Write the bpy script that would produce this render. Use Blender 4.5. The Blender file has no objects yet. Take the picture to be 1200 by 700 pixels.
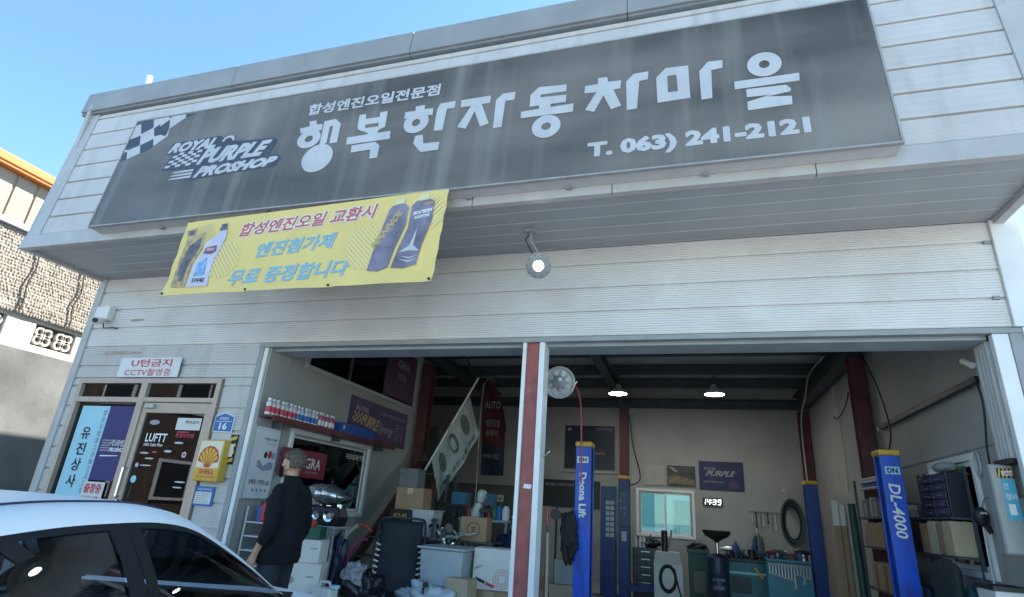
import bpy, bmesh, math, random
from mathutils import Matrix, Vector, noise as mnoise
random.seed(7)
R = math.radians
sc = bpy.context.scene
COL = sc.collection

# ------------------------------------------------------------------ camera, sky, sun, exposure
cam = bpy.data.cameras.new('camera')
cam.sensor_width = 36.0
cam.lens = 36.0 * 663.5 / 1200.0
cam.clip_start = 0.05
cam.clip_end = 2000
camo = bpy.data.objects.new('camera', cam)
COL.objects.link(camo)
# columns: world axes of the camera's right, up and backward directions
cr = Vector((0.95665448, 0.28374258, 0.06559239))
cu_ = Vector((0.04064691, -0.35311586, 0.93469622))
cb = Vector((0.28837483, -0.89151519, -0.34934312))
m3 = Matrix((cr, cu_, cb)).transposed()
camo.matrix_world = Matrix.Translation((0, -5.4, 1.45)) @ m3.to_4x4()
sc.camera = camo

SUN_EL, SUN_AZ = 45.0, 40.0          # azimuth from +Y towards +X
world = bpy.data.worlds.new('World')
sc.world = world
world.use_nodes = True
wn = world.node_tree
bg = wn.nodes['Background']
sky = wn.nodes.new('ShaderNodeTexSky')
sky.sky_type = 'NISHITA'
sky.sun_disc = False
sky.sun_elevation = R(SUN_EL)
sky.sun_rotation = R(SUN_AZ)
sky.altitude = 50
sky.air_density = 1.0
sky.dust_density = 0.05
sky.ozone_density = 1.2
tint = wn.nodes.new('ShaderNodeMixRGB'); tint.blend_type = 'MULTIPLY'; tint.inputs[0].default_value = 1.0
tint.inputs[2].default_value = (0.85, 1.05, 1.07, 1)          # white balance of the photograph
wn.links.new(sky.outputs[0], tint.inputs[1]); wn.links.new(tint.outputs[0], bg.inputs[0])
bg.inputs[1].default_value = 0.105
sun = bpy.data.lights.new('sun', 'SUN')
sun.energy = 5.0
sun.angle = R(0.5)
sun.color = (1.0, 0.95, 0.87)
suno = bpy.data.objects.new('sun', sun)
COL.objects.link(suno)
sd = Vector((math.sin(R(SUN_AZ)) * math.cos(R(SUN_EL)), math.cos(R(SUN_AZ)) * math.cos(R(SUN_EL)), math.sin(R(SUN_EL))))
suno.rotation_euler = sd.to_track_quat('Z', 'Y').to_euler()
suno.location = sd * 30
sc.view_settings.view_transform = 'Standard'
sc.view_settings.look = 'None'
sc.view_settings.gamma = 1.0
sc.view_settings.use_curve_mapping = False
sc.view_settings.exposure = 1.75
sc.cycles.use_denoising = True
sc.cycles.max_bounces = 10
sc.cycles.diffuse_bounces = 5
sc.cycles.transparent_max_bounces = 16
sc.cycles.sample_clamp_indirect = 6.0

# ------------------------------------------------------------------ materials
MATS = {}
def mat(name, col, rough=0.6, metal=0.0, var=0.0, scale=6.0, bump=0.0, bscale=60.0, emit=0.0, stretch=None, dirt=None, spec=0.5, coat=0.0):
    """procedural principled material: base colour broken up by noise, optional streaked dirt, fine relief"""
    if name in MATS: return MATS[name]
    m = bpy.data.materials.new(name); m.use_nodes = True
    nt = m.node_tree; P = nt.nodes['Principled BSDF']
    P.inputs['Roughness'].default_value = rough
    P.inputs['Metallic'].default_value = metal
    P.inputs['Specular IOR Level'].default_value = spec
    P.inputs['Coat Weight'].default_value = coat
    c = (*col, 1)
    P.inputs['Base Color'].default_value = c
    if var or dirt or bump:
        tc = nt.nodes.new('ShaderNodeTexCoord')
        mp = nt.nodes.new('ShaderNodeMapping')
        nt.links.new(tc.outputs['Object'], mp.inputs[0])
        if stretch: mp.inputs['Scale'].default_value = stretch
        out = None
        if var:
            n = nt.nodes.new('ShaderNodeTexNoise'); n.inputs['Scale'].default_value = scale; n.inputs['Detail'].default_value = 6
            nt.links.new(mp.outputs[0], n.inputs['Vector'])
            r = nt.nodes.new('ShaderNodeValToRGB')
            lo = tuple(max(0, x * (1 - var)) for x in col); hi = tuple(min(1, x * (1 + var)) for x in col)
            r.color_ramp.elements[0].position = 0.3; r.color_ramp.elements[0].color = (*lo, 1)
            r.color_ramp.elements[1].position = 0.7; r.color_ramp.elements[1].color = (*hi, 1)
            nt.links.new(n.outputs['Fac'], r.inputs[0]); out = r.outputs[0]
        if dirt:
            dcol, amount, dscale, dstretch = dirt
            mp2 = nt.nodes.new('ShaderNodeMapping'); mp2.inputs['Scale'].default_value = dstretch
            nt.links.new(tc.outputs['Object'], mp2.inputs[0])
            n2 = nt.nodes.new('ShaderNodeTexNoise'); n2.inputs['Scale'].default_value = dscale; n2.inputs['Detail'].default_value = 5
            nt.links.new(mp2.outputs[0], n2.inputs['Vector'])
            r2 = nt.nodes.new('ShaderNodeValToRGB')
            r2.color_ramp.elements[0].position = 0.5; r2.color_ramp.elements[0].color = (0, 0, 0, 1)
            r2.color_ramp.elements[1].position = 0.78; r2.color_ramp.elements[1].color = (amount, amount, amount, 1)
            nt.links.new(n2.outputs['Fac'], r2.inputs[0])
            mx = nt.nodes.new('ShaderNodeMixRGB'); mx.inputs[1].default_value = c; mx.inputs[2].default_value = (*dcol, 1)
            if out: nt.links.new(out, mx.inputs[1])
            nt.links.new(r2.outputs[0], mx.inputs[0]); out = mx.outputs[0]
        if out: nt.links.new(out, P.inputs['Base Color'])
        if bump:
            n3 = nt.nodes.new('ShaderNodeTexNoise'); n3.inputs['Scale'].default_value = bscale; n3.inputs['Detail'].default_value = 4
            nt.links.new(mp.outputs[0], n3.inputs['Vector'])
            b = nt.nodes.new('ShaderNodeBump'); b.inputs['Strength'].default_value = bump; b.inputs['Distance'].default_value = 0.01
            nt.links.new(n3.outputs['Fac'], b.inputs['Height']); nt.links.new(b.outputs[0], P.inputs['Normal'])
    if emit:
        P.inputs['Emission Color'].default_value = c
        P.inputs['Emission Strength'].default_value = emit
    MATS[name] = m
    return m

def glass(name, tint, refl=0.08, rough=0.0):
    if name in MATS: return MATS[name]
    m = bpy.data.materials.new(name); m.use_nodes = True
    nt = m.node_tree; nt.nodes.remove(nt.nodes['Principled BSDF'])
    o = nt.nodes['Material Output']
    t = nt.nodes.new('ShaderNodeBsdfTransparent'); t.inputs[0].default_value = (*tint, 1)
    g = nt.nodes.new('ShaderNodeBsdfGlossy'); g.inputs['Roughness'].default_value = rough
    g.inputs[0].default_value = (0.9, 0.95, 1, 1)
    f = nt.nodes.new('ShaderNodeFresnel'); f.inputs[0].default_value = 1.5
    x = nt.nodes.new('ShaderNodeMixShader')
    nt.links.new(f.outputs[0], x.inputs[0]); nt.links.new(t.outputs[0], x.inputs[1]); nt.links.new(g.outputs[0], x.inputs[2])
    nt.links.new(x.outputs[0], o.inputs[0])
    MATS[name] = m
    return m

PAINT = mat('siding_paint', (0.56, 0.55, 0.545), 0.42, var=0.07, scale=1.6, bump=0.05, bscale=90, dirt=((0.36, 0.35, 0.33), 0.5, 2.2, (3, 3, 0.4)))
PAINT2 = mat('siding_ribbed_paint', (0.68, 0.67, 0.665), 0.42, var=0.07, scale=1.4, dirt=((0.50, 0.47, 0.43), 0.45, 1.6, (1.2, 1, 1.6)))
TRIM = mat('trim_paint', (0.47, 0.465, 0.46), 0.38, var=0.08, scale=2.5, dirt=((0.3, 0.3, 0.3), 0.4, 3.0, (2, 2, 0.6)))
CAPM = mat('cap_flashing_paint', (0.29, 0.295, 0.30), 0.40, var=0.12, scale=2.0)
WHITE = mat('white_paint', (0.78, 0.79, 0.80), 0.35, var=0.06, scale=4)
ALU = mat('anodised_aluminium', (0.50, 0.42, 0.36), 0.36, metal=0.3, var=0.06, scale=8)
GALV = mat('galvanised_steel', (0.46, 0.48, 0.50), 0.42, metal=0.6, var=0.15, scale=14)
REDP = mat('red_oxide_paint', (0.30, 0.075, 0.07), 0.5, var=0.22, scale=7, dirt=((0.42, 0.22, 0.2), 0.35, 14, (1, 1, 0.3)))
REDD = mat('dark_red_oxide', (0.10, 0.032, 0.036), 0.6, var=0.25, scale=6)
DARK = mat('dark_steel', (0.055, 0.072, 0.08), 0.55, var=0.2, scale=4)
CEIL = mat('ceiling_panel', (0.46, 0.55, 0.57), 0.5, var=0.12, scale=2)
INWALL = mat('interior_panel', (0.37, 0.375, 0.36), 0.6, var=0.08, scale=1.5, dirt=((0.25, 0.23, 0.2), 0.35, 1.8, (1, 1, 1)))
FLOORM = mat('shop_floor', (0.26, 0.25, 0.24), 0.5, var=0.3, scale=2.5)
BLACK = mat('black_plastic', (0.012, 0.012, 0.014), 0.45, var=0.2, scale=20)
RUBBER = mat('black_rubber', (0.014, 0.014, 0.014), 0.75, var=0.3, scale=30)
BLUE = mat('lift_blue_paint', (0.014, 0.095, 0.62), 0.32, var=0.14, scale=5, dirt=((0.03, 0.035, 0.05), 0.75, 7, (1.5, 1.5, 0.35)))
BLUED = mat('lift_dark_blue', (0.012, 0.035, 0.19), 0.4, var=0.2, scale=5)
YELP = mat('lift_yellow_cap', (0.62, 0.40, 0.06), 0.4, var=0.15, scale=12)
CARD = mat('cardboard', (0.36, 0.235, 0.14), 0.85, var=0.1, scale=5)
CARD2 = mat('pale_cardboard', (0.50, 0.40, 0.27), 0.85, var=0.1, scale=6)
WBOX = mat('white_carton', (0.68, 0.68, 0.66), 0.7, var=0.05, scale=6)
GREY = mat('grey_steel', (0.30, 0.32, 0.33), 0.45, var=0.1, scale=5)
LGREY = mat('light_grey_plastic', (0.52, 0.54, 0.55), 0.5, var=0.06, scale=7)
CHROME = mat('chrome', (0.75, 0.76, 0.78), 0.12, metal=1.0, var=0.1, scale=14)
STEEL = mat('tool_steel', (0.55, 0.56, 0.58), 0.28, metal=0.9, var=0.1, scale=20)
NAVY = mat('navy_print', (0.035, 0.03, 0.16), 0.55, var=0.1, scale=3)
PURPLE = mat('purple_print', (0.075, 0.045, 0.13), 0.5, var=0.15, scale=3)
SKYB = mat('light_blue_print', (0.36, 0.66, 0.78), 0.5, var=0.04, scale=3)
INKW = mat('white_ink', (0.80, 0.80, 0.80), 0.5)
INKL = mat('sign_white_ink', (0.52, 0.53, 0.55), 0.45, var=0.08, scale=3, dirt=((0.4, 0.42, 0.45), 0.5, 2.5, (4, 4, 0.5)))
INKG = mat('grey_ink', (0.33, 0.33, 0.35), 0.6)
INKK = mat('black_ink', (0.02, 0.02, 0.025), 0.6)
INKD = mat('sign_dark_ink', (0.055, 0.065, 0.09), 0.45, var=0.2, scale=5)
INKR = mat('red_ink', (0.55, 0.05, 0.09), 0.5)
INKB = mat('blue_ink', (0.03, 0.16, 0.50), 0.5)
GOLD = mat('gold_ink', (0.50, 0.36, 0.16), 0.5)
TEALP = mat('teal_paint', (0.03, 0.16, 0.20), 0.45, var=0.2, scale=6)
DGREEN = mat('dark_green_paint', (0.02, 0.07, 0.06), 0.5, var=0.25, scale=6)
WOOD = mat('stick_wood', (0.42, 0.34, 0.25), 0.7, var=0.2, scale=10, stretch=(8, 8, 1))
GLASSD = glass('door_glass', (0.17, 0.20, 0.22))
GLASSW = glass('office_glass', (0.16, 0.24, 0.26))
GLASSC = glass('car_tinted_glass', (0.55, 0.60, 0.64))
GLASST = glass('clear_glass', (0.75, 0.85, 0.86))
SKIN = mat('skin', (0.50, 0.29, 0.20), 0.5, var=0.08, scale=18)

# ------------------------------------------------------------------ mesh helpers
I4 = Matrix.Identity(4)
WM = {}
class MB:
    def __init__(s, T=I4): s.v = []; s.f = []; s.T = T; s.mi = []
    def add(s, vs, fs, mi=0, T=None):
        M = s.T if T is None else s.T @ T
        o = len(s.v)
        s.v += [M @ Vector(p) for p in vs]
        s.f += [tuple(o + i for i in f) for f in fs]; s.mi += [mi] * len(fs)
        return s
    def box(s, x0, x1, y0, y1, z0, z1, mi=0, T=None):
        x0, x1 = min(x0, x1), max(x0, x1); y0, y1 = min(y0, y1), max(y0, y1); z0, z1 = min(z0, z1), max(z0, z1)
        vs = [(x, y, z) for z in (z0, z1) for y in (y0, y1) for x in (x0, x1)]
        return s.add(vs, [(0, 2, 3, 1), (4, 5, 7, 6), (0, 1, 5, 4), (2, 6, 7, 3), (0, 4, 6, 2), (1, 3, 7, 5)], mi, T)
    def prism(s, pts, d0, d1, mi=0, T=None):
        a = sum(pts[i][0] * pts[(i + 1) % len(pts)][1] - pts[(i + 1) % len(pts)][0] * pts[i][1] for i in range(len(pts)))
        if a < 0: pts = pts[::-1]
        n = len(pts)
        vs = [(x, y, d0) for x, y in pts] + [(x, y, d1) for x, y in pts]
        fs = [tuple(range(n - 1, -1, -1)), tuple(range(n, 2 * n))] + [(i, (i + 1) % n, n + (i + 1) % n, n + i) for i in range(n)]
        return s.add(vs, fs, mi, T)
    def flat(s, pts, d=0.0, mi=0, T=None):
        a = sum(pts[i][0] * pts[(i + 1) % len(pts)][1] - pts[(i + 1) % len(pts)][0] * pts[i][1] for i in range(len(pts)))
        if a < 0: pts = pts[::-1]
        return s.add([(x, y, d) for x, y in pts], [tuple(range(len(pts)))], mi, T)
    def cyl(s, p0, p1, r0, r1=None, n=16, cap=True, mi=0, T=None):
        r1 = r0 if r1 is None else r1
        p0, p1 = Vector(p0), Vector(p1); d = (p1 - p0).normalized()
        a = d.orthogonal().normalized(); b = d.cross(a)
        vs = []
        for p, r in ((p0, r0), (p1, r1)):
            vs += [tuple(p + (a * math.cos(t) + b * math.sin(t)) * r) for t in (2 * math.pi * i / n for i in range(n))]
        fs = [(i, (i + 1) % n, n + (i + 1) % n, n + i) for i in range(n)]
        if cap: fs += [tuple(range(n - 1, -1, -1)), tuple(range(n, 2 * n))]
        return s.add(vs, fs, mi, T)
    def tube(s, path, r, n=8, mi=0, T=None, closed=False):
        P = [Vector(p) for p in path]; rr = r if isinstance(r, (list, tuple)) else [r] * len(P)
        vs = []; up = None
        for i, p in enumerate(P):
            if closed: d = P[(i + 1) % len(P)] - P[i - 1]
            else: d = P[min(i + 1, len(P) - 1)] - P[max(i - 1, 0)]
            d.normalize()
            if up is None: up = d.orthogonal().normalized()
            a = (up - d * up.dot(d))
            a = a.normalized() if a.length > 1e-5 else d.orthogonal().normalized()
            up = a; b = d.cross(a)
            vs += [tuple(p + (a * math.cos(t) + b * math.sin(t)) * rr[i]) for t in (2 * math.pi * k / n for k in range(n))]
        m = len(P); fs = []
        for i in range(m if closed else m - 1):
            j = (i + 1) % m
            fs += [(i * n + k, i * n + (k + 1) % n, j * n + (k + 1) % n, j * n + k) for k in range(n)]
        if not closed: fs += [tuple(range(n - 1, -1, -1)), tuple(range((m - 1) * n, m * n))]
        return s.add(vs, fs, mi, T)
    def lathe(s, prof, n=24, mi=0, T=None, cap=True):
        vs = []
        for r, z in prof: vs += [(r * math.cos(2 * math.pi * k / n), r * math.sin(2 * math.pi * k / n), z) for k in range(n)]
        fs = []
        for i in range(len(prof) - 1):
            fs += [(i * n + k, i * n + (k + 1) % n, (i + 1) * n + (k + 1) % n, (i + 1) * n + k) for k in range(n)]
        if cap:
            if prof[0][0] > 1e-4: fs.append(tuple(range(n - 1, -1, -1)))
            if prof[-1][0] > 1e-4: fs.append(tuple(range((len(prof) - 1) * n, len(prof) * n)))
        return s.add(vs, fs, mi, T)
    def loft(s, rings, mi=0, T=None, cap=True):
        n = len(rings[0]); vs = [p for r in rings for p in r]; fs = []
        for i in range(len(rings) - 1):
            fs += [(i * n + k, i * n + (k + 1) % n, (i + 1) * n + (k + 1) % n, (i + 1) * n + k) for k in range(n)]
        if cap: fs += [tuple(range(n - 1, -1, -1)), tuple(range((len(rings) - 1) * n, len(rings) * n))]
        return s.add(vs, fs, mi, T)
    def grid(s, nu, nv, fn, mi=0, T=None, mif=None):
        vs = [fn(i / nu, j / nv) for j in range(nv + 1) for i in range(nu + 1)]
        for j in range(nv):
            pass
        fs = [(j * (nu + 1) + i, j * (nu + 1) + i + 1, (j + 1) * (nu + 1) + i + 1, (j + 1) * (nu + 1) + i) for j in range(nv) for i in range(nu)]
        o = len(s.mi); s.add(vs, fs, mi, T)
        if mif:
            k = o
            for j in range(nv):
                for i in range(nu): s.mi[k] = mif((i + .5) / nu, (j + .5) / nv); k += 1
        return s
    def ball(s, c, r, n=16, m=10, mi=0, T=None, fn=None):
        vs = []; rx, ry, rz = r if isinstance(r, (tuple, list)) else (r, r, r)
        for j in range(m + 1):
            ph = math.pi * j / m
            for k in range(n):
                t = 2 * math.pi * k / n
                d = Vector((math.sin(ph) * math.cos(t), math.sin(ph) * math.sin(t), math.cos(ph)))
                q = Vector((d.x * rx, d.y * ry, d.z * rz))
                if fn: q = fn(d, q)
                vs.append((c[0] + q.x, c[1] + q.y, c[2] + q.z))
        fs = [(j * n + k, (j + 1) * n + k, (j + 1) * n + (k + 1) % n, j * n + (k + 1) % n) for j in range(m) for k in range(n)]
        return s.add(vs, fs, mi, T)

def obj(name, mb, m, parent=None, smooth=None, bevel=0.0, local=False, kind=None, label=None, solid=0.0):
    """one mesh object; mb is in world coordinates unless local"""
    vs = mb.v
    if parent is not None and not local:
        inv = WM[parent.name].inverted(); vs = [inv @ p for p in vs]
    me = bpy.data.meshes.new(name)
    me.from_pydata([tuple(p) for p in vs], [], mb.f)
    for x in (m if isinstance(m, (list, tuple)) else [m]): me.materials.append(x)
    if any(mb.mi): me.polygons.foreach_set('material_index', mb.mi)
    bm = bmesh.new(); bm.from_mesh(me)
    bmesh.ops.remove_doubles(bm, verts=bm.verts, dist=1e-5)
    bm.to_mesh(me); bm.free()
    if smooth is not None:
        me.shade_smooth()
        if smooth < 180: me.set_sharp_from_angle(angle=R(smooth))
    me.update()
    o = bpy.data.objects.new(name, me); COL.objects.link(o)
    if parent is not None:
        o.parent = parent; WM[o.name] = WM[parent.name]
    else: WM[o.name] = I4
    if solid:
        md = o.modifiers.new('solid', 'SOLIDIFY'); md.thickness = solid; md.offset = 0
    if bevel:
        md = o.modifiers.new('bevel', 'BEVEL'); md.width = bevel; md.segments = 2; md.limit_method = 'ANGLE'; md.angle_limit = R(40)
    if kind: o['kind'] = kind
    if label: o['label'] = label
    return o

def thing(name, label, cat, loc=(0, 0, 0), rz=0.0, group=None):
    o = bpy.data.objects.new(name, None); COL.objects.link(o)
    o.empty_display_size = 0.1
    o.location = loc; o.rotation_euler = (0, 0, rz)
    WM[o.name] = Matrix.Translation(loc) @ Matrix.Rotation(rz, 4, 'Z')
    o['label'] = label; o['category'] = cat
    if group: o['group'] = group
    return o
def tag(o, label, cat, group=None):
    o['label'] = label; o['category'] = cat
    if group: o['group'] = group
    return o
def single(name, mb, m, label, cat, group=None, **k):
    """a thing that is one mesh, with its origin at its base"""
    xs = [p.x for p in mb.v]; ys = [p.y for p in mb.v]; zs = [p.z for p in mb.v]
    c = Vector(((min(xs) + max(xs)) / 2, (min(ys) + max(ys)) / 2, min(zs)))
    mb.v = [p - c for p in mb.v]
    o = obj(name, mb, m, **k); o.location = c; WM[o.name] = Matrix.Translation(c)
    return tag(o, label, cat, group)
def copy_tree(o, loc, label=None, group=None):
    r = o.copy(); COL.objects.link(r); r.location = loc; WM[r.name] = Matrix.Translation(loc)
    if label: r['label'] = label
    if group: r['group'] = group
    for ch in list(o.children):
        c = ch.copy(); COL.objects.link(c); c.parent = r
        for g in list(ch.children):
            d = g.copy(); COL.objects.link(d); d.parent = c
    return r

def plane(o, u, v):
    u = Vector(u); v = Vector(v); n = u.cross(v)
    M = Matrix((u, v, n)).transposed().to_4x4(); M.translation = Vector(o)
    return M
def PF(y): return plane((0, y, 0), (1, 0, 0), (0, 0, 1))          # faces the street
def PL(x): return plane((x, 0, 0), (0, 1, 0), (0, 0, 1))          # faces +X; u = Y
def PR(x): return plane((x, 0, 0), (0, -1, 0), (0, 0, 1))         # faces -X; u = -Y
def rect(u0, u1, v0, v1): return [(u0, v0), (u1, v0), (u1, v1), (u0, v1)]

DG = None
def text_pts(s, bold=0.0, shear=0.0, space=1.0):
    cu = bpy.data.curves.new('lettering', 'FONT'); cu.body = s; cu.offset = bold; cu.shear = shear
    cu.space_character = space; cu.resolution_u = 2
    ob = bpy.data.objects.new('lettering', cu); COL.objects.link(ob)
    me = bpy.data.meshes.new_from_object(ob.evaluated_get(bpy.context.evaluated_depsgraph_get()))
    bpy.data.objects.remove(ob); bpy.data.curves.remove(cu)
    vs = [v.co.copy() for v in me.vertices]; fs = [tuple(p.vertices) for p in me.polygons]
    bpy.data.meshes.remove(me)
    x0 = min(v.x for v in vs); x1 = max(v.x for v in vs); y0 = min(v.y for v in vs); y1 = max(v.y for v in vs)
    return [((v.x - x0) / (x1 - x0), (v.y - y0) / max(1e-6, y1 - y0)) for v in vs], fs
def text(s, T, q, m, parent, d=0.004, bold=0.012, shear=0.0, space=1.0, name='lettering', warp=None, vertical=False, turn=0, heavy=0.0):
    """lettering fitted to q = (u0, u1, v0, v1) of plane T, or to four corners (bottom-left, bottom-right, top-right, top-left)"""
    mb = MB(T)
    lines = list(s) if vertical else [s]
    if len(q) == 4 and not isinstance(q[0], tuple): c = [(q[0], q[2]), (q[1], q[2]), (q[1], q[3]), (q[0], q[3])]
    else: c = q
    if vertical:
        lines = [l for l in s]
    nl = len(lines)
    for k, l in enumerate(lines):
        if l == ' ': continue
        p, f = text_pts(l, bold, shear, space)
        vs = []
        for a, b in p:
            if turn == -1: a, b = b, 1 - a            # reads downwards
            if vertical: b = 1 - (k + 0.92 - 0.84 * b) / nl
            x = (1 - b) * ((1 - a) * c[0][0] + a * c[1][0]) + b * ((1 - a) * c[3][0] + a * c[2][0])
            y = (1 - b) * ((1 - a) * c[0][1] + a * c[1][1]) + b * ((1 - a) * c[3][1] + a * c[2][1])
            vs.append((x, y, d + (warp(x, y) if warp else 0)))
        mb.add(vs, f)
        if heavy:                                   # thick brush lettering: the strokes overprinted a little to each side
            for q_, (hx, hy) in enumerate(((-1, 0), (1, 0), (0, 1), (0, -1), (-.7, .7), (.7, .7), (-.7, -.7), (.7, -.7))):
                mb.add([(x + hx * heavy, y + hy * heavy, z + 0.00012 * (q_ + 1)) for x, y, z in vs], f)
    return obj(name, mb, m, parent)

def holed(us, vs, holes, d0, d1, T, mb=None):
    """slab in plane T over the cuts us x vs with rectangular holes, one welded mesh"""
    mb = mb or MB(T)
    us = sorted(set(us + [h[0] for h in holes] + [h[1] for h in holes])); vs = sorted(set(vs + [h[2] for h in holes] + [h[3] for h in holes]))
    def solid(i, j):
        if i < 0 or j < 0 or i >= len(us) - 1 or j >= len(vs) - 1: return False
        a = (us[i] + us[i + 1]) / 2; b = (vs[j] + vs[j + 1]) / 2
        return not any(h[0] < a < h[1] and h[2] < b < h[3] for h in holes)
    for i in range(len(us) - 1):
        for j in range(len(vs) - 1):
            if not solid(i, j): continue
            a, b, c, e = us[i], us[i + 1], vs[j], vs[j + 1]
            mb.add([(a, c, d1), (b, c, d1), (b, e, d1), (a, e, d1)], [(0, 1, 2, 3)])
            mb.add([(a, c, d0), (b, c, d0), (b, e, d0), (a, e, d0)], [(3, 2, 1, 0)])
            if not solid(i - 1, j): mb.add([(a, c, d0), (a, c, d1), (a, e, d1), (a, e, d0)], [(0, 1, 2, 3)])
            if not solid(i + 1, j): mb.add([(b, c, d0), (b, c, d1), (b, e, d1), (b, e, d0)], [(3, 2, 1, 0)])
            if not solid(i, j - 1): mb.add([(a, c, d0), (b, c, d0), (b, c, d1), (a, c, d1)], [(0, 1, 2, 3)])
            if not solid(i, j + 1): mb.add([(a, e, d0), (b, e, d0), (b, e, d1), (a, e, d1)], [(3, 2, 1, 0)])
    return mb
def frame_mb(T, u0, u1, v0, v1, t, d0, d1):
    return holed([u0, u1], [v0, v1], [(u0 + t, u1 - t, v0 + t, v1 - t)], d0, d1, T)

# ------------------------------------------------------------------ ground
g = MB(); g.grid(40, 40, lambda a, b: (-300 + 600 * a, -300 + 600 * b, 0))
o = obj('ground', g, mat('street_concrete', (0.31, 0.305, 0.295), 0.85, var=0.25, scale=3, bump=0.3, bscale=120)); o['kind'] = 'structure'
g = MB(); g.box(-12, 6, -7.0, -0.02, 0.004, 0.012)
o = obj('pavement', g, mat('concrete_apron', (0.22, 0.215, 0.205), 0.85, var=0.18, scale=1.2, bump=0.2, bscale=60)); o['kind'] = 'structure'
g = MB(); g.box(-7.7, 2.6, 0.0, 8.5, 0.0, 0.10)
o = obj('floor', g, FLOORM); o['kind'] = 'structure'
#@@BUILDING
# ------------------------------------------------------------------ the shop building
TH = R(4.5)
FO = Vector((0, -1.08, 4.11))
FP = plane(FO, (1, 0, 0), (0, math.sin(TH), math.cos(TH)))         # the fascia leans back a little
shop = thing('repair_shop', 'grey steel-clad car repair shop with wide open bay and overhanging fascia', 'building', (-2.6, 4.0, 0))

def siding(T, u0, u1, v0, v1, ribs, amp, m, name='siding_panel'):
    pr = [(-0.028, v0), (-0.028, v0 + 0.013), (-0.003, v0 + 0.015), (-0.003, v0 + 0.021)]
    h = v1 - 0.014 - (v0 + 0.022)
    for k in range(ribs):
        a = v0 + 0.022 + h * k / ribs; b = h / ribs
        pr += [(0, a + b * 0.08), (0, a + b * 0.60), (-amp, a + b * 0.70), (-amp, a + b * 0.98)]
    pr += [(0, v1 - 0.012), (-0.014, v1 - 0.010), (-0.014, v1 - 0.002), (-0.028, v1)]
    mb = MB(T); n = len(pr)
    mb.add([(u0, z, d) for d, z in pr] + [(u1, z, d) for d, z in pr], [(i, n + i, n + i + 1, i + 1) for i in range(n - 1)])
    return obj(name, mb, m, shop)

for a, b in ((3.12, 3.38), (3.38, 3.64), (3.64, 3.90), (3.90, 4.11)):
    siding(PF(0), -7.715, 2.588, a, b, 9, 0.0075, PAINT2)
for a, b in ((2.70, 2.86), (2.86, 3.12)):
    siding(PF(0), -7.715, -4.87, a, b, 9 if b > 3 else 5, 0.006, PAINT)
zz = 2.70
for b in (2.60, 2.34, 2.08, 1.82, 1.56, 1.30, 1.04, 0.78, 0.52, 0.26, 0.0):
    siding(PF(0), -5.265, -4.87, b, zz, 9 if zz - b > .2 else 3, 0.006, PAINT)
    siding(PF(0), -7.715, -7.60, b, zz, 9 if zz - b > .2 else 3, 0.006, PAINT); zz = b
# dark slits between the header courses carry small brackets at the right end
for z, x in ((3.885, 2.53), (3.372, 2.50)):
    obj('bracket', MB().box(x, x + 0.05, -0.012, 0.01, z, z + 0.03), GREY, shop)
# solid wall behind the siding
T0 = PF(0.03)
obj('wall', holed([-7.78, 2.62], [0, 6.3], [(-7.56, -5.30, 0, 2.66), (-4.83, 2.54, 0, 3.10)], -0.07, 0, T0), GREY, shop)
obj('wall', MB().box(-7.80, -7.70, 0.105, 8.6, 0, 6.35), TRIM, shop)
obj('wall', holed([-8.6, -0.105], [0, 6.35], [(-2.02, -0.94, 1.16, 2.21)], -0.12, 0, PR(2.5)), INWALL, shop)
obj('wall', MB().box(-7.80, -7.74, -0.98, 0.10, 4.13, 6.35), TRIM, shop)
obj('wall', MB().box(2.62, 2.70, -0.98, 0.10, 4.13, 6.35), TRIM, shop)
obj('roof', MB().box(-7.79, 2.69, -0.86, 8.6, 6.36, 6.45), GREY, shop)
# corner trims and jambs
obj('corner_trim', MB().box(-7.835, -7.716, -0.02, 0.10, 0, 4.105), TRIM, shop, bevel=0.006)
obj('corner_trim', MB().box(2.592, 2.80, -0.03, 0.10, 3.125, 4.105), WHITE, shop, bevel=0.006)
obj('corner_trim', MB().box(2.64, 2.80, -0.02, 0.10, 0, 3.12), WHITE, shop, bevel=0.006)
obj('lintel_trim', MB().box(-4.87, 2.638, -0.012, 0.06, 3.075, 3.118), GREY, shop, bevel=0.004)
obj('door_jamb', MB().box(-4.868, -4.80, -0.01, 0.08, 0, 3.074), GREY, shop, bevel=0.004)
obj('door_jamb', MB().box(-4.798, -4.745, 0.0, 0.03, 0.1, 3.073), WHITE, shop, bevel=0.006)
obj('door_jamb', MB().box(2.43, 2.545, 0.0, 0.07, 0.1, 3.073), WHITE, shop, bevel=0.006)
obj('door_jamb', MB().box(2.547, 2.638, -0.008, 0.08, 0, 3.073), GREY, shop, bevel=0.004)
# header channel of the sliding doors and the folded door leaves' guide rails
hd = obj('door_header', MB().box(-4.72, 2.43, 0.10, 0.42, 3.05, 3.40), mat('header_paint', (0.36, 0.43, 0.46), 0.5, var=0.12, scale=3), shop)
for k, y in enumerate((0.13, 0.19, 0.25, 0.31)):
    obj('guide_rail', MB().box(2.425, 2.47, y, y + 0.045, 2.09, 3.048), LGREY, shop, bevel=0.005)
obj('guide_rail_foot', MB().box(2.40, 2.48, 0.11, 0.37, 2.05, 2.088), BLACK, shop)
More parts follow.
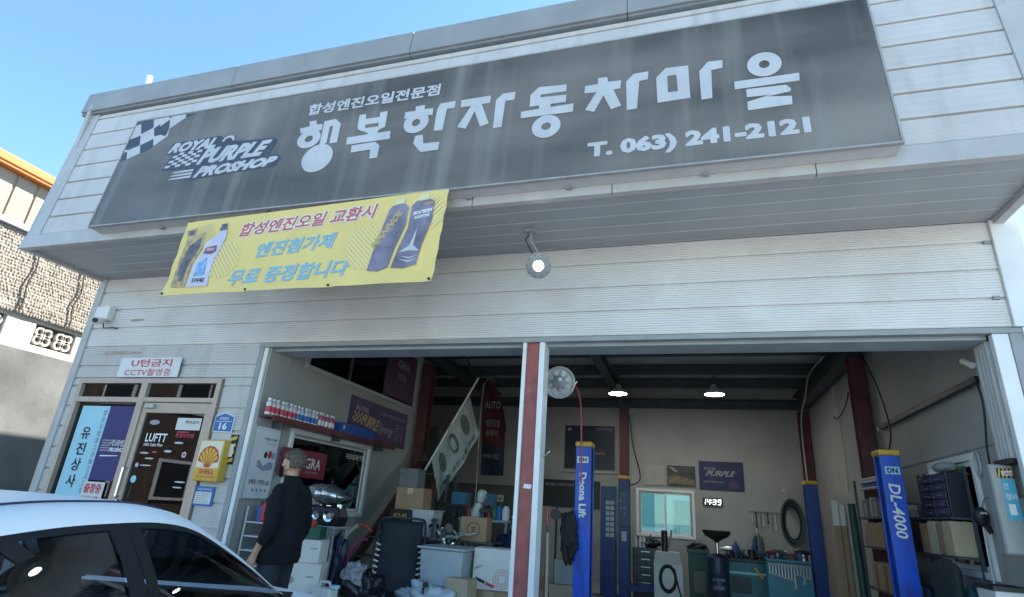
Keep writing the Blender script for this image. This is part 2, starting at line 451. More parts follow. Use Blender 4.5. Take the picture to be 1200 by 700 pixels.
# the central post: red oxide web between two white rails
post = obj('door_post', MB().box(-1.552, -1.418, 0.03, 0.19, 0.1, 3.074), REDP, shop, bevel=0.004)
obj('post_rail', MB().box(-1.592, -1.554, 0.0, 0.2, 0.1, 3.074), WHITE, shop, bevel=0.005)
obj('post_rail', MB().box(-1.416, -1.360, 0.0, 0.2, 0.1, 3.074), WHITE, shop, bevel=0.005)
obj('sticker', MB(PF(0.028)).flat([(-1.515, 1.652), (-1.44, 1.648), (-1.43, 1.685), (-1.505, 1.692)]), INKW, post)

# soffit boards
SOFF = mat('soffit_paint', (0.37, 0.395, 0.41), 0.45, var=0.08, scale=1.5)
NS = 5
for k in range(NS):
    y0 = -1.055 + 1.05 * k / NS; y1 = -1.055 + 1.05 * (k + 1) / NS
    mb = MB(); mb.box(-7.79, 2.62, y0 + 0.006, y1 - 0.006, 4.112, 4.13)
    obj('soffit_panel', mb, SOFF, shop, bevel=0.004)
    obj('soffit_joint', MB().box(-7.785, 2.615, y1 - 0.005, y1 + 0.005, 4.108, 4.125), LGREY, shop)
obj('soffit_trim', MB().box(-7.84, -7.792, -1.07, 0.0, 4.075, 4.13), TRIM, shop, bevel=0.004)
obj('soffit_trim', MB().box(2.622, 2.70, -1.07, 0.0, 4.06, 4.13), TRIM, shop, bevel=0.004)
# fascia courses
w = 0.152
while w < 2.05:
    siding(FP, -7.608, 2.556, w, min(w + 0.265, 2.09), 3 if w > 0.2 else 9, 0.0016 if w > 0.2 else 0.003, PAINT, 'fascia_panel')
    w += 0.265
def segs(name, u0, u1, cuts, fn, m):
    e = [u0] + cuts + [u1]
    for a, b in zip(e, e[1:]): obj(name, fn(a + 0.003, b - 0.003), m, shop, bevel=0.004)
segs('bottom_trim', -7.86, 2.80, [-5.2, -1.85, -0.55, 1.05], lambda a, b: MB(FP).prism(rect(a, b, -0.03, 0.15), -0.05, 0.018), TRIM)
segs('cap_flashing', -7.93, 2.86, [-5.35, -2.86, -0.42], lambda a, b: MB(FP).prism(rect(a, b, 2.13, 2.46), -0.12, 0.07), CAPM)
segs('cap_drip', -7.93, 2.86, [-5.35, -2.86, -0.42], lambda a, b: MB(FP).prism(rect(a, b, 2.095, 2.127), -0.05, 0.045), mat('drip_paint', (0.20, 0.22, 0.24), 0.45, var=0.1))
obj('corner_trim', MB(FP).prism(rect(-7.84, -7.61, 0.152, 2.09), -0.06, 0.014), TRIM, shop, bevel=0.006)
obj('corner_trim', MB(FP).prism(rect(2.558, 2.79, 0.152, 2.09), -0.06, 0.014), TRIM, shop, bevel=0.006)

# interior shell
PWX = -4.72
obj('partition_wall', holed([0.032, 4.1], [0.1, 4.355], [(0.73, 2.5, 1.28, 2.14), (0.75, 3.88, 3.05, 3.95)], -0.10, 0, PL(PWX)), INWALL, shop)
obj('back_wall', holed([-7.7, 2.5], [0.1, 6.35], [(-1.09, -0.03, 1.17, 2.04)], -0.12, 0, PF(8.4)), INWALL, shop)
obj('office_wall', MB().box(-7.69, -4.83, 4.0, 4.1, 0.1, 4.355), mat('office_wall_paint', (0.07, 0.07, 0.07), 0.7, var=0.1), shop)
obj('office_ceiling', MB().box(-7.69, -4.83, 0.11, 3.99, 2.75, 2.80), DARK, shop)  # low ceiling added to keep the office dark behind the door glass
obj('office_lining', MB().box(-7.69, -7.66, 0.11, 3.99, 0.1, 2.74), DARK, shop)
# ceiling sheets and steelwork
for k in range(8):
    y0 = 0.45 + k * 1.13
    obj('ceiling_panel', MB().box(-7.69, 2.49, y0, min(y0 + 1.115, 8.395), 4.36, 4.40), CEIL, shop)
def hbeam(a, b, along, w, h, mb):
    """I-section: two flanges and a web"""
    x0, y0, z0 = a; x1, y1, z1 = b
    if along == 'x':
        mb.box(x0, x1, y0 - w / 2, y0 + w / 2, z0, z0 + .014); mb.box(x0, x1, y0 - w / 2, y0 + w / 2, z0 + h - .014, z0 + h); mb.box(x0, x1, y0 - .006, y0 + .006, z0 + .014, z0 + h - .014)
    elif along == 'y':
        mb.box(x0 - w / 2, x0 + w / 2, y0, y1, z0, z0 + .014); mb.box(x0 - w / 2, x0 + w / 2, y0, y1, z0 + h - .014, z0 + h); mb.box(x0 - .006, x0 + .006, y0, y1, z0 + .014, z0 + h - .014)
    else:
        mb.box(x0 - w / 2, x0 + w / 2, y0, y0 + .014, z0, z1); mb.box(x0 - w / 2, x0 + w / 2, y0 + h - .014, y0 + h, z0, z1); mb.box(x0 - .006, x0 + .006, y0 + .014, y0 + h - .014, z0, z1)
    return mb
for y in (1.6, 3.0, 4.6, 6.0, 7.2): obj('ceiling_beam', hbeam((-7.6, y, 4.16), (2.4, y, 0), 'x', 0.12, 0.19, MB()), DARK, shop)
obj('ceiling_beam', hbeam((-7.6, 8.22, 3.90), (2.4, 8.22, 0), 'x', 0.15, 0.20, MB()), DARK, shop)
obj('rafter', hbeam((2.30, 0.5, 3.86), (2.30, 8.1, 0), 'y', 0.2, 0.29, MB()), DARK, shop)
obj('rafter', hbeam((-1.45, 0.5, 3.95), (-1.45, 8.1, 0), 'y', 0.16, 0.2, MB()), DARK, shop)
obj('rafter', hbeam((-4.55, 0.5, 3.97), (-4.55, 8.1, 0), 'y', 0.16, 0.2, MB()), DARK, shop)
for x, y in ((2.385, 3.72), (2.385, 8.15), (-4.60, 4.02), (-1.435, 8.16)):
    obj('steel_column', hbeam((x, y, 0.1), (x, y, 3.86 if x > 0 else 3.9), 'z', 0.19, 0.2, MB()), REDD, shop)
for x in (-3.6, -2.5):     # bracing seen in the dark roof of the left bay
    obj('roof_brace', MB().tube([(x, 3.1, 4.17), (x - 0.8, 6.0, 3.95)], 0.03, 6), DARK, shop)

# window frames in the partition and the right-hand wall
def window(T, u0, u1, v0, v1, panes, fm, gm, label, t=0.06, d=0.03):
    w = obj('window', frame_mb(T, u0, u1, v0, v1, t, -0.06, d), fm, shop, bevel=0.005, label=label)
    n = len(panes)
    for i, (a, b) in enumerate(panes):
        s = 0.012 * (i % 2)
        obj('frame', frame_mb(T, a, b, v0 + t + .002, v1 - t - .002, 0.045, -0.045 + s, -0.015 + s), fm, w, bevel=0.004)
        obj('pane', MB(T).prism(rect(a + .045, b - .045, v0 + t + .047, v1 - t - .047), -0.034 + s, -0.028 + s), gm, w)
    return w
w1 = window(PL(PWX), 0.665, 2.60, 1.21, 2.23, [(0.727, 2.538)], WHITE, GLASSW, 'white framed sliding window into the dark office')
text('미션오일교환 전문', PL(PWX + 0.0), (1.95, 2.42, 1.985, 2.06), INKW, w1, d=0.02, bold=0.01)
w2 = obj('window', frame_mb(PL(PWX), 0.70, 3.93, 3.0, 4.0, 0.055, -0.06, 0.025), mat('window_frame_grey', (0.42, 0.44, 0.42), 0.5), shop, label='high dark glazed panel above the shelf')
for a, b in ((0.757, 1.75), (1.76, 2.79), (2.80, 3.873)):
    obj('pane', MB(PL(PWX)).prism(rect(a, b, 3.057, 3.943), -0.03, -0.024), GLASSW, w2)
for a in (1.752, 2.792): obj('mullion', MB(PL(PWX)).prism(rect(a - 0.012, a + 0.016, 3.057, 3.943), -0.05, 0.01), DARK, w2)
pz = obj('poster', MB(PL(PWX)).prism(rect(2.86, 3.84, 3.10, 3.93), -0.022, -0.018), mat('dark_poster', (0.09, 0.035, 0.07), 0.5, var=0.2), w2, label='dark poster inside the high glazing')
text('GRA', PL(PWX), (3.15, 3.58, 3.62, 3.76), INKG, pz, d=-0.012, bold=0.02); text('하이큐', PL(PWX), (3.2, 3.5, 3.42, 3.54), INKG, pz, d=-0.012)
window(PF(8.4), -1.19, 0.07, 1.11, 2.11, [(-1.125, -0.53), (-0.575, 0.005)], WHITE, GLASST, 'white two-leaf window in the back wall')
window(PR(2.5), -2.03, -0.93, 1.15, 2.22, [(-1.965, -1.46), (-1.50, -0.995)], WHITE, glass('dark_window_glass', (0.10, 0.16, 0.17)), 'white framed window beside the parts shelf')
obj('dado_line', MB().box(2.488, 2.498, 0.11, 3.70, 2.245, 2.26), GREY, shop)
obj('wall_joint', MB().box(-4.718, -4.712, 0.40, 0.412, 2.3, 3.8), GREY, shop)
# dark green sheet behind the right-hand window; its colour stands in for darkness
obj('window_dark_sheet', MB().box(2.70, 2.74, 0.7, 2.3, 0.9, 2.5), DGREEN, shop)

# ------------------------------------------------------------------ entrance doors (glazed, aluminium)
TD = PF(0.0)
door = obj('entrance_door', holed([-7.575, -5.285], [0.0, 2.69], [(-7.515, -6.50, 2.455, 2.63), (-6.405, -5.345, 2.455, 2.63), (-7.515, -6.50, 0.06, 2.39), (-6.405, -5.345, 0.02, 2.40)], -0.07, 0.035, TD), ALU, shop, bevel=0.004, label='two-leaf aluminium glass entrance with stickers')
for a, b in ((-7.514, -6.501), (-6.404, -5.346)): obj('transom_pane', MB(TD).flat(rect(a, b, 2.456, 2.629), -0.018), GLASSD, door)
obj('pane', MB(TD).flat(rect(-7.514, -6.501, 0.061, 2.389), -0.026), GLASSD, door)
obj('door_leaf', holed([-6.40, -5.35], [0.025, 2.395], [(-6.335, -5.43, 0.28, 2.27)], -0.05, 0.012, TD), ALU, door, bevel=0.004)
obj('pane', MB(TD).flat(rect(-6.334, -5.431, 0.281, 2.269), -0.014), GLASSD, door)
obj('door_closer', MB(TD).prism(rect(-6.33, -6.20, 2.32, 2.37), 0.014, 0.06), GALV, door, bevel=0.006)
obj('handle', MB(TD).tube([(-6.37, 1.30, 0.012), (-6.37, 1.30, 0.06), (-6.37, 1.62, 0.06), (-6.37, 1.62, 0.012)], 0.014, 8), CHROME, door, smooth=40)
obj('lock', MB(TD).prism(rect(-6.395, -6.345, 1.20, 1.27), 0.013, 0.05), CHROME, door, bevel=0.006)
# posters stuck on the fixed leaf, stickers on the moving leaf
pa = obj('poster', MB(TD).prism(rect(-7.43, -6.962, 0.5, 2.345), -0.021, -0.017), SKYB, door, label='tall light blue poster with vertical lettering')
for k, ch in enumerate('유진상사협력'): text(ch, TD, (-7.31, -7.16, 1.93 - k * .19 - (.06 if k > 3 else 0), 2.08 - k * .19 - (.06 if k > 3 else 0)), INKK, door, d=-0.013, bold=0.02, name='letter')
text('합성오일첨가제공식대리점', TD, (-7.045, -6.985, 1.30, 2.30), INKG, door, d=-0.013, turn=-1)
pb = obj('poster', MB(TD).prism(rect(-6.960, -6.503, 1.46, 2.35), -0.021, -0.017), NAVY, door, label='dark blue poster with a white logo')
text('PURPLE', TD, [(-6.80, 1.86), (-6.52, 1.86), (-6.50, 1.93), (-6.76, 1.94)], INKL, door, d=-0.013, bold=0.04, shear=0.2)
text('PROSHOP', TD, (-6.78, -6.51, 1.795, 1.845), INKW, door, d=-0.013, bold=0.04, shear=0.3)
obj('print', MB(TD).add([p for k in range(5) for p in ((-6.93 + k * .004, 1.80 + k * .03, -0.0125), (-6.79 + k * .004, 1.80 + k * .03, -0.0125), (-6.785 + k * .004, 1.815 + k * .03, -0.0125), (-6.925 + k * .004, 1.815 + k * .03, -0.0125))], [tuple(range(4 * k, 4 * k + 4)) for k in range(5)]), INKG, door)
obj('print', MB(TD).flat([(-6.90, 1.735), (-6.62, 1.745), (-6.60, 1.755), (-6.88, 1.75)], -0.0125), INKW, door)
pc = obj('poster', MB(TD).prism(rect(-7.0, -6.665, 1.08, 1.44), -0.014, -0.008), WBOX, door, label='white notice in red lettering')
text('출장중', TD, (-6.97, -6.70, 1.31, 1.42), INKR, door, d=-0.005, bold=0.03)
text('010-2714-6889', TD, (-6.96, -6.71, 1.245, 1.28), INKR, door, d=-0.005); text('문의바람', TD, (-6.93, -6.74, 1.16, 1.22), INKR, door, d=-0.005)
text('LUFTT', TD, (-6.24, -5.92, 1.93, 2.03), INKW, door, d=-0.007, bold=0.02)
text('100% Cabin Filter', TD, (-6.24, -5.95, 1.88, 1.915), INKW, door, d=-0.007)
text('경정비전문', TD, (-5.80, -5.52, 1.99, 2.04), INKR, door, d=-0.007, bold=0.02)
obj('sticker', MB(TD).prism(rect(-5.83, -5.47, 2.08, 2.22), -0.011, -0.008), WBOX, door, label='white parking notice sticker')
text('주차금지', TD, (-5.70, -5.50, 2.15, 2.19), INKK, door, d=-0.005)
for (u, v, wd, hh, m_) in ((-6.17, 2.16, .08, .03, INKG), (-6.20, 1.80, .07, .010, LGREY), (-6.05, 1.815, .04, .010, INKR), (-5.85, 1.83, .06, .014, LGREY), (-5.72, 1.93, .07, .012, LGREY), (-5.70, 2.055, .1, .008, INKR), (-6.10, 1.74, .07, .009, LGREY), (-6.13, 1.66, .09, .008, LGREY), (-5.56, 1.50, .08, .009, LGREY), (-5.58, 1.44, .07, .008, LGREY), (-6.12, 1.20, .05, .018, INKW)):
    mb = MB(TD); mb.flat([(u + wd * math.cos(t), v + hh * math.sin(t)) for t in (2 * math.pi * k / 14 for k in range(14))], -0.008); obj('sticker', mb, m_, door)
for (u, v, r_, m_) in ((-6.26, 1.66, .026, LGREY), (-6.25, 1.50, .042, SKYB), (-5.60, 1.80, .032, INKW), (-5.60, 1.80, .022, INKR)):
    mb = MB(TD); mb.flat([(u + r_ * math.cos(t), v + r_ * math.sin(t)) for t in (2 * math.pi * k / 16 for k in range(16))], -0.0075 + (0.001 if m_ is INKR else 0)); obj('sticker', mb, m_, door)

# ------------------------------------------------------------------ main sign
SG = thing('shop_sign', 'long dark grey signboard with big white Korean lettering on the fascia', 'sign', tuple(FP @ Vector((-2.46, 0.06, 0.0))))
SIGNF = mat('sign_face', (0.150, 0.135, 0.120), 0.34, var=0.65, scale=0.40, stretch=(1, 1, 2.6), bump=0.03, bscale=5, dirt=((0.30, 0.285, 0.255), 0.6, 1.7, (2.6, 1, 0.10)))
obj('sign_box', MB(FP).prism(rect(-6.53, 1.612, 0.06, 1.635), 0.02, 0.172), LGREY, SG, bevel=0.006)
obj('sign_face', MB(FP).prism(rect(-6.515, 1.597, 0.075, 1.62), 0.173, 0.180), SIGNF, SG)
obj('sign_frame', frame_mb(FP, -6.536, 1.618, 0.054, 1.641, 0.016, 0.15, 0.186), mat('sign_edge', (0.34, 0.34, 0.34), 0.6, var=0.15, scale=6), SG)
for u in (-5.6, -4.35, -3.1, -1.9, -0.95, 0.2):
    obj('sign_bracket', MB(FP).prism(rect(u, u + 0.05, 0.035, 0.053), 0.02, 0.06), GREY, SG)
for u in (-4.9, -2.83, -1.35): obj('rivet', MB(FP).cyl((u, 1.70, 0.0), (u, 1.70, 0.03), 0.018, n=8), BLACK, SG)
LD = (0.182, 0.187)
def letter(polys, rings=(), holes=()):
    mb = MB(FP)
    for i_, p in enumerate(polys): mb.prism(p, LD[0], LD[1] + .0003 * i_)
    for cx, cy, rx, ry, ix, iy in rings:
        n = 28
        if ix:
            vs = []
            for d in LD:
                for (a, b) in ((rx, ry), (ix, iy)):
                    vs += [(cx + a * math.cos(2 * math.pi * k / n), cy + b * math.sin(2 * math.pi * k / n), d + .0015) for k in range(n)]
            fs = []
            for k in range(n):
                j = (k + 1) % n
                fs += [(2 * n + k, 2 * n + j, 3 * n + j, 3 * n + k), (k, j, 2 * n + j, 2 * n + k), (n + j, n + k, 3 * n + k, 3 * n + j)]
            fs = [f[::-1] if i % 3 == 0 else f for i, f in enumerate(fs)]
            mb.add(vs, fs)
        else: mb.prism([(cx + rx * math.cos(2 * math.pi * k / n), cy + ry * math.sin(2 * math.pi * k / n)) for k in range(n)], LD[0], LD[1] + .0018)
    return obj('letter', mb, INKL, SG)
LET = [
 ([[(-3.839, 1.171), (-3.755, 1.173), (-3.73, 1.111), (-3.656, 1.105), (-3.645, 1.021), (-3.908, 1.013), (-3.942, 1.088), (-3.816, 1.1)], [(-3.643, 1.141), (-3.503, 1.152), (-3.421, 1.072), (-3.405, 0.816), (-3.496, 0.815), (-3.513, 1.056), (-3.552, 1.056), (-3.539, 0.822), (-3.62, 0.819)]],
  [(-3.778, 0.918, 0.145, 0.125, 0.05, 0.045), (-3.60, 0.637, 0.185, 0.182, 0, 0)]),
 ([[(-3.211, 1.155), (-3.133, 1.154), (-3.100, 0.95), (-3.176, 0.945), (-3.2, .985)], [(-2.961, 1.149), (-2.876, 1.149), (-2.864, .936), (-2.948, .936)], [(-3.13, 1.084), (-2.955, 1.083), (-2.955, 1.005), (-3.115, 1.005)], [(-3.176, .945), (-3.10, .956), (-2.948, .955), (-2.864, .936), (-2.932, .908), (-2.94, .862), (-3.046, .860), (-3.06, .89)], [(-3.292, 0.86), (-2.788, 0.87), (-2.778, 0.765), (-3.28, 0.764)], [(-3.21, 0.742), (-2.933, 0.75), (-2.877, 0.692), (-2.876, 0.539), (-2.961, 0.54), (-2.973, 0.657), (-3.202, 0.652)]], []),
 ([[(-2.551, 1.153), (-2.449, 1.156), (-2.445, 1.1), (-2.347, 1.095), (-2.341, 1.009), (-2.66, 1.01), (-2.66, 1.096), (-2.546, 1.094)], [(-2.274, 1.142), (-2.106, 1.147), (-2.108, 1.057), (-2.192, 1.061), (-2.201, 0.789), (-2.294, 0.79), (-2.299, 1.062)], [(-2.487, 0.757), (-2.407, 0.759), (-2.383, 0.646), (-2.209, 0.64), (-2.207, 0.544), (-2.395, 0.541), (-2.495, 0.663)]],
  [(-2.51, 0.932, 0.138, 0.135, 0.046, 0.048)]),
 ([[(-2.046, 1.145), (-1.732, 1.146), (-1.732, 1.057), (-1.817, 1.052), (-1.717, 0.792), (-1.802, 0.766), (-1.884, 0.976), (-1.952, 0.763), (-2.045, 0.801), (-1.929, 1.049), (-2.043, 1.052)], [(-1.607, 1.149), (-1.479, 1.147), (-1.482, 1.048), (-1.574, 1.048), (-1.581, 0.724), (-1.667, 0.722), (-1.67, 1.075)]], []),
 ([[(-1.244, 1.16), (-0.97, 1.142), (-0.973, 1.058), (-1.219, 1.061), (-1.222, 1.026), (-0.968, 1.013), (-0.969, 0.924), (-1.116, 0.926), (-1.113, 0.875), (-1.224, 0.876), (-1.225, 0.927), (-1.32, 0.928), (-1.322, 1.074)], [(-1.4, 0.879), (-0.895, 0.891), (-0.898, 0.793), (-1.398, 0.799)]],
  [(-1.141, 0.657, 0.136, 0.134, 0.045, 0.043)]),
 ([[(-0.676, 1.16), (-0.588, 1.158), (-0.582, 1.096), (-0.46, 1.09), (-0.467, 0.997), (-0.529, 0.99), (-0.458, 0.787), (-0.549, 0.758), (-0.619, 0.939), (-0.701, 0.755), (-0.784, 0.791), (-0.684, 0.989), (-0.796, 0.998), (-0.792, 1.084), (-0.672, 1.088)], [(-0.347, 1.146), (-0.214, 1.15), (-0.222, 1.057), (-0.297, 1.05), (-0.319, 0.725), (-0.408, 0.724), (-0.414, 1.065)]], []),
 ([[(-0.063, 1.158), (0.131, 1.148), (0.135, 0.766), (0.034, 0.862), (0.027, 1.058), (-0.05, 1.059)], [(-0.05, 1.059), (-0.051, 0.863), (0.034, 0.862), (0.135, 0.766), (-0.142, 0.761), (-0.148, 1.057), (-0.063, 1.158)], [(0.299, 1.158), (0.42, 1.149), (0.414, 1.062), (0.321, 1.051), (0.313, 0.732), (0.223, 0.728), (0.221, 1.057)]], []),
 ([[(0.497, 0.879), (1.001, 0.877), (0.995, 0.792), (0.495, 0.792)], [(0.584, 0.775), (0.889, 0.766), (0.922, 0.717), (0.915, 0.69), (0.733, 0.666), (0.919, 0.639), (0.915, 0.552), (0.58, 0.544), (0.583, 0.636), (0.764, 0.68), (0.582, 0.689)]],
  [(0.747, 1.028, 0.136, 0.138, 0.042, 0.045)])]
for a, b in LET: letter(a, b)
text('합성엔진오일전문점', FP, [(-3.90, 1.265), (-2.31, 1.272), (-2.31, 1.425), (-3.90, 1.425)], INKL, SG, d=0.184, bold=0.018, heavy=0.003)
text('T. 063) 241-2121', FP, (-0.742, 1.014, 0.208, 0.402), INKL, SG, d=0.184, bold=0.03, heavy=0.007)
# chequered corner
fl = obj('chequer_print', MB(FP).flat([(-6.513, 0.999), (-6.513, 1.618), (-6.259, 1.618), (-5.761, 1.618), (-5.57, 1.616), (-5.721, 1.56), (-5.915, 1.42), (-5.894, 1.294), (-6.058, 1.167), (-6.232, 1.084), (-6.413, 1.012)], 0.1815), INKL, SG)
for p in [[(-6.512, 1.615), (-6.465, 1.615), (-6.446, 1.576), (-6.512, 1.556)], [(-6.459, 1.615), (-6.255, 1.615), (-6.198, 1.477), (-6.362, 1.398)], [(-6.182, 1.463), (-6.105, 1.519), (-6.095, 1.472), (-5.976, 1.57), (-5.925, 1.421), (-5.922, 1.343), (-5.934, 1.301), (-6.024, 1.337), (-6.118, 1.323)], [(-6.512, 1.335), (-6.358, 1.374), (-6.298, 1.214), (-6.463, 1.161), (-6.512, 1.18)], [(-6.288, 1.212), (-6.112, 1.285), (-6.062, 1.161), (-6.23, 1.079)], [(-6.512, 1.128), (-6.463, 1.139), (-6.41, 1.007), (-6.509, 0.999)], [(-6.003, 1.614), (-5.941, 1.614), (-5.99, 1.59)], [(-5.744, 1.612), (-5.569, 1.612), (-5.719, 1.555)]]:
    obj('chequer', MB(FP).flat(p, 0.183), INKD, fl)
# logo: dark backing, chequered patch, three slanted words, speed stripes, crown
lg = obj('logo_backing', MB(FP).prism([(-5.797, 1.0), (-5.738, 1.162), (-5.042, 1.167), (-5.014, 1.135), (-4.918, 1.157), (-4.818, 1.124), (-4.813, 1.052), (-4.249, 1.013), (-4.20, 0.98), (-4.25, 0.775), (-4.125, 0.766), (-4.076, 0.716), (-4.118, 0.610), (-5.262, 0.565), (-5.259, 0.73), (-5.746, 0.758), (-5.678, 0.98)], 0.181, 0.183), INKD, SG)
text('ROYAL', FP, [(-5.765, 1.012), (-5.075, 1.0), (-5.055, 1.145), (-5.72, 1.145)], INKL, lg, d=0.185, bold=0.03, heavy=0.0075, shear=0.15)
text('PURPLE', FP, [(-5.245, 0.775), (-4.345, 0.785), (-4.275, 0.985), (-5.20, 0.99)], INKL, lg, d=0.185, bold=0.03, heavy=0.0075, shear=0.2)
text('PROSHOP', FP, [(-5.215, 0.59), (-4.155, 0.625), (-4.115, 0.74), (-5.185, 0.73)], INKL, lg, d=0.185, bold=0.03, heavy=0.0075, shear=0.25)
mb = MB(FP)
for i in range(6):
    for j in range(6):
        if (i + j) % 2: continue
        def q(a, b):
            return ((1 - b) * (-5.725 + a * 0.46) + b * (-5.635 + a * 0.40), 0.782 + 0.21 * b)
        mb.flat([q(i / 6, j / 6), q((i + 1) / 6, j / 6), q((i + 1) / 6, (j + 1) / 6), q(i / 6, (j + 1) / 6)], 0.185)
obj('chequer_patch', mb, INKL, lg)
for k in range(3): obj('stripe', MB(FP).flat([(-5.60 + .02 * k, 0.60 + k * .045), (-5.265, 0.60 + k * .045), (-5.262, 0.63 + k * .045), (-5.55, 0.618 + k * .045)], 0.1825), INKL, SG)
mb = MB(FP)
for k in range(7):
    t = math.pi * (0.05 + 0.15 * k); c = (-4.905 + 0.07 * math.cos(t), 1.075 + 0.055 * math.sin(t))
    mb.flat([(c[0] + .02 * math.cos(a), c[1] + .02 * math.sin(a)) for a in (2 * math.pi * i / 8 for i in range(8))], 0.185 + .0002 * k)
obj('crown', mb, INKL, lg)

# ------------------------------------------------------------------ yellow banner
BN = thing('promo_banner', 'yellow cloth banner with Korean lettering hung below the signboard', 'banner', (-3.54, -1.27, 3.26))
TB = PF(-1.27)
def bw(x, y):
    a = (x + 5.08) / 3.05; b = (y - 3.26) / 0.9
    s = 0.0028 * math.sin(7 * a + 1.5 * b)
    s += 0.009 * math.sin(46 * (a - 0.6 * b)) * max(0, (a - 0.935) / .065) ** 1.5 + 0.007 * math.sin(40 * (a + 0.5 * b)) * max(0, (0.05 - a) / .05) ** 1.5
    for px in (0.0, 0.36, 0.68, 1.0): s += 0.02 * math.exp(-((a - px) / 0.03) ** 2) * max(0, 1 - b * 9.0)
    return s
YB = mat('banner_cloth', (0.76, 0.60, 0.215), 0.55, var=0.06, scale=2.5, bump=0.5, bscale=4.5)
def bpt(a, b):
    top = 4.095 + 0.085 * a; sag = 0.012 * (math.sin(math.pi * ((a * 3) % 1.0)))
    x = (-5.085 + 0.06 * b) + a * (3.01 - 0.0 * b); z = (3.255 + sag * 1.0) * (1 - b) + top * b
    return (x, z, bw(x, z))
mb = MB(TB); mb.grid(90, 24, bpt)
obj('cloth', mb, YB, BN, smooth=180)
REDL = mat('banner_red_ink', (0.50, 0.14, 0.18), 0.6, var=0.08); BLUL = mat('banner_blue_ink', (0.22, 0.46, 0.60), 0.6, var=0.08); HALO = mat('banner_white_ink', (0.80, 0.76, 0.62), 0.6)
def btext(s, q, m, halo, bold):
    if halo: text(s, TB, q, HALO, BN, d=0.0025, bold=0.03, shear=0.12, warp=bw, heavy=0.013)
    text(s, TB, q, m, BN, d=0.0042, bold=0.012, shear=0.12, warp=bw, heavy=0.0032)
btext('합성엔진오일 교환시', [(-4.30, 3.865), (-2.75, 3.945), (-2.73, 4.095), (-4.27, 4.015)], REDL, True, 0.028)
btext('엔진첨가제', [(-4.04, 3.615), (-3.15, 3.665), (-3.13, 3.825), (-4.01, 3.775)], BLUL, False, 0.028)
btext('무료 증정합니다', [(-4.30, 3.325), (-2.95, 3.365), (-2.93, 3.535), (-4.27, 3.495)], BLUL, False, 0.03)
def bprint(name, polys, m, d): 
    mb = MB(TB)
    for p in polys: 
        pts = p[::-1] if sum(p[i][0] * p[(i + 1) % len(p)][1] - p[(i + 1) % len(p)][0] * p[i][1] for i in range(len(p))) < 0 else p
        mb.add([(x, y, d + bw(x, y)) for x, y in pts], [tuple(range(len(pts)))])
    return obj(name, mb, m, BN)
def bq(px):   # banner photo-print shapes sketched on a 1050 x 700 sheet, left half and right half
    return [(-5.12 + x * 0.00166, 4.135 - (y - 135 + (x - 190) * 0.13) * 0.00166 + (x - 190) * 0.00006) for x, y in px]
def stripes(cx, cy, rad, n, slant, d):
    ps = []
    for k in range(n):
        t = -rad + 2 * rad * (k + .5) / n; hw = math.sqrt(max(0, rad * rad - t * t)); w_ = rad / n * 0.55
        c, s_ = math.cos(slant), math.sin(slant)
        ps.append([(cx + a * c - b * s_, cy + a * s_ + b * c) for a, b in ((-hw, t - w_), (hw, t - w_), (hw, t + w_), (-hw, t + w_))])
    return bprint('stripe_print', ps, mat('stripe_pale', (0.76, 0.655, 0.31), 0.6), 0.006)
stripes(-4.42, 3.62, 0.20, 11, R(-50), 0.006); stripes(-2.78, 3.64, 0.23, 14, R(-45), 0.006)
stripes(-2.22, 3.95, 0.19, 11, R(45), 0.006); stripes(-4.75, 3.93, 0.13, 9, R(45), 0.006)
BT = mat('print_tan', (0.42, 0.33, 0.18), 0.6, var=0.35, scale=18); BG = mat('print_grey', (0.12, 0.12, 0.15), 0.6, var=0.4, scale=20); BLV = mat('print_lilac', (0.55, 0.55, 0.68), 0.6, var=0.12, scale=12)
bprint('bottle_print', [[(-5.00, 3.345), (-4.985, 3.62), (-4.96, 3.88), (-4.99, 3.99), (-4.86, 4.015), (-4.86, 3.92), (-4.73, 3.955), (-4.73, 3.76), (-4.80, 3.60), (-4.82, 3.34)]], BT, 0.0075)
bprint('bottle_print', [[(-4.965, 3.42), (-4.95, 3.60), (-4.90, 3.80), (-4.76, 3.90), (-4.76, 3.78), (-4.84, 3.60), (-4.87, 3.40)], [(-4.955, 3.93), (-4.955, 3.98), (-4.88, 3.99), (-4.885, 3.93)]], BG, 0.009)
bprint('bottle_print', [[(-4.80, 3.335), (-4.78, 3.58), (-4.70, 3.74), (-4.70, 3.82), (-4.55, 3.925), (-4.55, 3.96), (-4.46, 3.965), (-4.455, 3.86), (-4.50, 3.70), (-4.54, 3.55), (-4.53, 3.34)]], BLV, 0.008)
bprint('cap_print', [[(-4.56, 3.955), (-4.545, 4.03), (-4.48, 4.035), (-4.47, 3.96)]], BG, 0.0095)
bprint('label_print', [[(-4.69, 3.70), (-4.67, 3.77), (-4.54, 3.79), (-4.53, 3.72), (-4.58, 3.69)]], mat('print_maroon', (0.25, 0.10, 0.16), 0.6), 0.0095)
bprint('label_print', [[(-4.74, 3.45), (-4.72, 3.60), (-4.62, 3.66), (-4.60, 3.46)]], mat('print_blue', (0.20, 0.40, 0.66), 0.6, var=0.3, scale=25), 0.0095)
text('5W40', TB, (-4.74, -4.58, 3.38, 3.43), INKK, BN, d=0.011, bold=0.02, warp=bw); text('MOLO', TB, (-4.65, -4.56, 3.73, 3.76), INKW, BN, d=0.0115, bold=0.02, warp=bw)
CANM = mat('print_slate', (0.19, 0.18, 0.25), 0.6, var=0.45, scale=5)
bprint('can_print', [[(-2.74, 3.40), (-2.70, 3.62), (-2.60, 4.01), (-2.57, 4.05), (-2.44, 4.06), (-2.40, 4.02), (-2.41, 3.83), (-2.49, 3.60), (-2.53, 3.42), (-2.63, 3.385)]], CANM, 0.008)
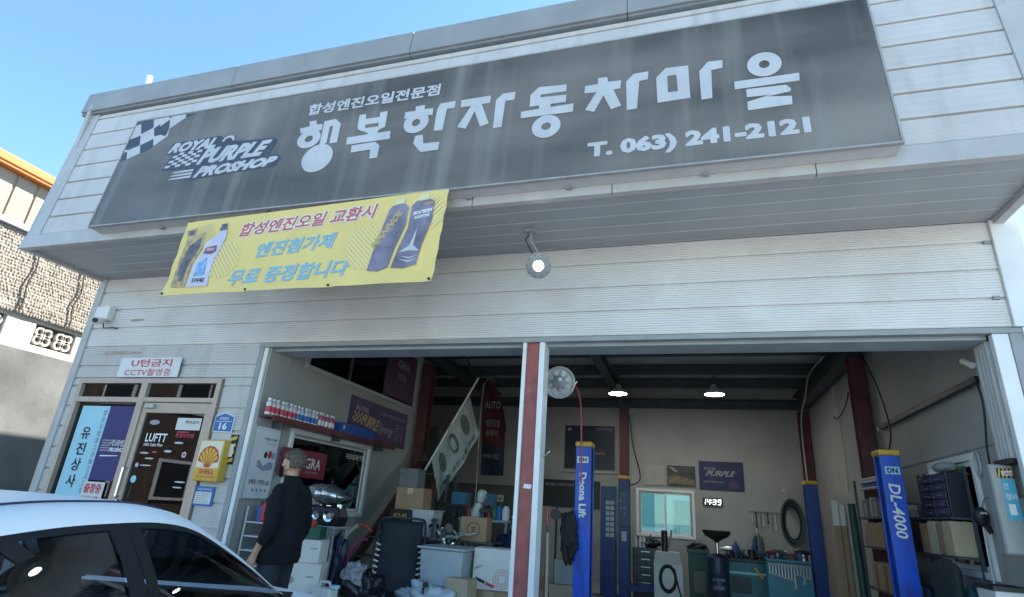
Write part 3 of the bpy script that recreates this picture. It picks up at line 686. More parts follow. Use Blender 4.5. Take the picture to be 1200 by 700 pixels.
bprint('can_print', [[(-2.50, 3.41), (-2.45, 3.60), (-2.38, 3.80), (-2.37, 4.03), (-2.33, 4.07), (-2.18, 4.085), (-2.135, 4.05), (-2.15, 3.85), (-2.22, 3.62), (-2.25, 3.43), (-2.37, 3.40)]], CANM, 0.008)
bprint('cap_print', [[(-2.55, 4.06), (-2.53, 4.12), (-2.45, 4.125), (-2.45, 4.065)], [(-2.31, 4.08), (-2.29, 4.14), (-2.21, 4.145), (-2.20, 4.088)]], mat('print_pale', (0.68, 0.66, 0.42), 0.6), 0.008)
text('MANNOL', TB, [(-2.69, 3.60), (-2.445, 3.965), (-2.485, 4.03), (-2.74, 3.665)], GOLD, BN, d=0.011, bold=0.05, warp=bw)
text('MOLYBDEN', TB, [(-2.34, 3.93), (-2.16, 3.955), (-2.155, 3.99), (-2.335, 3.965)], INKW, BN, d=0.011, bold=0.04, warp=bw)
text('ADDITIVE', TB, [(-2.33, 3.885), (-2.18, 3.905), (-2.175, 3.935), (-2.325, 3.915)], INKW, BN, d=0.011, bold=0.04, warp=bw)
text('9991', TB, [(-2.24, 4.02), (-2.15, 4.03), (-2.15, 4.06), (-2.24, 4.05)], GOLD, BN, d=0.011, bold=0.05, warp=bw)
bprint('spark_print', [[(-2.44, 3.56), (-2.34, 3.62), (-2.28, 3.80), (-2.30, 3.62), (-2.23, 3.56), (-2.33, 3.57)], [(-2.42, 3.52), (-2.33, 3.49), (-2.24, 3.52), (-2.33, 3.505)], [(-2.43, 3.49), (-2.33, 3.455), (-2.24, 3.49), (-2.33, 3.472)]], INKL, 0.011)
for a in (0.0, 0.33, 0.66, 1.0):
    x, z, d = bpt(a, 1.0); obj('tie_cord', MB().tube([(x, -1.27 - d, z), (x, -1.22, z + 0.05)], 0.006, 5), BLACK, BN)
for a, tx in ((0.0, -5.4), (0.34, -4.15), (0.66, -3.0), (1.0, -1.9)):
    x, z, d = bpt(a, 0.0)
    obj('eyelet', MB(TB).cyl((x + (.02 if a < .5 else -.02), z + 0.02, d), (x + (.02 if a < .5 else -.02), z + 0.02, d + .012), 0.012, n=8), BLACK, BN)
# ------------------------------------------------------------------ small things on the facade
def plate(name, label, cat, T, u0, u1, v0, v1, m, d0=0.004, d1=0.012, bevel=0.0):
    c = T @ Vector(((u0 + u1) / 2, v0, 0))
    t = thing(name, label, cat, tuple(c))
    obj('panel', MB(T).prism(rect(u0, u1, v0, v1), d0, d1), m, t, bevel=bevel)
    return t
F0 = PF(0.0)
t = plate('notice_sign', 'white notice plate with red Korean lettering above the glass entrance', 'sign', F0, -6.95, -5.965, 2.705, 2.955, mat('notice_white', (0.70, 0.71, 0.73), 0.4, var=0.05, scale=6), 0.036, 0.044)
text('U턴금지', F0, (-6.76, -6.10, 2.835, 2.935), INKR, t, d=0.046, bold=0.02)
text('CCTV촬영중', F0, (-6.83, -6.08, 2.72, 2.81), INKR, t, d=0.046, bold=0.008)
# house number plate
t = thing('house_number_plate', 'blue house number plate reading 16 beside the glass door', 'sign', (-5.125, 0, 2.065))
obj('panel', MB(F0).prism([(-5.26, 2.07), (-4.985, 2.065), (-4.985, 2.25), (-5.04, 2.265), (-5.125, 2.295), (-5.21, 2.265), (-5.26, 2.25)], 0.004, 0.014), INKW, t)
obj('field', MB(F0).prism([(-5.25, 2.08), (-4.995, 2.075), (-4.995, 2.24), (-5.04, 2.255), (-5.125, 2.282), (-5.21, 2.255), (-5.25, 2.24)], 0.0145, 0.0165), mat('plate_blue', (0.03, 0.15, 0.42), 0.4, var=0.05), t)
text('16', F0, (-5.175, -5.065, 2.095, 2.175), INKW, t, d=0.018, bold=0.03)
text('안덕원로', F0, (-5.19, -5.06, 2.205, 2.24), INKW, t, d=0.018); obj('rule', MB(F0).flat(rect(-5.235, -5.01, 2.186, 2.192), 0.018), INKW, t)
# light box with a scallop emblem
t = thing('light_box_sign', 'yellow and white light box sign with red scallop shell emblem', 'sign', (-5.09, -0.1, 1.525))
LBX = PF(-0.12)
obj('housing', MB(LBX).prism(rect(-5.275, -4.94, 1.525, 1.97), -0.115, 0), mat('lightbox_yellow', (0.62, 0.40, 0.06), 0.4, var=0.08), t, bevel=0.008)
obj('face', MB(LBX).prism(rect(-5.26, -4.955, 1.665, 1.955), 0.001, 0.004), mat('lightbox_cream', (0.78, 0.72, 0.56), 0.4, var=0.05), t)
obj('band', MB(LBX).prism(rect(-5.26, -4.955, 1.54, 1.664), 0.001, 0.004), mat('lightbox_orange', (0.70, 0.42, 0.04), 0.4, var=0.05), t)
cx, cy = -5.108, 1.735
def scallop(r, n=40):
    pts = [(cx - 0.035 * r, cy - 0.065 * r), (cx + 0.035 * r, cy - 0.065 * r), (cx + 0.055 * r, cy - 0.02 * r)]
    for k in range(n + 1):
        a = R(-8) + R(196) * k / n; rr = (0.135 + 0.006 * abs(math.sin(a * 6.5))) * r
        pts.append((cx + rr * math.cos(a), cy + 0.02 * r + rr * 1.05 * math.sin(a)))
    pts.append((cx - 0.055 * r, cy - 0.02 * r)); return pts
em = obj('emblem', MB(LBX).flat(scallop(1.0), 0.006), mat('emblem_red', (0.52, 0.05, 0.03), 0.4), t)
EMY = mat('emblem_yellow', (0.75, 0.45, 0.05), 0.4)
for k in range(7):
    a = R(12) + R(156) * k / 6; b = R(9.5)
    obj('emblem_ray', MB(LBX).flat([(cx + 0.012 * math.cos(a), cy - 0.045 + 0.012 * math.sin(a)), (cx + 0.118 * math.cos(a - b), cy + 0.02 + 0.12 * math.sin(a - b)), (cx + 0.127 * math.cos(a), cy + 0.02 + 0.130 * math.sin(a)), (cx + 0.118 * math.cos(a + b), cy + 0.02 + 0.12 * math.sin(a + b))], 0.0075), EMY, em)
text('SHELL', LBX, (-5.20, -4.99, 1.60, 1.65), INKR, t, d=0.006, bold=0.04); text('동부대리점', LBX, (-5.22, -4.97, 1.555, 1.585), INKR, t, d=0.006)
# framed certificate
t = plate('certificate_plate', 'blue bordered white certificate below the light box sign', 'sign', F0, -5.30, -5.03, 1.27, 1.47, INKB, 0.004, 0.014)
obj('paper', MB(F0).prism(rect(-5.275, -5.055, 1.29, 1.415), 0.0145, 0.016), WBOX, t)
text('자동차정비업', F0, (-5.26, -5.07, 1.43, 1.455), INKW, t, d=0.017)
for k in range(5): obj('text_line', MB(F0).flat(rect(-5.255, -5.08 - .02 * (k % 3), 1.305 + k * .022, 1.311 + k * .022), 0.0175), INKG, t)
# hazard striped guard on the jamb
t = thing('corner_guard', 'yellow and black striped guard strip on the bay jamb', 'guard', (-4.9, -0.01, 1.72))
G0 = PF(-0.012)
obj('strip', MB(G0).prism(rect(-4.965, -4.872, 1.72, 2.045), 0.0, 0.012), BLACK, t)
for k in range(4):
    v = 1.73 + k * 0.08; obj('stripe', MB(G0).flat([(-4.963, v), (-4.874, v + .025), (-4.874, v + 0.062), (-4.963, v + 0.037)], 0.0135), YELP, t)
obj('label', MB(G0).flat(rect(-4.945, -4.892, 1.80, 1.94), 0.015), INKW, t)
# weathered tape on the siding
single('tape_strip', MB(F0).prism([(-7.36, 3.02), (-7.05, 3.015), (-6.74, 3.03), (-6.70, 3.035), (-6.78, 3.052), (-7.30, 3.052)], 0.003, 0.010), mat('old_tape', (0.42, 0.36, 0.27), 0.8, var=0.3, scale=12), 'torn beige strip of old tape above the entrance', 'tape')
single('tape_strip', MB(F0).prism([(-7.05, 3.47), (-6.86, 3.475), (-6.83, 3.49), (-6.95, 3.50), (-7.06, 3.485)], 0.003, 0.010), mat('old_tape', (0, 0, 0)), 'small beige scrap of tape high on the siding', 'tape')
# security cameras
def cctv(label, base, yaw, wall):
    t = thing('security_camera', label, 'camera', base)
    x, y, z = base
    if wall:
        obj('junction_box', MB().box(x - .12, x + .12, y, y + .10, z, z + .19), WHITE, t, bevel=0.012)
        obj('camera_body', MB().cyl((x + .06, y - .02, z - .03), (x + .16, y - .16, z - .07), 0.045, 0.045, 14), WHITE, t, smooth=40)
        obj('lens', MB().cyl((x + .162, y - .162, z - .0705), (x + .170, y - .172, z - .073), 0.034, 0.034, 14), BLACK, t, smooth=40)
        obj('arm', MB().tube([(x, y + .02, z), (x + .02, y, z - .04), (x + .08, y - .04, z - .04)], 0.016, 8), BLACK, t, smooth=40)
        obj('cable', MB().tube([(x + .03, y + .03, z), (x + .1, y + .02, z - .12), (x + .2, y + .08, z - .10), (x + .26, y + .09, z - .11)], 0.008, 6), BLACK, t, smooth=60)
    else:
        obj('bracket', MB().box(x - .08, x + .09, y - .05, y + .05, z, z + .02), LGREY, t, bevel=0.004)
        obj('arm', MB().tube([(x, y, z + .02), (x, y, z + .09), (x - .03, y - .02, z + .12)], 0.014, 8), WHITE, t, smooth=40)
        obj('camera_body', MB().cyl((x - .04, y + .02, z + .05), (x + .02, y - .05, z + .21), 0.034, 0.038, 14), WHITE, t, smooth=40)
        obj('lens', MB().cyl((x - .04, y + .02, z + .05), (x - .045, y + .026, z + .036), 0.026, 0.034, 14), BLACK, t, smooth=40)
cctv('white security camera on a junction box at the left corner under the soffit', (-7.50, -0.10, 3.48), 0, True)
p = FP @ Vector((-6.98, 2.462, -0.03)); cctv('small white security camera standing on the roof edge', tuple(p), 0, False)
# lit floodlight hanging from the soffit
t = thing('flood_lamp', 'lit round lamp on an arm below the soffit', 'lamp', (-1.40, -0.5, 4.10))
obj('mount', MB().box(-1.50, -1.38, -0.54, -0.44, 4.075, 4.108), GREY, t, bevel=0.006)
obj('arm', MB().tube([(-1.44, -0.49, 4.08), (-1.43, -0.50, 3.98), (-1.37, -0.51, 3.88), (-1.34, -0.50, 3.82)], 0.014, 8), GREY, t, smooth=40)
LT = Matrix.Translation((-1.335, -0.50, 3.71)) @ Vector((-0.15, 0.75, 0.55)).to_track_quat('Z', 'Y').to_matrix().to_4x4()
obj('housing', MB(LT).lathe([(0.122, -0.045), (0.128, -0.042), (0.128, -0.025), (0.115, 0.02), (0.07, 0.075), (0.035, 0.09), (0.03, 0.12)], 28), GREY, t, smooth=40)
obj('reflector', MB(LT).lathe([(0.121, -0.044), (0.10, -0.030), (0.075, -0.016), (0.05, -0.012)], 28, cap=False), mat('lamp_reflector', (0.75, 0.76, 0.77), 0.35, var=0.05), t, smooth=60)
for k in range(10):
    a_ = 2 * math.pi * k / 10; obj('rim_screw', MB(LT).cyl((0.110 * math.cos(a_), 0.110 * math.sin(a_), -0.040), (0.110 * math.cos(a_), 0.110 * math.sin(a_), -0.050), 0.006, n=6), DARK, t)
obj('lamp_glass', MB(LT).lathe([(0.0001, -0.058), (0.035, -0.054), (0.062, -0.038), (0.070, -0.016)], 24), mat('lamp_lit', (1.0, 0.98, 0.95), 0.5, emit=9.0), t, smooth=60)
obj('cable', MB().tube([(-1.44, -0.47, 4.09), (-1.50, -0.46, 4.02), (-1.42, -0.44, 3.86), (-1.36, -0.44, 3.78)], 0.006, 6), BLACK, t, smooth=60)

# ------------------------------------------------------------------ neighbouring buildings
NX = -10.6
nb = thing('neighbour_house', 'neighbouring house with orange eaves, straw matting and cement wall', 'building', (NX - 2.5, 3, 0))
obj('cement_wall', MB().box(NX - 5, NX, -0.9, 12, 0, 3.42), mat('cement_render', (0.15, 0.15, 0.145), 0.9, var=0.35, scale=1.3, bump=0.35, bscale=18, dirt=((0.10, 0.10, 0.10), 0.7, 1.1, (1, 1.2, 0.7))), nb)
obj('upper_wall', MB().box(NX - 5, NX - 0.35, -0.9, 12, 3.42, 5.3), mat('cement_render', (0, 0, 0)), nb)
# straw matting: rows of twisted straw tied by cords
STRAW = mat('straw', (0.30, 0.265, 0.22), 0.9, var=0.25, scale=30, bump=0.5, bscale=50)
TN = PL(NX - 0.02)
def strawz(a, b):
    y, z = a * 5, b * 1.32
    row = math.floor(z / 0.055); ph = y / 0.05 + (0.5 if row % 2 else 0) + 0.8 * mnoise.noise((y * 2, row * 3.1, 1))
    return (-0.9 + y, 3.98 + z, 0.03 + 0.010 * abs(math.sin(math.pi * ph)) * (0.4 + abs(math.sin(math.pi * z / 0.055))) + 0.018 * mnoise.noise((y * 3, z * 3, 0)) + 0.012 * mnoise.noise((y * 40, z * 14, 5)))
mt = obj('straw_mat', MB(TN).grid(330, 130, strawz), STRAW, nb)
for k, (y, wv) in enumerate(((0.72, .02), (1.55, .03), (2.3, .02))):
    obj('mat_seam', MB(TN).tube([(y + wv * math.sin(j * 1.3 + k), 3.99 + j * 0.13, 0.075) for j in range(11)], 0.014, 5), mat('seam_dark', (0.07, 0.06, 0.05), 0.9), mt)
# parapet with pierced ornamental blocks
CONC = mat('white_concrete', (0.52, 0.49, 0.44), 0.8, var=0.08, scale=5, bump=0.1, bscale=40, dirt=((0.35, 0.33, 0.3), 0.4, 2, (1, 1, 1)))
pr = obj('parapet', holed([-0.9, 6.0], [3.42, 4.06], [(y, y + 0.70, 3.545, 3.915) for y in (-0.05, 1.12, 2.29, 3.46, 4.63)], 0.0, 0.12, PL(NX - 0.16)), CONC, nb, bevel=0.01)
obj('parapet_cap', MB(PL(NX - 0.16)).prism(rect(-0.9, 6.0, 4.061, 4.13), -0.05, 0.17), CONC, nb, bevel=0.012)
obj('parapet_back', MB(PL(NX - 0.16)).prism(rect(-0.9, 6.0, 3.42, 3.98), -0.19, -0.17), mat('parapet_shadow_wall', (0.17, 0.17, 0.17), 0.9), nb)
for y in (-0.05, 1.12, 2.29, 3.46):
    for c0 in (0.175, 0.525):
        mb = MB(PL(NX - 0.16))
        # a quatrefoil: four petals round a pierced centre
        for q in range(4):
            a0 = math.pi / 4 + q * math.pi / 2; pc_ = (y + c0 + 0.092 * math.cos(a0), 3.73 + 0.098 * math.sin(a0))
            n = 14; vs = []
            for d in (0.02, 0.10):
                for rr in (0.082, 0.046): vs += [(pc_[0] + rr * math.cos(2 * math.pi * k / n), pc_[1] + rr * 1.06 * math.sin(2 * math.pi * k / n), d) for k in range(n)]
            fs = []
            for k in range(n):
                j = (k + 1) % n
                fs += [(2 * n + k, 2 * n + j, 3 * n + j, 3 * n + k), (k, j, 2 * n + j, 2 * n + k), (n + k, n + j, 3 * n + j, 3 * n + k)]
            mb.add(vs, fs)
        mb.prism([(y + c0 + 0.03 * math.cos(k * math.pi / 4), 3.73 + 0.03 * math.sin(k * math.pi / 4)) for k in range(8)], 0.02, 0.095)
        obj('ornamental_block', mb, CONC, pr)
# upper storey: cream ribbed steel siding and orange eaves
CREAM = mat('cream_siding', (0.36, 0.285, 0.20), 0.5, var=0.05, scale=3)
for k in range(15):
    y = -1.0 + k * 0.33
    mb = MB(PL(NX + 0.02)); pr_ = [(y, 0), (y + .015, .0), (y + .02, .02), (y + .30, .02), (y + .305, 0), (y + .33, 0)]
    mb.add([(u, 5.40, d) for u, d in pr_] + [(u, 6.16, d) for u, d in pr_], [(i, i + 1, 7 + i, 6 + i) for i in range(5)])
    obj('siding_panel', mb, CREAM, nb)
obj('siding_trim', MB().box(NX - 0.05, NX + 0.08, -1.0, 4, 5.31, 5.40), WHITE, nb, bevel=0.01)
obj('upper_storey', MB().box(NX - 5, NX + 0.015, -0.99, 4, 5.38, 6.2), CREAM, nb)
ORG = mat('orange_metal', (0.72, 0.20, 0.03), 0.4, var=0.06)
obj('eaves', MB().box(NX - 5, NX + 0.18, -1.1, 4.1, 6.17, 6.21), ORG, nb)
obj('eaves_trim', MB().box(NX + 0.12, NX + 0.20, -1.12, 4.12, 6.215, 6.36), ORG, nb, bevel=0.012)
obj('roof_sheet', MB().add([(NX + 0.11, -1.1, 6.34), (NX + 0.11, 4.1, 6.34), (NX - 5, 4.1, 7.2), (NX - 5, -1.1, 7.2)], [(0, 1, 2, 3)]), ORG, nb)
# building behind the back window, and the one past the right-hand corner
bk = thing('rear_building', 'teal metal-clad building outside the back window', 'building', (-0.5, 12.0, 0))
obj('wall', MB().box(-6, 5, 12.0, 15, 0, 2.9), mat('teal_cladding', (0.22, 0.48, 0.52), 0.5, var=0.1, scale=2), bk)
obj('roof', MB().box(-6.2, 5.2, 11.8, 15.2, 2.9, 3.05), WHITE, bk)
obj('door', MB().box(-0.45, 0.35, 11.95, 12.0, 0, 2.0), mat('teal_door', (0.10, 0.30, 0.33), 0.5), bk)
obj('window', MB().box(-1.4, -0.75, 11.95, 12.0, 1.3, 2.2), mat('teal_door', (0, 0, 0)), bk)
rb = thing('neighbour_shed', 'white sided shed with brown roof beyond the right corner', 'building', (6.5, 3.5, 0))
obj('wall', MB().box(5.0, 9, 2.0, 8, 0, 4.6), WHITE, rb)
obj('roof', MB().box(4.8, 9.2, 1.8, 8.2, 4.6, 4.8), mat('brown_roof', (0.14, 0.08, 0.06), 0.6, var=0.2), rb)
t = single('cable_loop', MB().tube([(2.96 + 0.10 * math.cos(a), -0.1, 4.33 + 0.20 * math.sin(a)) for a in (2 * math.pi * k / 20 for k in range(20))], 0.014, 6, closed=True), BLACK, 'black coil of cable hanging past the right end of the soffit', 'cable', smooth=60)
t = single('cable_hanger', MB().tube([(2.70, -0.1, 4.50), (2.86, -0.1, 4.545), (2.97, -0.1, 4.535)], 0.012, 6), BLACK, 'short black cable arm holding the coil at the right corner', 'cable', smooth=60)

# house added out of view left of the camera to darken the door reflections
ch_ = thing('added_street_house', 'unseen brown brick house added for the entrance glass to mirror', 'building', (-22, -14, 0))
BRK = mat('brown_brick', (0.11, 0.075, 0.06), 0.85, var=0.35, scale=5, bump=0.3, bscale=30)
obj('wall', MB().box(-30, -17, -22, -9, 0, 6.2), BRK, ch_); obj('roof', MB().box(-30.4, -16.6, -22.4, -8.6, 6.2, 6.5), DARK, ch_)
for z in (1.0, 3.9):
    for k in range(5):
        w_ = obj('window', MB(PL(-16.98)).prism(rect(-21 + k * 2.4, -19.6 + k * 2.4, z, z + 1.3), 0, .06), WHITE, ch_); obj('pane', MB(PL(-16.98)).prism(rect(-20.9 + k * 2.4, -19.7 + k * 2.4, z + .1, z + 1.2), .062, .07), INKK, w_)
        w_ = obj('window', MB(plane((0, -8.98, 0), (-1, 0, 0), (0, 0, 1))).prism(rect(17.6 + k * 2.4, 19.0 + k * 2.4, z, z + 1.3), 0, .06), WHITE, ch_); obj('pane', MB(plane((0, -8.98, 0), (-1, 0, 0), (0, 0, 1))).prism(rect(17.7 + k * 2.4, 18.9 + k * 2.4, z + .1, z + 1.2), .062, .07), INKK, w_)
# ------------------------------------------------------------------ parked car (forward = local +Y, right = local +X)
CAR = thing('parked_car', 'white sedan with dark tinted windows parked in front of the shop', 'car', (-2.568, -3.826, -0.031 + 0.02), 0.3018)
CW = mat('car_white_paint', (0.88, 0.875, 0.86), 0.32, var=0.01, scale=1, spec=0.4)
CINT = mat('car_interior', (0.09, 0.09, 0.092), 0.8, var=0.2, scale=12)
CTRIM = mat('car_black_trim', (0.012, 0.013, 0.015), 0.6, spec=0.25, var=0.1)
def cm(): return MB()
def interp(tab, a):
    for (a0, *p0), (a1, *p1) in zip(tab, tab[1:]):
        if a0 <= a <= a1:
            t = (a - a0) / (a1 - a0); t2 = t
            return [x + (y - x) * t2 for x, y in zip(p0, p1)]
    return tab[0][1:] if a < tab[0][0] else tab[-1][1:]
# rail: upper edge of the side glass, from the rear deck over the roof to the cowl: a -> (half width, height)
RAIL0 = [(-1.95, .66, .985), (-1.6, .60, 1.09), (-1.3, .578, 1.175), (-1.1, .580, 1.22), (-.8, .60, 1.275), (-.4, .61, 1.315), (-.1, .615, 1.325), (.2, .615, 1.32), (.5, .61, 1.28), (.8, .64, 1.18), (1.1, .68, 1.06), (1.4, .715, .93), (1.52, .73, .88)]
def cat_rom(tab, a):
    i = max(0, min(len(tab) - 2, next((k for k in range(len(tab) - 1) if tab[k][0] <= a <= tab[k + 1][0]), 0 if a < tab[0][0] else len(tab) - 2)))
    p0, p1, p2, p3 = tab[max(0, i - 1)], tab[i], tab[i + 1], tab[min(len(tab) - 1, i + 2)]
    t = (a - p1[0]) / (p2[0] - p1[0]); out = []
    for k in (1, 2):
        m1 = (p2[k] - p0[k]) / (p2[0] - p0[0]) * (p2[0] - p1[0]); m2 = (p3[k] - p1[k]) / (p3[0] - p1[0]) * (p2[0] - p1[0])
        out.append((2 * t**3 - 3 * t**2 + 1) * p1[k] + (t**3 - 2 * t**2 + t) * m1 + (-2 * t**3 + 3 * t**2) * p2[k] + (t**3 - t**2) * m2)
    return out
AS = [-1.95 + 3.47 * k / 64 for k in range(65)]
def over(a, s):           # s from -1 (left rail) to 1 (right rail)
    b, z = cat_rom(RAIL0, a)
    crown = 0.105 if -1.2 < a < 0.45 else 0.105 - 0.03 * min(1, (abs(a + 0.4) - 0.8) / 0.9)
    e = abs(s); lift = 0.060 * (1 - e ** 14) + (crown - 0.085) * (1 - e ** 2.4)
    return (b * s, a, z + lift)
# greenhouse skin: pillars and roof are white, the two screens are glass
SS = [-1, -.985, -.965, -.94, -.91, -.88, -.7, -.45, -.2, 0, .2, .45, .7, .88, .91, .94, .965, .985, 1]
def part_grid(a0, a1, keep):
    mb = cm()
    for i in range(len(AS) - 1):
        for j in range(len(SS) - 1):
            am = (AS[i] + AS[i + 1]) / 2; sm = (SS[j] + SS[j + 1]) / 2
            if not keep(am, sm): continue
            q = [over(AS[i], SS[j]), over(AS[i], SS[j + 1]), over(AS[i + 1], SS[j + 1]), over(AS[i + 1], SS[j])]
            mb.add(q, [(0, 1, 2, 3)])
    return mb
roofk = lambda a, s: (-1.12 < a < 0.47) or abs(s) > .88
obj('roof', part_grid(0, 0, roofk), CW, CAR, smooth=180, local=True)
obj('windshield', part_grid(0, 0, lambda a, s: a >= 0.47 and abs(s) <= .88), GLASSC, CAR, smooth=180, local=True)
obj('rear_window', part_grid(0, 0, lambda a, s: a <= -1.12 and abs(s) <= .88), GLASSC, CAR, smooth=180, local=True)
for sg in (-1, 1):
    obj('roof_molding', cm().tube([(lambda p: (p[0], p[1], p[2] + 0.001))(over(-1.1 + 1.5 * k / 24, 0.80 * sg)) for k in range(25)], 0.0035, 6), mat('molding_blue', (0.015, 0.02, 0.07), 0.4), CAR, smooth=60, local=True)
BELT = [(-2.0, .80, .93), (-1.2, .835, .925), (0, .845, .905), (1.0, .835, .885), (1.56, .80, .86)]
def side(a, t, sg):
    b0, z0 = cat_rom(BELT, a); b1, z1 = cat_rom(RAIL0, a); bow = 0.025 * math.sin(math.pi * t)
    return (sg * (b0 + (b1 - b0) * t + bow), a, z0 + (z1 - z0) * t)
def sidegrid(a0, a1, t0, t1, sg, n=20, m=6, off=0.0):
    def fn(u, v):
        p = side(a0 + (a1 - a0) * u, t0 + (t1 - t0) * v, sg); return (p[0] + sg * off, p[1], p[2] + off * 0.3)
    return cm().grid(n, m, fn)
for sg in (1, -1):
    # door glass stands inside a black sash; pillars between
    for nm, a0, a1 in (('rear_door_window', -1.02, -0.13), ('front_door_window', 0.04, 1.30)):
        obj(nm, sidegrid(a0, a1, 0.02, 0.955, sg, 24, 8, -0.006), GLASSC, CAR, smooth=180, local=True)
    obj('quarter_window', sidegrid(-1.42, -1.07, 0.03, 0.88, sg, 8, 6, -0.006), GLASSC, CAR, smooth=180, local=True)
    for a0, a1, t0, t1 in ((-0.13, -0.035, 0, .96), (-0.03, 0.04, 0, .96), (-1.07, -1.02, 0, .96)):
        obj('pillar_trim', sidegrid(a0, a1, t0, t1, sg, 3, 8, 0.0), CTRIM, CAR, smooth=180, local=True)
    obj('window_sash', sidegrid(-1.46, 1.50, 0.95, 1.0, sg, 60, 2, 0.0), CTRIM, CAR, smooth=180, local=True)
    obj('pillar_trim', sidegrid(1.30, 1.48, 0.0, 0.955, sg, 6, 6, 0.0), CTRIM, CAR, smooth=180, local=True)
    obj('quarter_panel', sidegrid(-1.95, -1.42, 0.0, 1.0, sg, 10, 6, 0.0), CW, CAR, smooth=180, local=True)
    obj('belt_molding', cm().tube([side(-1.4 + 2.85 * k / 30, 0.0, sg) for k in range(31)], 0.010, 6), CHROME, CAR, smooth=60, local=True)
    # mirrors and handles
    mi_ = obj('door_mirror', cm().ball((sg * 0.98, 1.22, 0.86), (0.11, 0.07, 0.07), 16, 10), CW, CAR, smooth=180, local=True)
    obj('mirror_stalk', cm().box(sg * 0.80, sg * 0.93, 1.20, 1.27, 0.82, 0.86), CTRIM, mi_, bevel=0.01, local=True)
    obj('mirror_glass', cm().ball((sg * 0.98, 1.165, 0.86), (0.10, 0.02, 0.058), 14, 8), CHROME, mi_, smooth=180, local=True)
    for a in (-0.85, 0.2):
        obj('door_handle', cm().tube([(sg * 0.905, a, .80), (sg * 0.935, a + .03, .80), (sg * 0.935, a + .19, .80), (sg * 0.905, a + .22, .80)], 0.013, 8), CW, CAR, smooth=60, local=True)
# lower body: half sections swept along the length (a, half width, belt height, deck height at centre)
ST = [(-2.40, .62, .80, .82), (-2.36, .76, .86, .90), (-2.2, .84, .92, .96), (-1.97, .875, .94, 1.0), (-1.55, .895, .925, None), (-.8, .905, .92, None), (0, .91, .905, None), (.8, .905, .885, None), (1.50, .90, .865, None), (1.58, .898, .86, .93), (1.9, .885, .83, .905), (2.2, .86, .77, .85), (2.38, .80, .68, .74), (2.44, .66, .60, .62)]
rings = []
for a, w_, bz, dz in ST:
    lo = .20 if abs(a) < 2.3 else .27
    pr = [(0, lo), (w_ - .12, lo), (w_ - .02, lo + .06), (w_, lo + .20), (w_, bz - .22), (w_ - .015, bz - .08), (w_ - .055, bz)]
    if dz is None: pr += [(w_ - .13, bz - .01), (w_ - .16, .40), (0.02, .38), (0, .38)]
    else: pr += [(w_ - .13, bz + (dz - bz) * .45), (w_ - .40, bz + (dz - bz) * .85), (0.05, dz), (0, dz)]
    full = [(b, a, z) for b, z in pr] + [(-b, a, z) for b, z in pr[::-1][1:-1]]
    rings.append(full)
mb = cm(); n = len(rings[0]); npr = 11
mb.loft(rings)
k = 0
for i in range(len(rings) - 1):
    for j in range(n):
        jj = j if j < npr - 1 else n - 1 - j
        if jj >= 7 and ST[i][3] is None and ST[i + 1][3] is None: mb.mi[k] = 1
        elif jj == 0: mb.mi[k] = 1
        k += 1
obj('body', mb, [CW, CINT], CAR, smooth=40, local=True)
obj('dashboard', cm().box(-.72, .72, 1.05, 1.45, .55, .86), CINT, CAR, bevel=0.05, local=True)
obj('cowl', cm().prism([(-.78, 1.40), (.78, 1.40), (.72, 1.66), (-.72, 1.66)], .866, .90), CTRIM, CAR, local=True)
for x in (-.38, .38):
    for a in (0.18, -0.78):
        s_ = obj('seat', cm().loft([[(x - .24, a, .42), (x + .24, a, .42), (x + .24, a + .12, .42), (x - .24, a + .12, .42)], [(x - .25, a - .12, .75), (x + .25, a - .12, .75), (x + .25, a, .75), (x - .25, a, .75)], [(x - .20, a - .2, 1.02), (x + .20, a - .2, 1.02), (x + .20, a - .12, 1.02), (x - .20, a - .12, 1.02)]]), CINT, CAR, bevel=0.03, local=True)
        obj('headrest', cm().ball((x, a - .2, 1.12), (.13, .055, .085), 12, 8), CINT, s_, smooth=180, local=True)
obj('steering_wheel', cm().tube([(-.38 + .18 * math.cos(t), .92 + .08 * math.sin(t), .90 + .16 * math.sin(t)) for t in (2 * math.pi * k / 20 for k in range(20))], 0.014, 8, closed=True), CTRIM, CAR, smooth=60, local=True)
for sx in (-1, 1):
    for a in (-1.42, 1.42):
        wh = obj('wheel', cm().cyl((sx * .68, a, .31), (sx * .885, a, .31), .225, n=24), GALV, CAR, smooth=40, local=True)
        obj('tyre', cm().tube([(sx * .79, a + .265 * math.cos(t), .31 + .265 * math.sin(t)) for t in (2 * math.pi * k / 28 for k in range(28))], 0.075, 10, closed=True), RUBBER, wh, smooth=180, local=True)
        obj('wheel_arch', cm().cyl((sx * .70, a, .33), (sx * .906, a, .33), .37, n=28), CTRIM, CAR, smooth=40, local=True)
    obj('headlight', cm().ball((sx * .68, 2.25, .66), (.16, .14, .07), 14, 8), CHROME, CAR, smooth=180, local=True)
    obj('tail_light', cm().ball((sx * .66, -2.33, .80), (.17, .08, .07), 14, 8), mat('tail_red', (.4, .01, .01), .2), CAR, smooth=180, local=True)
obj('grille', cm().box(-.45, .45, 2.41, 2.452, .40, .58), CTRIM, CAR, bevel=0.02, local=True)

# ------------------------------------------------------------------ person (forward = local +Y)
PX, PY, PZ = -3.68, -0.50, 0.06
MAN = thing('person', 'man in black jacket and face mask standing behind the car hood', 'person', (PX, PY, PZ), R(92))
H = 1.78
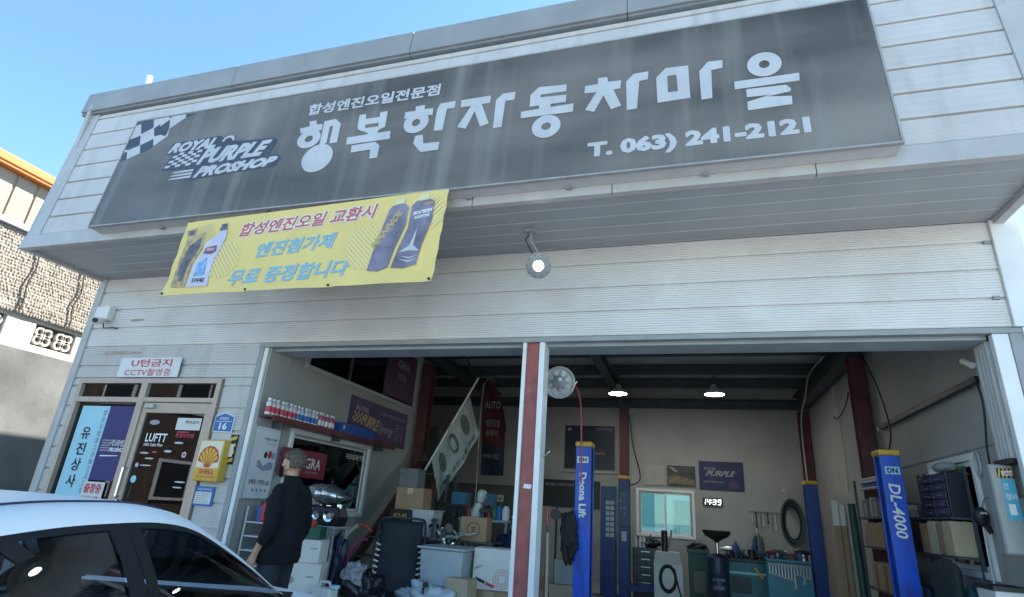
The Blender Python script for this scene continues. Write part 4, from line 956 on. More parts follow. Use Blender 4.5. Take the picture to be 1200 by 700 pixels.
# body: one continuous skin surface
J = {'pel': (0, 0, .95), 'spi': (0, -.01, 1.15), 'che': (0, -.02, 1.34), 'neck': (0, -.01, 1.50), 'nek2': (0, .015, 1.55), 'hed': (0, .03, 1.64), 'top': (0, .02, 1.70)}
ed = [('pel', 'spi'), ('spi', 'che'), ('che', 'neck'), ('neck', 'nek2'), ('nek2', 'hed'), ('hed', 'top')]
rad = {'pel': .14, 'spi': .13, 'che': .15, 'neck': .062, 'nek2': .058, 'hed': .082, 'top': .07}
for s_, sd_ in ((-1, 'l'), (1, 'r')):
    sw = 0.02 if s_ < 0 else 0.06
    J.update({sd_ + 'sh': (s_ * .18, -.02, 1.42), sd_ + 'el': (s_ * .265, -.05, 1.13), sd_ + 'wr': (s_ * .255, .06, .89), sd_ + 'pa': (s_ * .25, .085, .82), sd_ + 'hi': (s_ * .09, 0, .90), sd_ + 'kn': (s_ * .10, .02, .49), sd_ + 'an': (s_ * .10, -.02, .09), sd_ + 'to': (s_ * .11, .15, .035)})
    rad.update({sd_ + 'sh': .06, sd_ + 'el': .043, sd_ + 'wr': .029, sd_ + 'pa': .036, sd_ + 'hi': .085, sd_ + 'kn': .06, sd_ + 'an': .045, sd_ + 'to': .04})
    ed += [('che', sd_ + 'sh'), (sd_ + 'sh', sd_ + 'el'), (sd_ + 'el', sd_ + 'wr'), (sd_ + 'wr', sd_ + 'pa'), ('pel', sd_ + 'hi'), (sd_ + 'hi', sd_ + 'kn'), (sd_ + 'kn', sd_ + 'an'), (sd_ + 'an', sd_ + 'to')]
    # five unequal fingers, slightly curled, and a thumb off the side of the palm
    for k, (dy, ln) in enumerate(((.030, .075), (.010, .085), (-.010, .080), (-.028, .062))):
        x0, y0, z0 = J[sd_ + 'pa']
        a_, b_, c_ = '%sf%da' % (sd_, k), '%sf%db' % (sd_, k), '%sf%dc' % (sd_, k)
        J[a_] = (x0 - s_ * .002, y0 + dy, z0 - .05); J[b_] = (x0 - s_ * .012, y0 + dy * 1.05, z0 - .05 - ln * .5); J[c_] = (x0 - s_ * .035, y0 + dy, z0 - .05 - ln * .92)
        rad[a_] = .0105; rad[b_] = .0095; rad[c_] = .008; ed += [(sd_ + 'pa', a_), (a_, b_), (b_, c_)]
    J[sd_ + 't1'] = (x0 - s_ * .015, y0 + .05, z0 - .005); J[sd_ + 't2'] = (x0 - s_ * .03, y0 + .065, z0 - .05); rad[sd_ + 't1'] = .012; rad[sd_ + 't2'] = .009
    ed += [(sd_ + 'pa', sd_ + 't1'), (sd_ + 't1', sd_ + 't2')]
ks = list(J); me = bpy.data.meshes.new('body'); me.from_pydata([J[k] for k in ks], [(ks.index(a), ks.index(b)) for a, b in ed], [])
ob = bpy.data.objects.new('body', me); COL.objects.link(ob)
md = ob.modifiers.new('skin', 'SKIN'); md.use_smooth_shade = True
for i, k in enumerate(ks):
    sv = me.skin_vertices[0].data[i]; sv.radius = (rad[k], rad[k] * (.8 if k in ('che', 'spi', 'pel') else 1)); sv.use_root = (k == 'pel')
ob.modifiers.new('sub', 'SUBSURF').levels = 1; ob.modifiers['sub'].render_levels = 1
bm_ = bpy.data.meshes.new_from_object(ob.evaluated_get(bpy.context.evaluated_depsgraph_get()))
bpy.data.objects.remove(ob)
# face: push the head's vertices into a profile with brow, nose, chin; nape at the back
for v in bm_.vertices:
    if v.co.z > 1.56:
        x, y, z = v.co; t = (z - 1.56) / .2
        if y > 0.07: v.co.y += 0.012
body = bpy.data.objects.new('body', bm_); COL.objects.link(body); body.parent = MAN; bm_.materials.append(SKIN); bm_.shade_smooth(); WM[body.name] = WM[MAN.name]
def headfn(d, q):
    y = q.y
    if d.z < -0.2: q.x *= 1 - 0.35 * (-d.z - .2); 
    if d.y > 0: q.y = q.y * (1.0 - 0.06 * abs(d.x)) 
    if d.y > .75 and -.35 < d.z < .15: q.y += 0.028 * max(0, 1 - abs(d.x) / .22) * (1 - abs(d.z + .12) / .3 if abs(d.z + .12) < .3 else 0)
    if d.y > .3 and d.z < -.6: q.y += .02
    if d.y < -.2 and d.z < -.3: q.y *= .8
    return q
hd_ = obj('head', MB().ball((0, .035, 1.655), (.079, .102, .128), 32, 24, fn=headfn), SKIN, MAN, smooth=180, local=True)
for s_ in (-1, 1):
    obj('ear', MB().ball((s_ * .082, .02, 1.645), (.014, .026, .036), 10, 8), SKIN, hd_, smooth=180, local=True)
    obj('eye', MB().ball((s_ * .032, .127, 1.675), (.014, .008, .009), 10, 8), INKK, hd_, smooth=180, local=True)
    obj('brow', MB().ball((s_ * .033, .128, 1.698), (.02, .008, .005), 10, 6), BLACK, hd_, smooth=180, local=True)
# face mask with ear loops
mk = obj('face_mask', MB().grid(14, 8, lambda a, b: (.084 * math.sin((a - .5) * 2.3), .03 + .113 * math.cos((a - .5) * 2.3) + .010 * math.sin(math.pi * b) * math.cos((a - .5) * 3), 1.545 + .115 * b * (1 - .25 * abs(a - .5) * 2) + .012 * abs(a - .5))), mat('mask_cloth', (.008, .008, .009), .95, spec=.1), MAN, smooth=180, solid=0.004, local=True)
for s_ in (-1, 1): obj('ear_loop', MB().tube([(s_ * .072, .085, 1.635), (s_ * .083, .03, 1.66), (s_ * .085, .0, 1.645), (s_ * .078, .07, 1.585)], .0022, 5), BLACK, mk, local=True)
# hair: a cap of short tufts, grey-brown
HAIR = mat('grey_brown_hair', (0.085, 0.065, 0.05), 0.55, var=0.55, scale=30, bump=0.5, bscale=60, stretch=(3, 3, 0.6))
def hairfn(d, q):
    k = 1.0 + 0.10 * mnoise.noise(Vector((d.x * 7, d.y * 7, d.z * 3))) + 0.05 * mnoise.noise(Vector((d.x * 24, d.y * 24, d.z * 9)))
    e = max(0.0, min(1.0, (d.y + 0.16) / 0.12)) * max(0.0, min(1.0, (0.16 + 0.30 * max(0, d.y) - d.z) / 0.12))   # face and ears stay clear
    k *= 1 - 0.30 * e
    if d.z < -0.50: k *= 1 - 0.22 * min(1, (-d.z - .5) / .1)
    return q * k
obj('hair', MB().ball((0, .018, 1.690), (.103, .124, .126), 72, 50, fn=hairfn), HAIR, MAN, smooth=180, local=True)
# jacket: torso and sleeves
JK = mat('black_jacket', (0.009, 0.011, 0.014), 0.9, spec=0.25, var=0.35, scale=9, bump=0.35, bscale=35)
def ell(cx, cy, z, rx, ry, n=28, fold=0.0, ph=0.0):
    out = []
    for k in range(n):
        t = 2 * math.pi * k / n; f = 1 + fold * math.sin(5 * t + ph) + fold * .6 * math.sin(11 * t + ph * 2.1)
        out.append((cx + rx * f * math.cos(t), cy + ry * f * math.sin(t), z))
    return out
tor = [(0.80, .205, .150, 0.0), (.86, .212, .158, 0), (.95, .208, .158, .0), (1.06, .205, .152, 0), (1.16, .208, .150, -.005), (1.26, .222, .152, -.012), (1.35, .226, .148, -.02), (1.42, .205, .125, -.022), (1.465, .15, .098, -.018), (1.50, .085, .078, -.01), (1.535, .072, .072, .0)]
TR_ = [(z, rx, ry, cy) for z, rx, ry, cy in tor]; dense = []
for (z0, a0, b0, c0), (z1, a1, b1, c1) in zip(TR_, TR_[1:]):
    for q in range(6):
        t_ = q / 6; dense.append((z0 + (z1 - z0) * t_, a0 + (a1 - a0) * t_, b0 + (b1 - b0) * t_, c0 + (c1 - c0) * t_))
dense.append(TR_[-1])
def crease(x, y, z):      # slanting drag folds, heavier round the waist and under the arms
    w_ = 0.4 + 0.9 * math.exp(-((z - 1.05) / .16) ** 2) + 0.5 * math.exp(-((z - 1.32) / .08) ** 2)
    f_ = mnoise.noise(Vector((x * 7 + z * 3, y * 7, z * 15))) + 0.6 * mnoise.noise(Vector((x * 14, y * 14 + z * 8, z * 30)))
    return 1 + 0.055 * w_ * f_ * (1 if z < 1.44 else .2)
mb = MB(); mb.loft([[(x * crease(x, y, z), cy + (y - cy) * crease(x, y, z), z) for x, y, z in ell(0, cy, z, rx * 1.08, ry * 1.14, 48)] for z, rx, ry, cy in dense])
jk = obj('jacket', mb, JK, MAN, smooth=180, local=True)
obj('collar', MB().loft([ell(0, 0, 1.505, .082, .080, 24), ell(0, .006, 1.56, .072, .074, 24), ell(0, .006, 1.56, .066, .068, 24), ell(0, 0, 1.51, .074, .072, 24)], cap=False), JK, jk, smooth=180, local=True)
for s_, sd_ in ((-1, 'l'), (1, 'r')):
    P = [Vector((s_ * .155, -.02, 1.435)), Vector((s_ * .195, -.022, 1.40)), Vector((s_ * .222, -.03, 1.32)), Vector((s_ * .244, -.042, 1.23)), Vector((s_ * .268, -.050, 1.14)), Vector((s_ * .268, -.035, 1.06)), Vector((s_ * .262, -.005, 1.0)), Vector((s_ * .260, .01, .975))]
    rr = [.066, .070, .069, .065, .062, .060, .057, .056]
    path = []; r2 = []
    for i in range(len(P) - 1):
        for q in range(4):
            t = q / 4; path.append(P[i].lerp(P[i + 1], t)); r2.append((rr[i] + (rr[i + 1] - rr[i]) * t) * (1 + .05 * math.sin(i * 2.9 + q * 2.3) + .06 * mnoise.noise((i * 1.7 + q * .9, s_, 0))))
    path.append(P[-1]); r2.append(rr[-1])
    obj('sleeve', MB().tube(path, r2, 18), JK, jk, smooth=180, local=True)
# trousers and shoes
TR = mat('dark_trousers', (0.022, 0.026, 0.036), 0.85, var=0.3, scale=14, bump=0.3, bscale=40)
mb = MB(); mb.loft([ell(0, 0, .78, .17, .13, 28), ell(0, 0, .90, .185, .14, 28), ell(0, 0, .98, .18, .135, 28)])
tr = obj('trousers', mb, TR, MAN, smooth=180, local=True)
for s_ in (-1, 1):
    obj('trouser_leg', MB().loft([ell(s_ * .10, -.01, .06, .075, .085, 20), ell(s_ * .10, 0, .30, .078, .085, 20, .03, 2), ell(s_ * .10, .015, .50, .085, .09, 20, .03, 1), ell(s_ * .095, .01, .70, .098, .105, 20, .02, 4), ell(s_ * .088, 0, .88, .10, .12, 20)]), TR, tr, smooth=180, local=True)
    obj('shoe', MB().loft([[(s_ * .10 + rx * math.cos(t), .05 + ry * math.sin(t), z) for t in (2 * math.pi * k / 18 for k in range(18))] for z, rx, ry in ((-.055, .05, .14), (-.02, .052, .145), (.03, .045, .12), (.07, .04, .07))]), BLACK, MAN, smooth=180, local=True)
# ------------------------------------------------------------------ left wall of the bay
LW = PL(PWX)
t = plate('led_poster', 'framed white poster of lamp products on the left wall behind the man', 'poster', LW, 0.05, 0.47, 1.385, 2.165, mat('poster_white', (0.72, 0.75, 0.78), 0.35, var=0.08, scale=5), 0.004, 0.014)
obj('frame', frame_mb(LW, 0.036, 0.485, 1.37, 2.18, 0.012, 0.003, 0.020), GREY, t)
text('보행등 구조등 LED', LW, (0.10, 0.45, 1.53, 1.585), INKK, t, d=0.016, bold=0.02)
text('가정용 기계용', LW, (0.22, 0.44, 2.02, 2.055), INKK, t, d=0.016, bold=0.02); text('간편한 조명', LW, (0.26, 0.42, 1.975, 2.0), INKG, t, d=0.016)
mb = MB(LW); mb.flat([(0.18, 1.72), (0.30, 1.68), (0.44, 1.71), (0.44, 1.78), (0.37, 1.79), (0.28, 1.735), (0.20, 1.80), (0.17, 1.78)], 0.016); obj('print', mb, mat('print_bluegrey', (0.30, 0.33, 0.42), 0.5), t)
for u, v, r_, m_ in ((0.29, 1.86, .028, INKK), (0.36, 1.87, .034, INKR), (0.42, 1.86, .03, mat('print_bluegrey', (0, 0, 0)))):
    obj('print', MB(LW).flat([(u + r_ * math.cos(a), v + 1.3 * r_ * math.sin(a)) for a in (2 * math.pi * k / 16 for k in range(16))], 0.0165), m_, t)
for k in range(4): obj('print', MB(LW).flat([(0.19 + .07 * k + .02 * math.cos(a), 1.47 + .02 * math.sin(a)) for a in (2 * math.pi * i / 10 for i in range(10))], 0.016), INKG, t)
# long wall shelf with spray cans
t = thing('wall_shelf', 'long red-brown shelf of spray cans on the left wall', 'shelf', (-4.62, 1.5, 2.22))
SHM = mat('shelf_maroon', (0.13, 0.03, 0.035), 0.5, var=0.15)
obj('board', MB().box(-4.718, -4.52, 0.05, 3.0, 2.268, 2.288), SHM, t, bevel=0.003)
obj('front_lip', MB().box(-4.518, -4.50, 0.05, 3.0, 2.222, 2.29), SHM, t, bevel=0.003)
for y in (0.3, 1.5, 2.7): obj('bracket', MB().box(-4.716, -4.56, y, y + .02, 2.17, 2.266), DARK, t)
kinds = [('white spray can with dark red print at the near end of the wall shelf', 'white and red cans on the shelf', INKR), ('white spray can with blue print in the middle of the wall shelf', 'white and blue cans on the shelf', INKB), ('pink-red spray can near the blue bin on the wall shelf', 'pink cans on the shelf', mat('can_pink', (0.45, 0.10, 0.16), 0.35))]
protos = {}
y = 0.045
CANB = mat('can_white', (0.66, 0.66, 0.67), 0.3, metal=0.1)
for i in range(18):
    k = 0 if i < 7 else (1 if i < 13 else 2)
    if k not in protos:
        c = thing('spray_can', kinds[k][0], 'can', (-4.60, y, 2.289), 0, kinds[k][1])
        TT = Matrix.Translation((-4.60, y, 2.289))
        obj('can_body', MB(TT).lathe([(.030, 0), (.032, .004), (.032, .135), (.026, .15), (.016, .156)], 16), CANB if k < 2 else kinds[k][2], c, smooth=40)
        obj('label', MB(TT).lathe([(.0325, .03), (.0325, .095)], 16, cap=False), kinds[k][2] if k < 2 else CANB, c, smooth=40)
        obj('cap', MB(TT).lathe([(.022, .157), (.024, .16), (.024, .185), (.018, .192)], 16), CANB, c, smooth=40)
        protos[k] = c
    else:
        c = copy_tree(protos[k], (-4.60 + random.uniform(-.012, .012), y, 2.289))
    y += 0.0765
t = thing('parts_bin', 'blue plastic bin at the far end of the wall shelf', 'bin', (-4.61, 1.85, 2.29))
BB = mat('bin_blue', (0.02, 0.09, 0.36), 0.4, var=0.1)
obj('tray', holed([1.47, 2.34], [-4.70, -4.53], [(1.49, 2.32, -4.68, -4.55)], 2.30, 2.425, plane((0, 0, 0), (0, 1, 0), (-1, 0, 0)) if False else Matrix(((0, 1, 0, 0), (1, 0, 0, 0), (0, 0, 1, 0), (0, 0, 0, 1)))), BB, t)
obj('base', MB().box(-4.70, -4.53, 1.47, 2.34, 2.289, 2.3), BB, t); obj('tag', MB(PL(-4.529)).flat(rect(1.50, 1.53, 2.34, 2.39), 0.002), INKW, t)
# purple banner on the wall
t = plate('oil_banner', 'purple banner with gold chequered logo on the left wall above the shelf end', 'banner', LW, 1.86, 3.70, 2.30, 2.89, PURPLE, 0.003, 0.008)
text('PURPLE', LW, [(2.22, 2.50), (2.72, 2.46), (2.76, 2.64), (2.28, 2.68)], GOLD, t, d=0.011, bold=0.04, shear=.2)
text('ROYAL', LW, (2.02, 2.40, 2.70, 2.78), INKG, t, d=0.011, bold=0.03, shear=.2)
mb = MB(LW)
for i in range(6):
    for j in range(4):
        if (i + j) % 2: mb.flat([(1.95 + i * .05 + j * .01, 2.52 + j * .04), (2.0 + i * .05 + j * .01, 2.52 + j * .04), (2.0 + i * .05 + (j + 1) * .01, 2.56 + j * .04), (1.95 + i * .05 + (j + 1) * .01, 2.56 + j * .04)], 0.011)
obj('chequer_patch', mb, GOLD, t)
for k in range(6): text('합성유 100%', LW, (3.3, 3.6, 2.40 + .05 * k, 2.43 + .05 * k), INKG, t, d=0.011)
text('고성능 합성엔진오일', LW, (2.75, 3.6, 2.74, 2.79), INKG, t, d=0.011); text('Synergy', LW, [(2.75, 2.44), (3.25, 2.42), (3.25, 2.6), (2.75, 2.62)], INKG, t, d=0.011, shear=.3)
t = plate('red_board', 'dark red advertising board leaning on the office window behind the man', 'sign', PL(-4.66), 0.50, 1.42, 1.66, 1.985, mat('board_red', (0.24, 0.025, 0.05), 0.45, var=0.12), 0.0, 0.012)
text('GRA', PL(-4.66), (0.98, 1.30, 1.77, 1.90), INKW, t, d=0.014, bold=0.012); text('GLOBAL', PL(-4.66), (1.0, 1.28, 1.715, 1.745), INKG, t, d=0.014)
# wire rack with small goods behind the man's hand
t = thing('wire_rack', 'white wire rack by the left wall beside the man', 'rack', (-4.45, 0.32, 0.1))
for x in (-4.68, -4.22):
    for y in (0.16, 0.50): obj('upright', MB().cyl((x, y, 0.1), (x, y, 1.30), 0.011, n=8), LGREY, t, smooth=60)
for z in (0.45, 0.72, 0.86, 1.0, 1.14):
    mb = MB(); mb.tube([(-4.68, 0.16, z), (-4.22, 0.16, z), (-4.22, 0.50, z), (-4.68, 0.50, z)], 0.009, 6, closed=True)
    s_ = obj('wire_shelf', mb, LGREY, t, smooth=60)
    for k in range(7): obj('wire', MB().cyl((-4.64 + k * .065, 0.16, z), (-4.64 + k * .065, 0.50, z), 0.0055, n=6), LGREY, s_)
def lathe_at(x, y, z, prof, n=18): return MB(Matrix.Translation((x, y, z))).lathe(prof, n)
def tubeobj(label, x, y, z, h, r_, m_, tilt=(0, 0), name='sealant_tube', cat='tube'):
    M = Matrix.Translation((x, y, z)) @ Matrix.Rotation(tilt[0], 4, 'X') @ Matrix.Rotation(tilt[1], 4, 'Y')
    t = thing(name, label, cat, (x, y, z))
    obj('tube_body', MB(M).lathe([(r_ * .95, 0), (r_, .01), (r_, h * .75), (r_ * .5, h * .82)], 16), m_, t, smooth=40)
    obj('cap', MB(M).lathe([(r_ * .45, h * .825), (r_ * .4, h), (r_ * .1, h * 1.02)], 12), BLACK, t, smooth=40)
tubeobj('red tube on the wire rack', -4.54, 0.26, 1.152, .24, .036, INKR); tubeobj('dark blue tube on the wire rack', -4.62, 0.30, 1.152, .20, .036, INKB)
tubeobj('leaning red and white tube on the wire rack', -4.43, 0.22, 1.155, .24, .032, mat('tube_pink', (.6, .3, .3), .4, var=.5, scale=12), (0, .35)); tubeobj('white tube at the back of the wire rack', -4.48, 0.42, 1.152, .25, .034, WBOX)
single('small_carton', MB().box(-4.36, -4.27, 0.30, 0.44, 1.151, 1.33), CARD2, 'small tan carton on the wire rack', 'box', bevel=.004)
t = thing('tape_roll', 'dark roll of tape on the wire rack front', 'tape', (-4.31, 0.22, 1.151)); TT = Matrix.Translation((-4.31, 0.19, 1.20)) @ Matrix.Rotation(R(90), 4, 'X')
obj('roll', MB(TT).lathe([(.025, -.02), (.048, -.02), (.048, .02), (.025, .02), (.025, -.02)], 20, cap=False), BLACK, t, smooth=40); obj('core', MB(TT).lathe([(.018, -.021), (.0245, -.021), (.0245, .021), (.018, .021), (.018, -.021)], 16, cap=False), INKW, t, smooth=40)
# headlamp units on a stand, cartons, crate
t = thing('exhaust_stand', 'steel stand carrying chrome headlamp units by the office window', 'stand', (-3.97, 0.62, 0.1))
obj('top_plate', MB().box(-4.20, -3.74, 0.46, 0.80, 1.13, 1.15), GREY, t, bevel=.004)
for x in (-4.16, -3.78):
    for y in (.50, .76): obj('leg', MB().cyl((x, y, .1), (x, y, 1.13), .018, n=8), GREY, t, smooth=60)
def headlamp(label, c, s, rz, tilt):
    M = Matrix.Translation(c) @ Matrix.Rotation(rz, 4, 'Z') @ Matrix.Rotation(tilt, 4, 'Y')
    t = thing('headlamp_unit', label, 'headlamp', c)
    def fn(d, q):
        q.z *= 1 - .35 * max(0, d.x); q.y *= 1 + .15 * d.x; q *= 1 + .05 * mnoise.noise(d * 3); return q
    obj('housing', MB(M).ball((0, .03, 0), (s * .24, s * .14, s * .10), 22, 14, fn=fn), BLACK, t, smooth=180)
    obj('reflector', MB(M).ball((.0, -.02, .005), (s * .235, s * .135, s * .095), 26, 16, fn=lambda d, q: fn(d, q) * (1 + .06 * math.sin(d.x * 14))), mat('lamp_chrome', (.5, .51, .53), .22, metal=.9, var=.35, scale=9), t, smooth=40)
    obj('projector', MB(M @ Matrix.Translation((-.06 * s, -.15 * s, 0)) @ Matrix.Rotation(R(90), 4, 'X')).lathe([(.0, .02), (.03, .018), (.05, 0), (.055, -.03)], 18), STEEL, t, smooth=50)
headlamp('upper chrome headlamp unit on the stand by the office window', (-3.95, 0.56, 1.475), 1.12, R(8), R(7))
t = thing('headlamp_unit', 'lower black headlamp unit with round chrome projector on the stand', 'headlamp', (-3.93, .60, 1.151))
obj('housing', MB(Matrix.Translation((-3.95, .62, 1.151))).loft([[(-.17, -.10, 0), (.17, -.08, 0), (.17, .12, 0), (-.17, .12, 0)], [(-.20, -.13, .10), (.19, -.10, .10), (.19, .12, .10), (-.20, .12, .10)], [(-.16, -.09, .205), (.15, -.07, .205), (.15, .10, .205), (-.16, .10, .205)]]), BLACK, t, bevel=.02)
for u, r_ in ((.09, .06), (-.07, .045)):
    PJ = Matrix.Translation((-3.95 + u, .50, 1.255)) @ Matrix.Rotation(R(90), 4, 'X')
    obj('projector_ring', MB(PJ).lathe([(r_ * .55, .0), (r_ * .6, .022), (r_, .03), (r_ * 1.06, .01), (r_, -.02)], 20, cap=False), CHROME, t, smooth=40); obj('projector_lens', MB(PJ).lathe([(.0001, .018), (r_ * .35, .014), (r_ * .55, .002)], 16), GREY, t, smooth=60)
for u in (-.12, .0, .14): obj('bracket', MB(Matrix.Translation((-3.95 + u, .60, 1.34))).prism([(-.02, -.03), (.03, -.02), (.02, .03), (-.03, .02)], 0, .04), STEEL, t)
single('plastic_bag', MB().ball((-4.12, .56, 1.40), (.09, .08, .05), 14, 8, fn=lambda d, q: q * (1 + .35 * mnoise.noise(d * 5))), mat('clear_plastic', (.28, .30, .33), .25), 'crumpled clear bag between the headlamp units', 'bag', smooth=40)
for k in range(3):
    single('chain', MB().tube([(-3.82 + k * .04 + .01 * math.sin(j * 2), .44, 1.12 - j * .035) for j in range(12 - k)], .008, 6), GREY, ['left steel chain hanging from the stand', 'middle steel chain hanging from the stand', 'right steel chain hanging from the stand'][k], 'chain', smooth=60)
def carton(label, x0, x1, y0, y1, z0, z1, m_, rz=0.0, name='carton', flaps=True, tape=True):
    cx, cy = (x0 + x1) / 2, (y0 + y1) / 2
    t = thing(name, label, 'box', (cx, cy, z0), rz); hx, hy, h = (x1 - x0) / 2, (y1 - y0) / 2, z1 - z0
    obj('box_body', MB().box(-hx, hx, -hy, hy, 0, h), m_, t, bevel=.004, local=True)
    if flaps:
        obj('flap', MB().box(-hx + .002, hx - .002, -hy + .001, -.003, h + .0005, h + .004), m_, t, local=True)
        obj('flap', MB().box(-hx + .002, hx - .002, .003, hy - .001, h + .0005, h + .004), m_, t, local=True)
    if tape: obj('tape', MB().box(-hx * .2, hx * .2, -hy - .0015, -hy - .0005, h * .72, h), mat('parcel_tape', (.45, .36, .24), .3), t, local=True)
    return t
def mark(t, hx, hy, h, m_, u, v, r_):
    obj('mark', MB(plane((0, -hy - .002, 0), (1, 0, 0), (0, 0, 1))).flat([(u + r_ * math.cos(a), v + r_ * 1.1 * math.sin(a)) for a in (2 * math.pi * k / 16 for k in range(16))], 0), m_, t, local=True)
t = carton('lower white carton with round mark behind the man', -4.10, -3.70, .12, .42, .52, .80, WBOX, R(20), tape=False); mark(t, .2, .15, .28, INKG, -.08, .12, .03)
obj('mark', MB(plane((0, -.152, 0), (1, 0, 0), (0, 0, 1))).flat(rect(.06, .14, .15, .165), 0), INKG, t, local=True)
t = carton('upper white carton under the green crate', -4.04, -3.72, .12, .40, .806, 1.02, WBOX, R(16), tape=False); mark(t, .16, .14, .2, INKG, -.07, .09, .027)
obj('mark', MB(plane((0, -.142, 0), (1, 0, 0), (0, 0, 1))).flat(rect(.06, .13, .13, .143), 0), INKG, t, local=True)
carton('brown carton at the foot of the white cartons', -4.12, -3.68, .10, .44, .1, .514, CARD, R(18))
t = thing('green_crate', 'dark green plastic crate on the white cartons', 'crate', (-3.90, .27, 1.026), R(16))
CG = mat('crate_green', (.015, .085, .06), .5, var=.15)
obj('base', MB().box(-.13, .13, -.11, .11, 0, .01), CG, t, local=True); obj('walls', holed([-.13, .13], [-.11, .11], [(-.122, .122, -.102, .102)], .01, .12, I4), CG, t, local=True)
single('rag', MB().ball((-3.93, .25, 1.16), (.09, .08, .06), 14, 8, fn=lambda d, q: q * (1 + .4 * mnoise.noise(d * 4))), mat('rag_red', (.4, .06, .04), .9, var=.5), 'red rag lying in the green crate', 'rag', smooth=60)
t = thing('jug', 'white plastic jug with blue lid in front of the bags', 'jug', (-3.49, .10, .50))
obj('jug_body', MB().box(-3.62, -3.40, 0.02, .18, .50, .61), WBOX, t, bevel=.025); obj('handle', MB().tube([(-3.58, .1, .61), (-3.57, .1, .66), (-3.47, .1, .66), (-3.45, .1, .61)], .014, 8), WBOX, t, smooth=60)
obj('lid', MB().cyl((-3.40, .10, .612), (-3.40, .10, .64), .045, n=16), SKYB, t, smooth=40)
single('low_bench', MB().box(-3.95, -3.20, -.06, .09, .1, .498) if False else MB().box(-3.70, -3.25, -.02, .40, .1, .498), CARD2, 'low plywood box under the white jug', 'box', bevel=.006)
def bag(name, label, c, r_, m_, seed, cat='bag', k=.5, base=True):
    def fn(d, q): return q * (1 + k * mnoise.noise(d * 2.3 + Vector((seed, 0, 0))) + .18 * mnoise.noise(d * 7 + Vector((0, seed, 0))))
    return single(name, MB().ball(c, r_, 44, 30, fn=fn), m_, label, cat, smooth=180)
SHINY = mat('bin_bag_black', (.012, .013, .016), .22, var=.2, bump=.4, bscale=18)
bag('refuse_bag', 'dark navy bag slumped behind the white cartons', (-3.80, .66, .55), (.12, .12, .46), mat('bag_navy', (.015, .016, .05), .4), 3)
bag('refuse_bag', 'glossy black bag below the hose', (-3.35, .55, .42), (.30, .22, .30), SHINY, 7)
bag('refuse_bag', 'clear plastic bag tucked beside the dark navy bag', (-3.42, .46, .70), (.12, .1, .12), mat('clear_plastic', (0, 0, 0)), 11)
bag('work_glove', 'yellow work glove hanging beside the recliner', (-3.52, .86, .56), (.07, .05, .13), mat('glove_yellow', (.55, .34, .08), .9, var=.3), 5, 'glove')
# steel stair rising along the left wall
t = thing('steel_stair', 'dark steel stair rising to the back along the left wall', 'stair', (-4.3, 1.6, .1))
a, b = Vector((0, 1.40, .1)), Vector((0, 4.05, 2.35))
for x in (-4.45, -3.95): obj('stringer', MB().add([(x - .02, a.y, .1), (x + .02, a.y, .1), (x + .02, b.y, b.z), (x - .02, b.y, b.z), (x - .02, a.y + .22, .1), (x + .02, a.y + .22, .1), (x + .02, b.y + .0, b.z - .2), (x - .02, b.y, b.z - .2)], [(0, 1, 2, 3), (4, 7, 6, 5), (0, 3, 7, 4), (1, 5, 6, 2), (0, 4, 5, 1), (3, 2, 6, 7)]), REDD, t)
for k in range(9):
    p = a.lerp(b, (k + .7) / 9.5); obj('tread', MB().box(-4.43, -3.97, p.y - .05, p.y + .2, p.z - .02, p.z), DARK, t)
def hose(label, pts, r_, m_, name='hose', n=14):
    P = [Vector(p) for p in pts]; path = []
    for i in range(len(P) - 1):
        p0, p1, p2, p3 = P[max(0, i - 1)], P[i], P[i + 1], P[min(len(P) - 1, i + 2)]
        for q in range(6):
            s = q / 6; path.append(.5 * ((2 * p1) + (p2 - p0) * s + (2 * p0 - 5 * p1 + 4 * p2 - p3) * s * s + (3 * p1 - p0 - 3 * p2 + p3) * s ** 3))
    path.append(P[-1]); return path
t = thing('air_hose', 'orange and cream hose looped over the stair rail', 'hose', (-4.1, 1.4, .5))
hp = hose('', [(-4.22, 1.35, .55), (-4.20, 1.35, .80), (-4.12, 1.35, 1.02), (-4.0, 1.36, 1.14), (-3.90, 1.38, 1.15), (-3.82, 1.40, 1.08)], .02, None)
ORH = mat('hose_orange', (.40, .10, .05), .5, var=.2); CRH = mat('hose_cream', (.50, .44, .32), .5, var=.1)
for i0, i1, m_ in ((0, 9, ORH), (9, 19, CRH), (19, len(hp) - 1, ORH)): obj('hose_section', MB().tube(hp[i0:i1 + 1], .024, 10), m_, t, smooth=60)
single('air_hose', MB().tube(hose('', [(-4.12, 1.40, .55), (-4.10, 1.40, .75), (-4.03, 1.40, .90), (-3.94, 1.41, .98), (-3.86, 1.42, .99)], .015, None), .016, 8), mat('hose_pink', (.42, .05, .16), .5), 'thin pink hose looped inside the orange hose', 'hose', smooth=60)

# ------------------------------------------------------------------ folded black recliner
t = thing('recliner_chair', 'black reclining lounge chair with laced mesh back in the left bay', 'chair', (-3.22, 1.0, .1), R(24))
FAB = mat('recliner_mesh', (.016, .019, .026), .7, var=.15, scale=40, bump=.3, bscale=200)
TUBE = mat('recliner_tube', (.05, .052, .055), .35, metal=.5)
def rback(u, v): return ((u - .5) * .50, .10 + v * .30 - .03 * math.sin(math.pi * u), .34 + v * .80)
obj('backrest', MB().grid(10, 16, rback), FAB, t, smooth=180, solid=.012, local=True)
obj('back_frame', MB().tube(hose('', [(-.31, .02, .20), (-.30, .12, .45), (-.29, .28, .85), (-.27, .40, 1.12), (-.20, .435, 1.165), (0, .44, 1.17), (.20, .435, 1.165), (.27, .40, 1.12), (.29, .28, .85), (.30, .12, .45), (.31, .02, .20)], .014, None), .016, 10), TUBE, t, smooth=60, local=True)
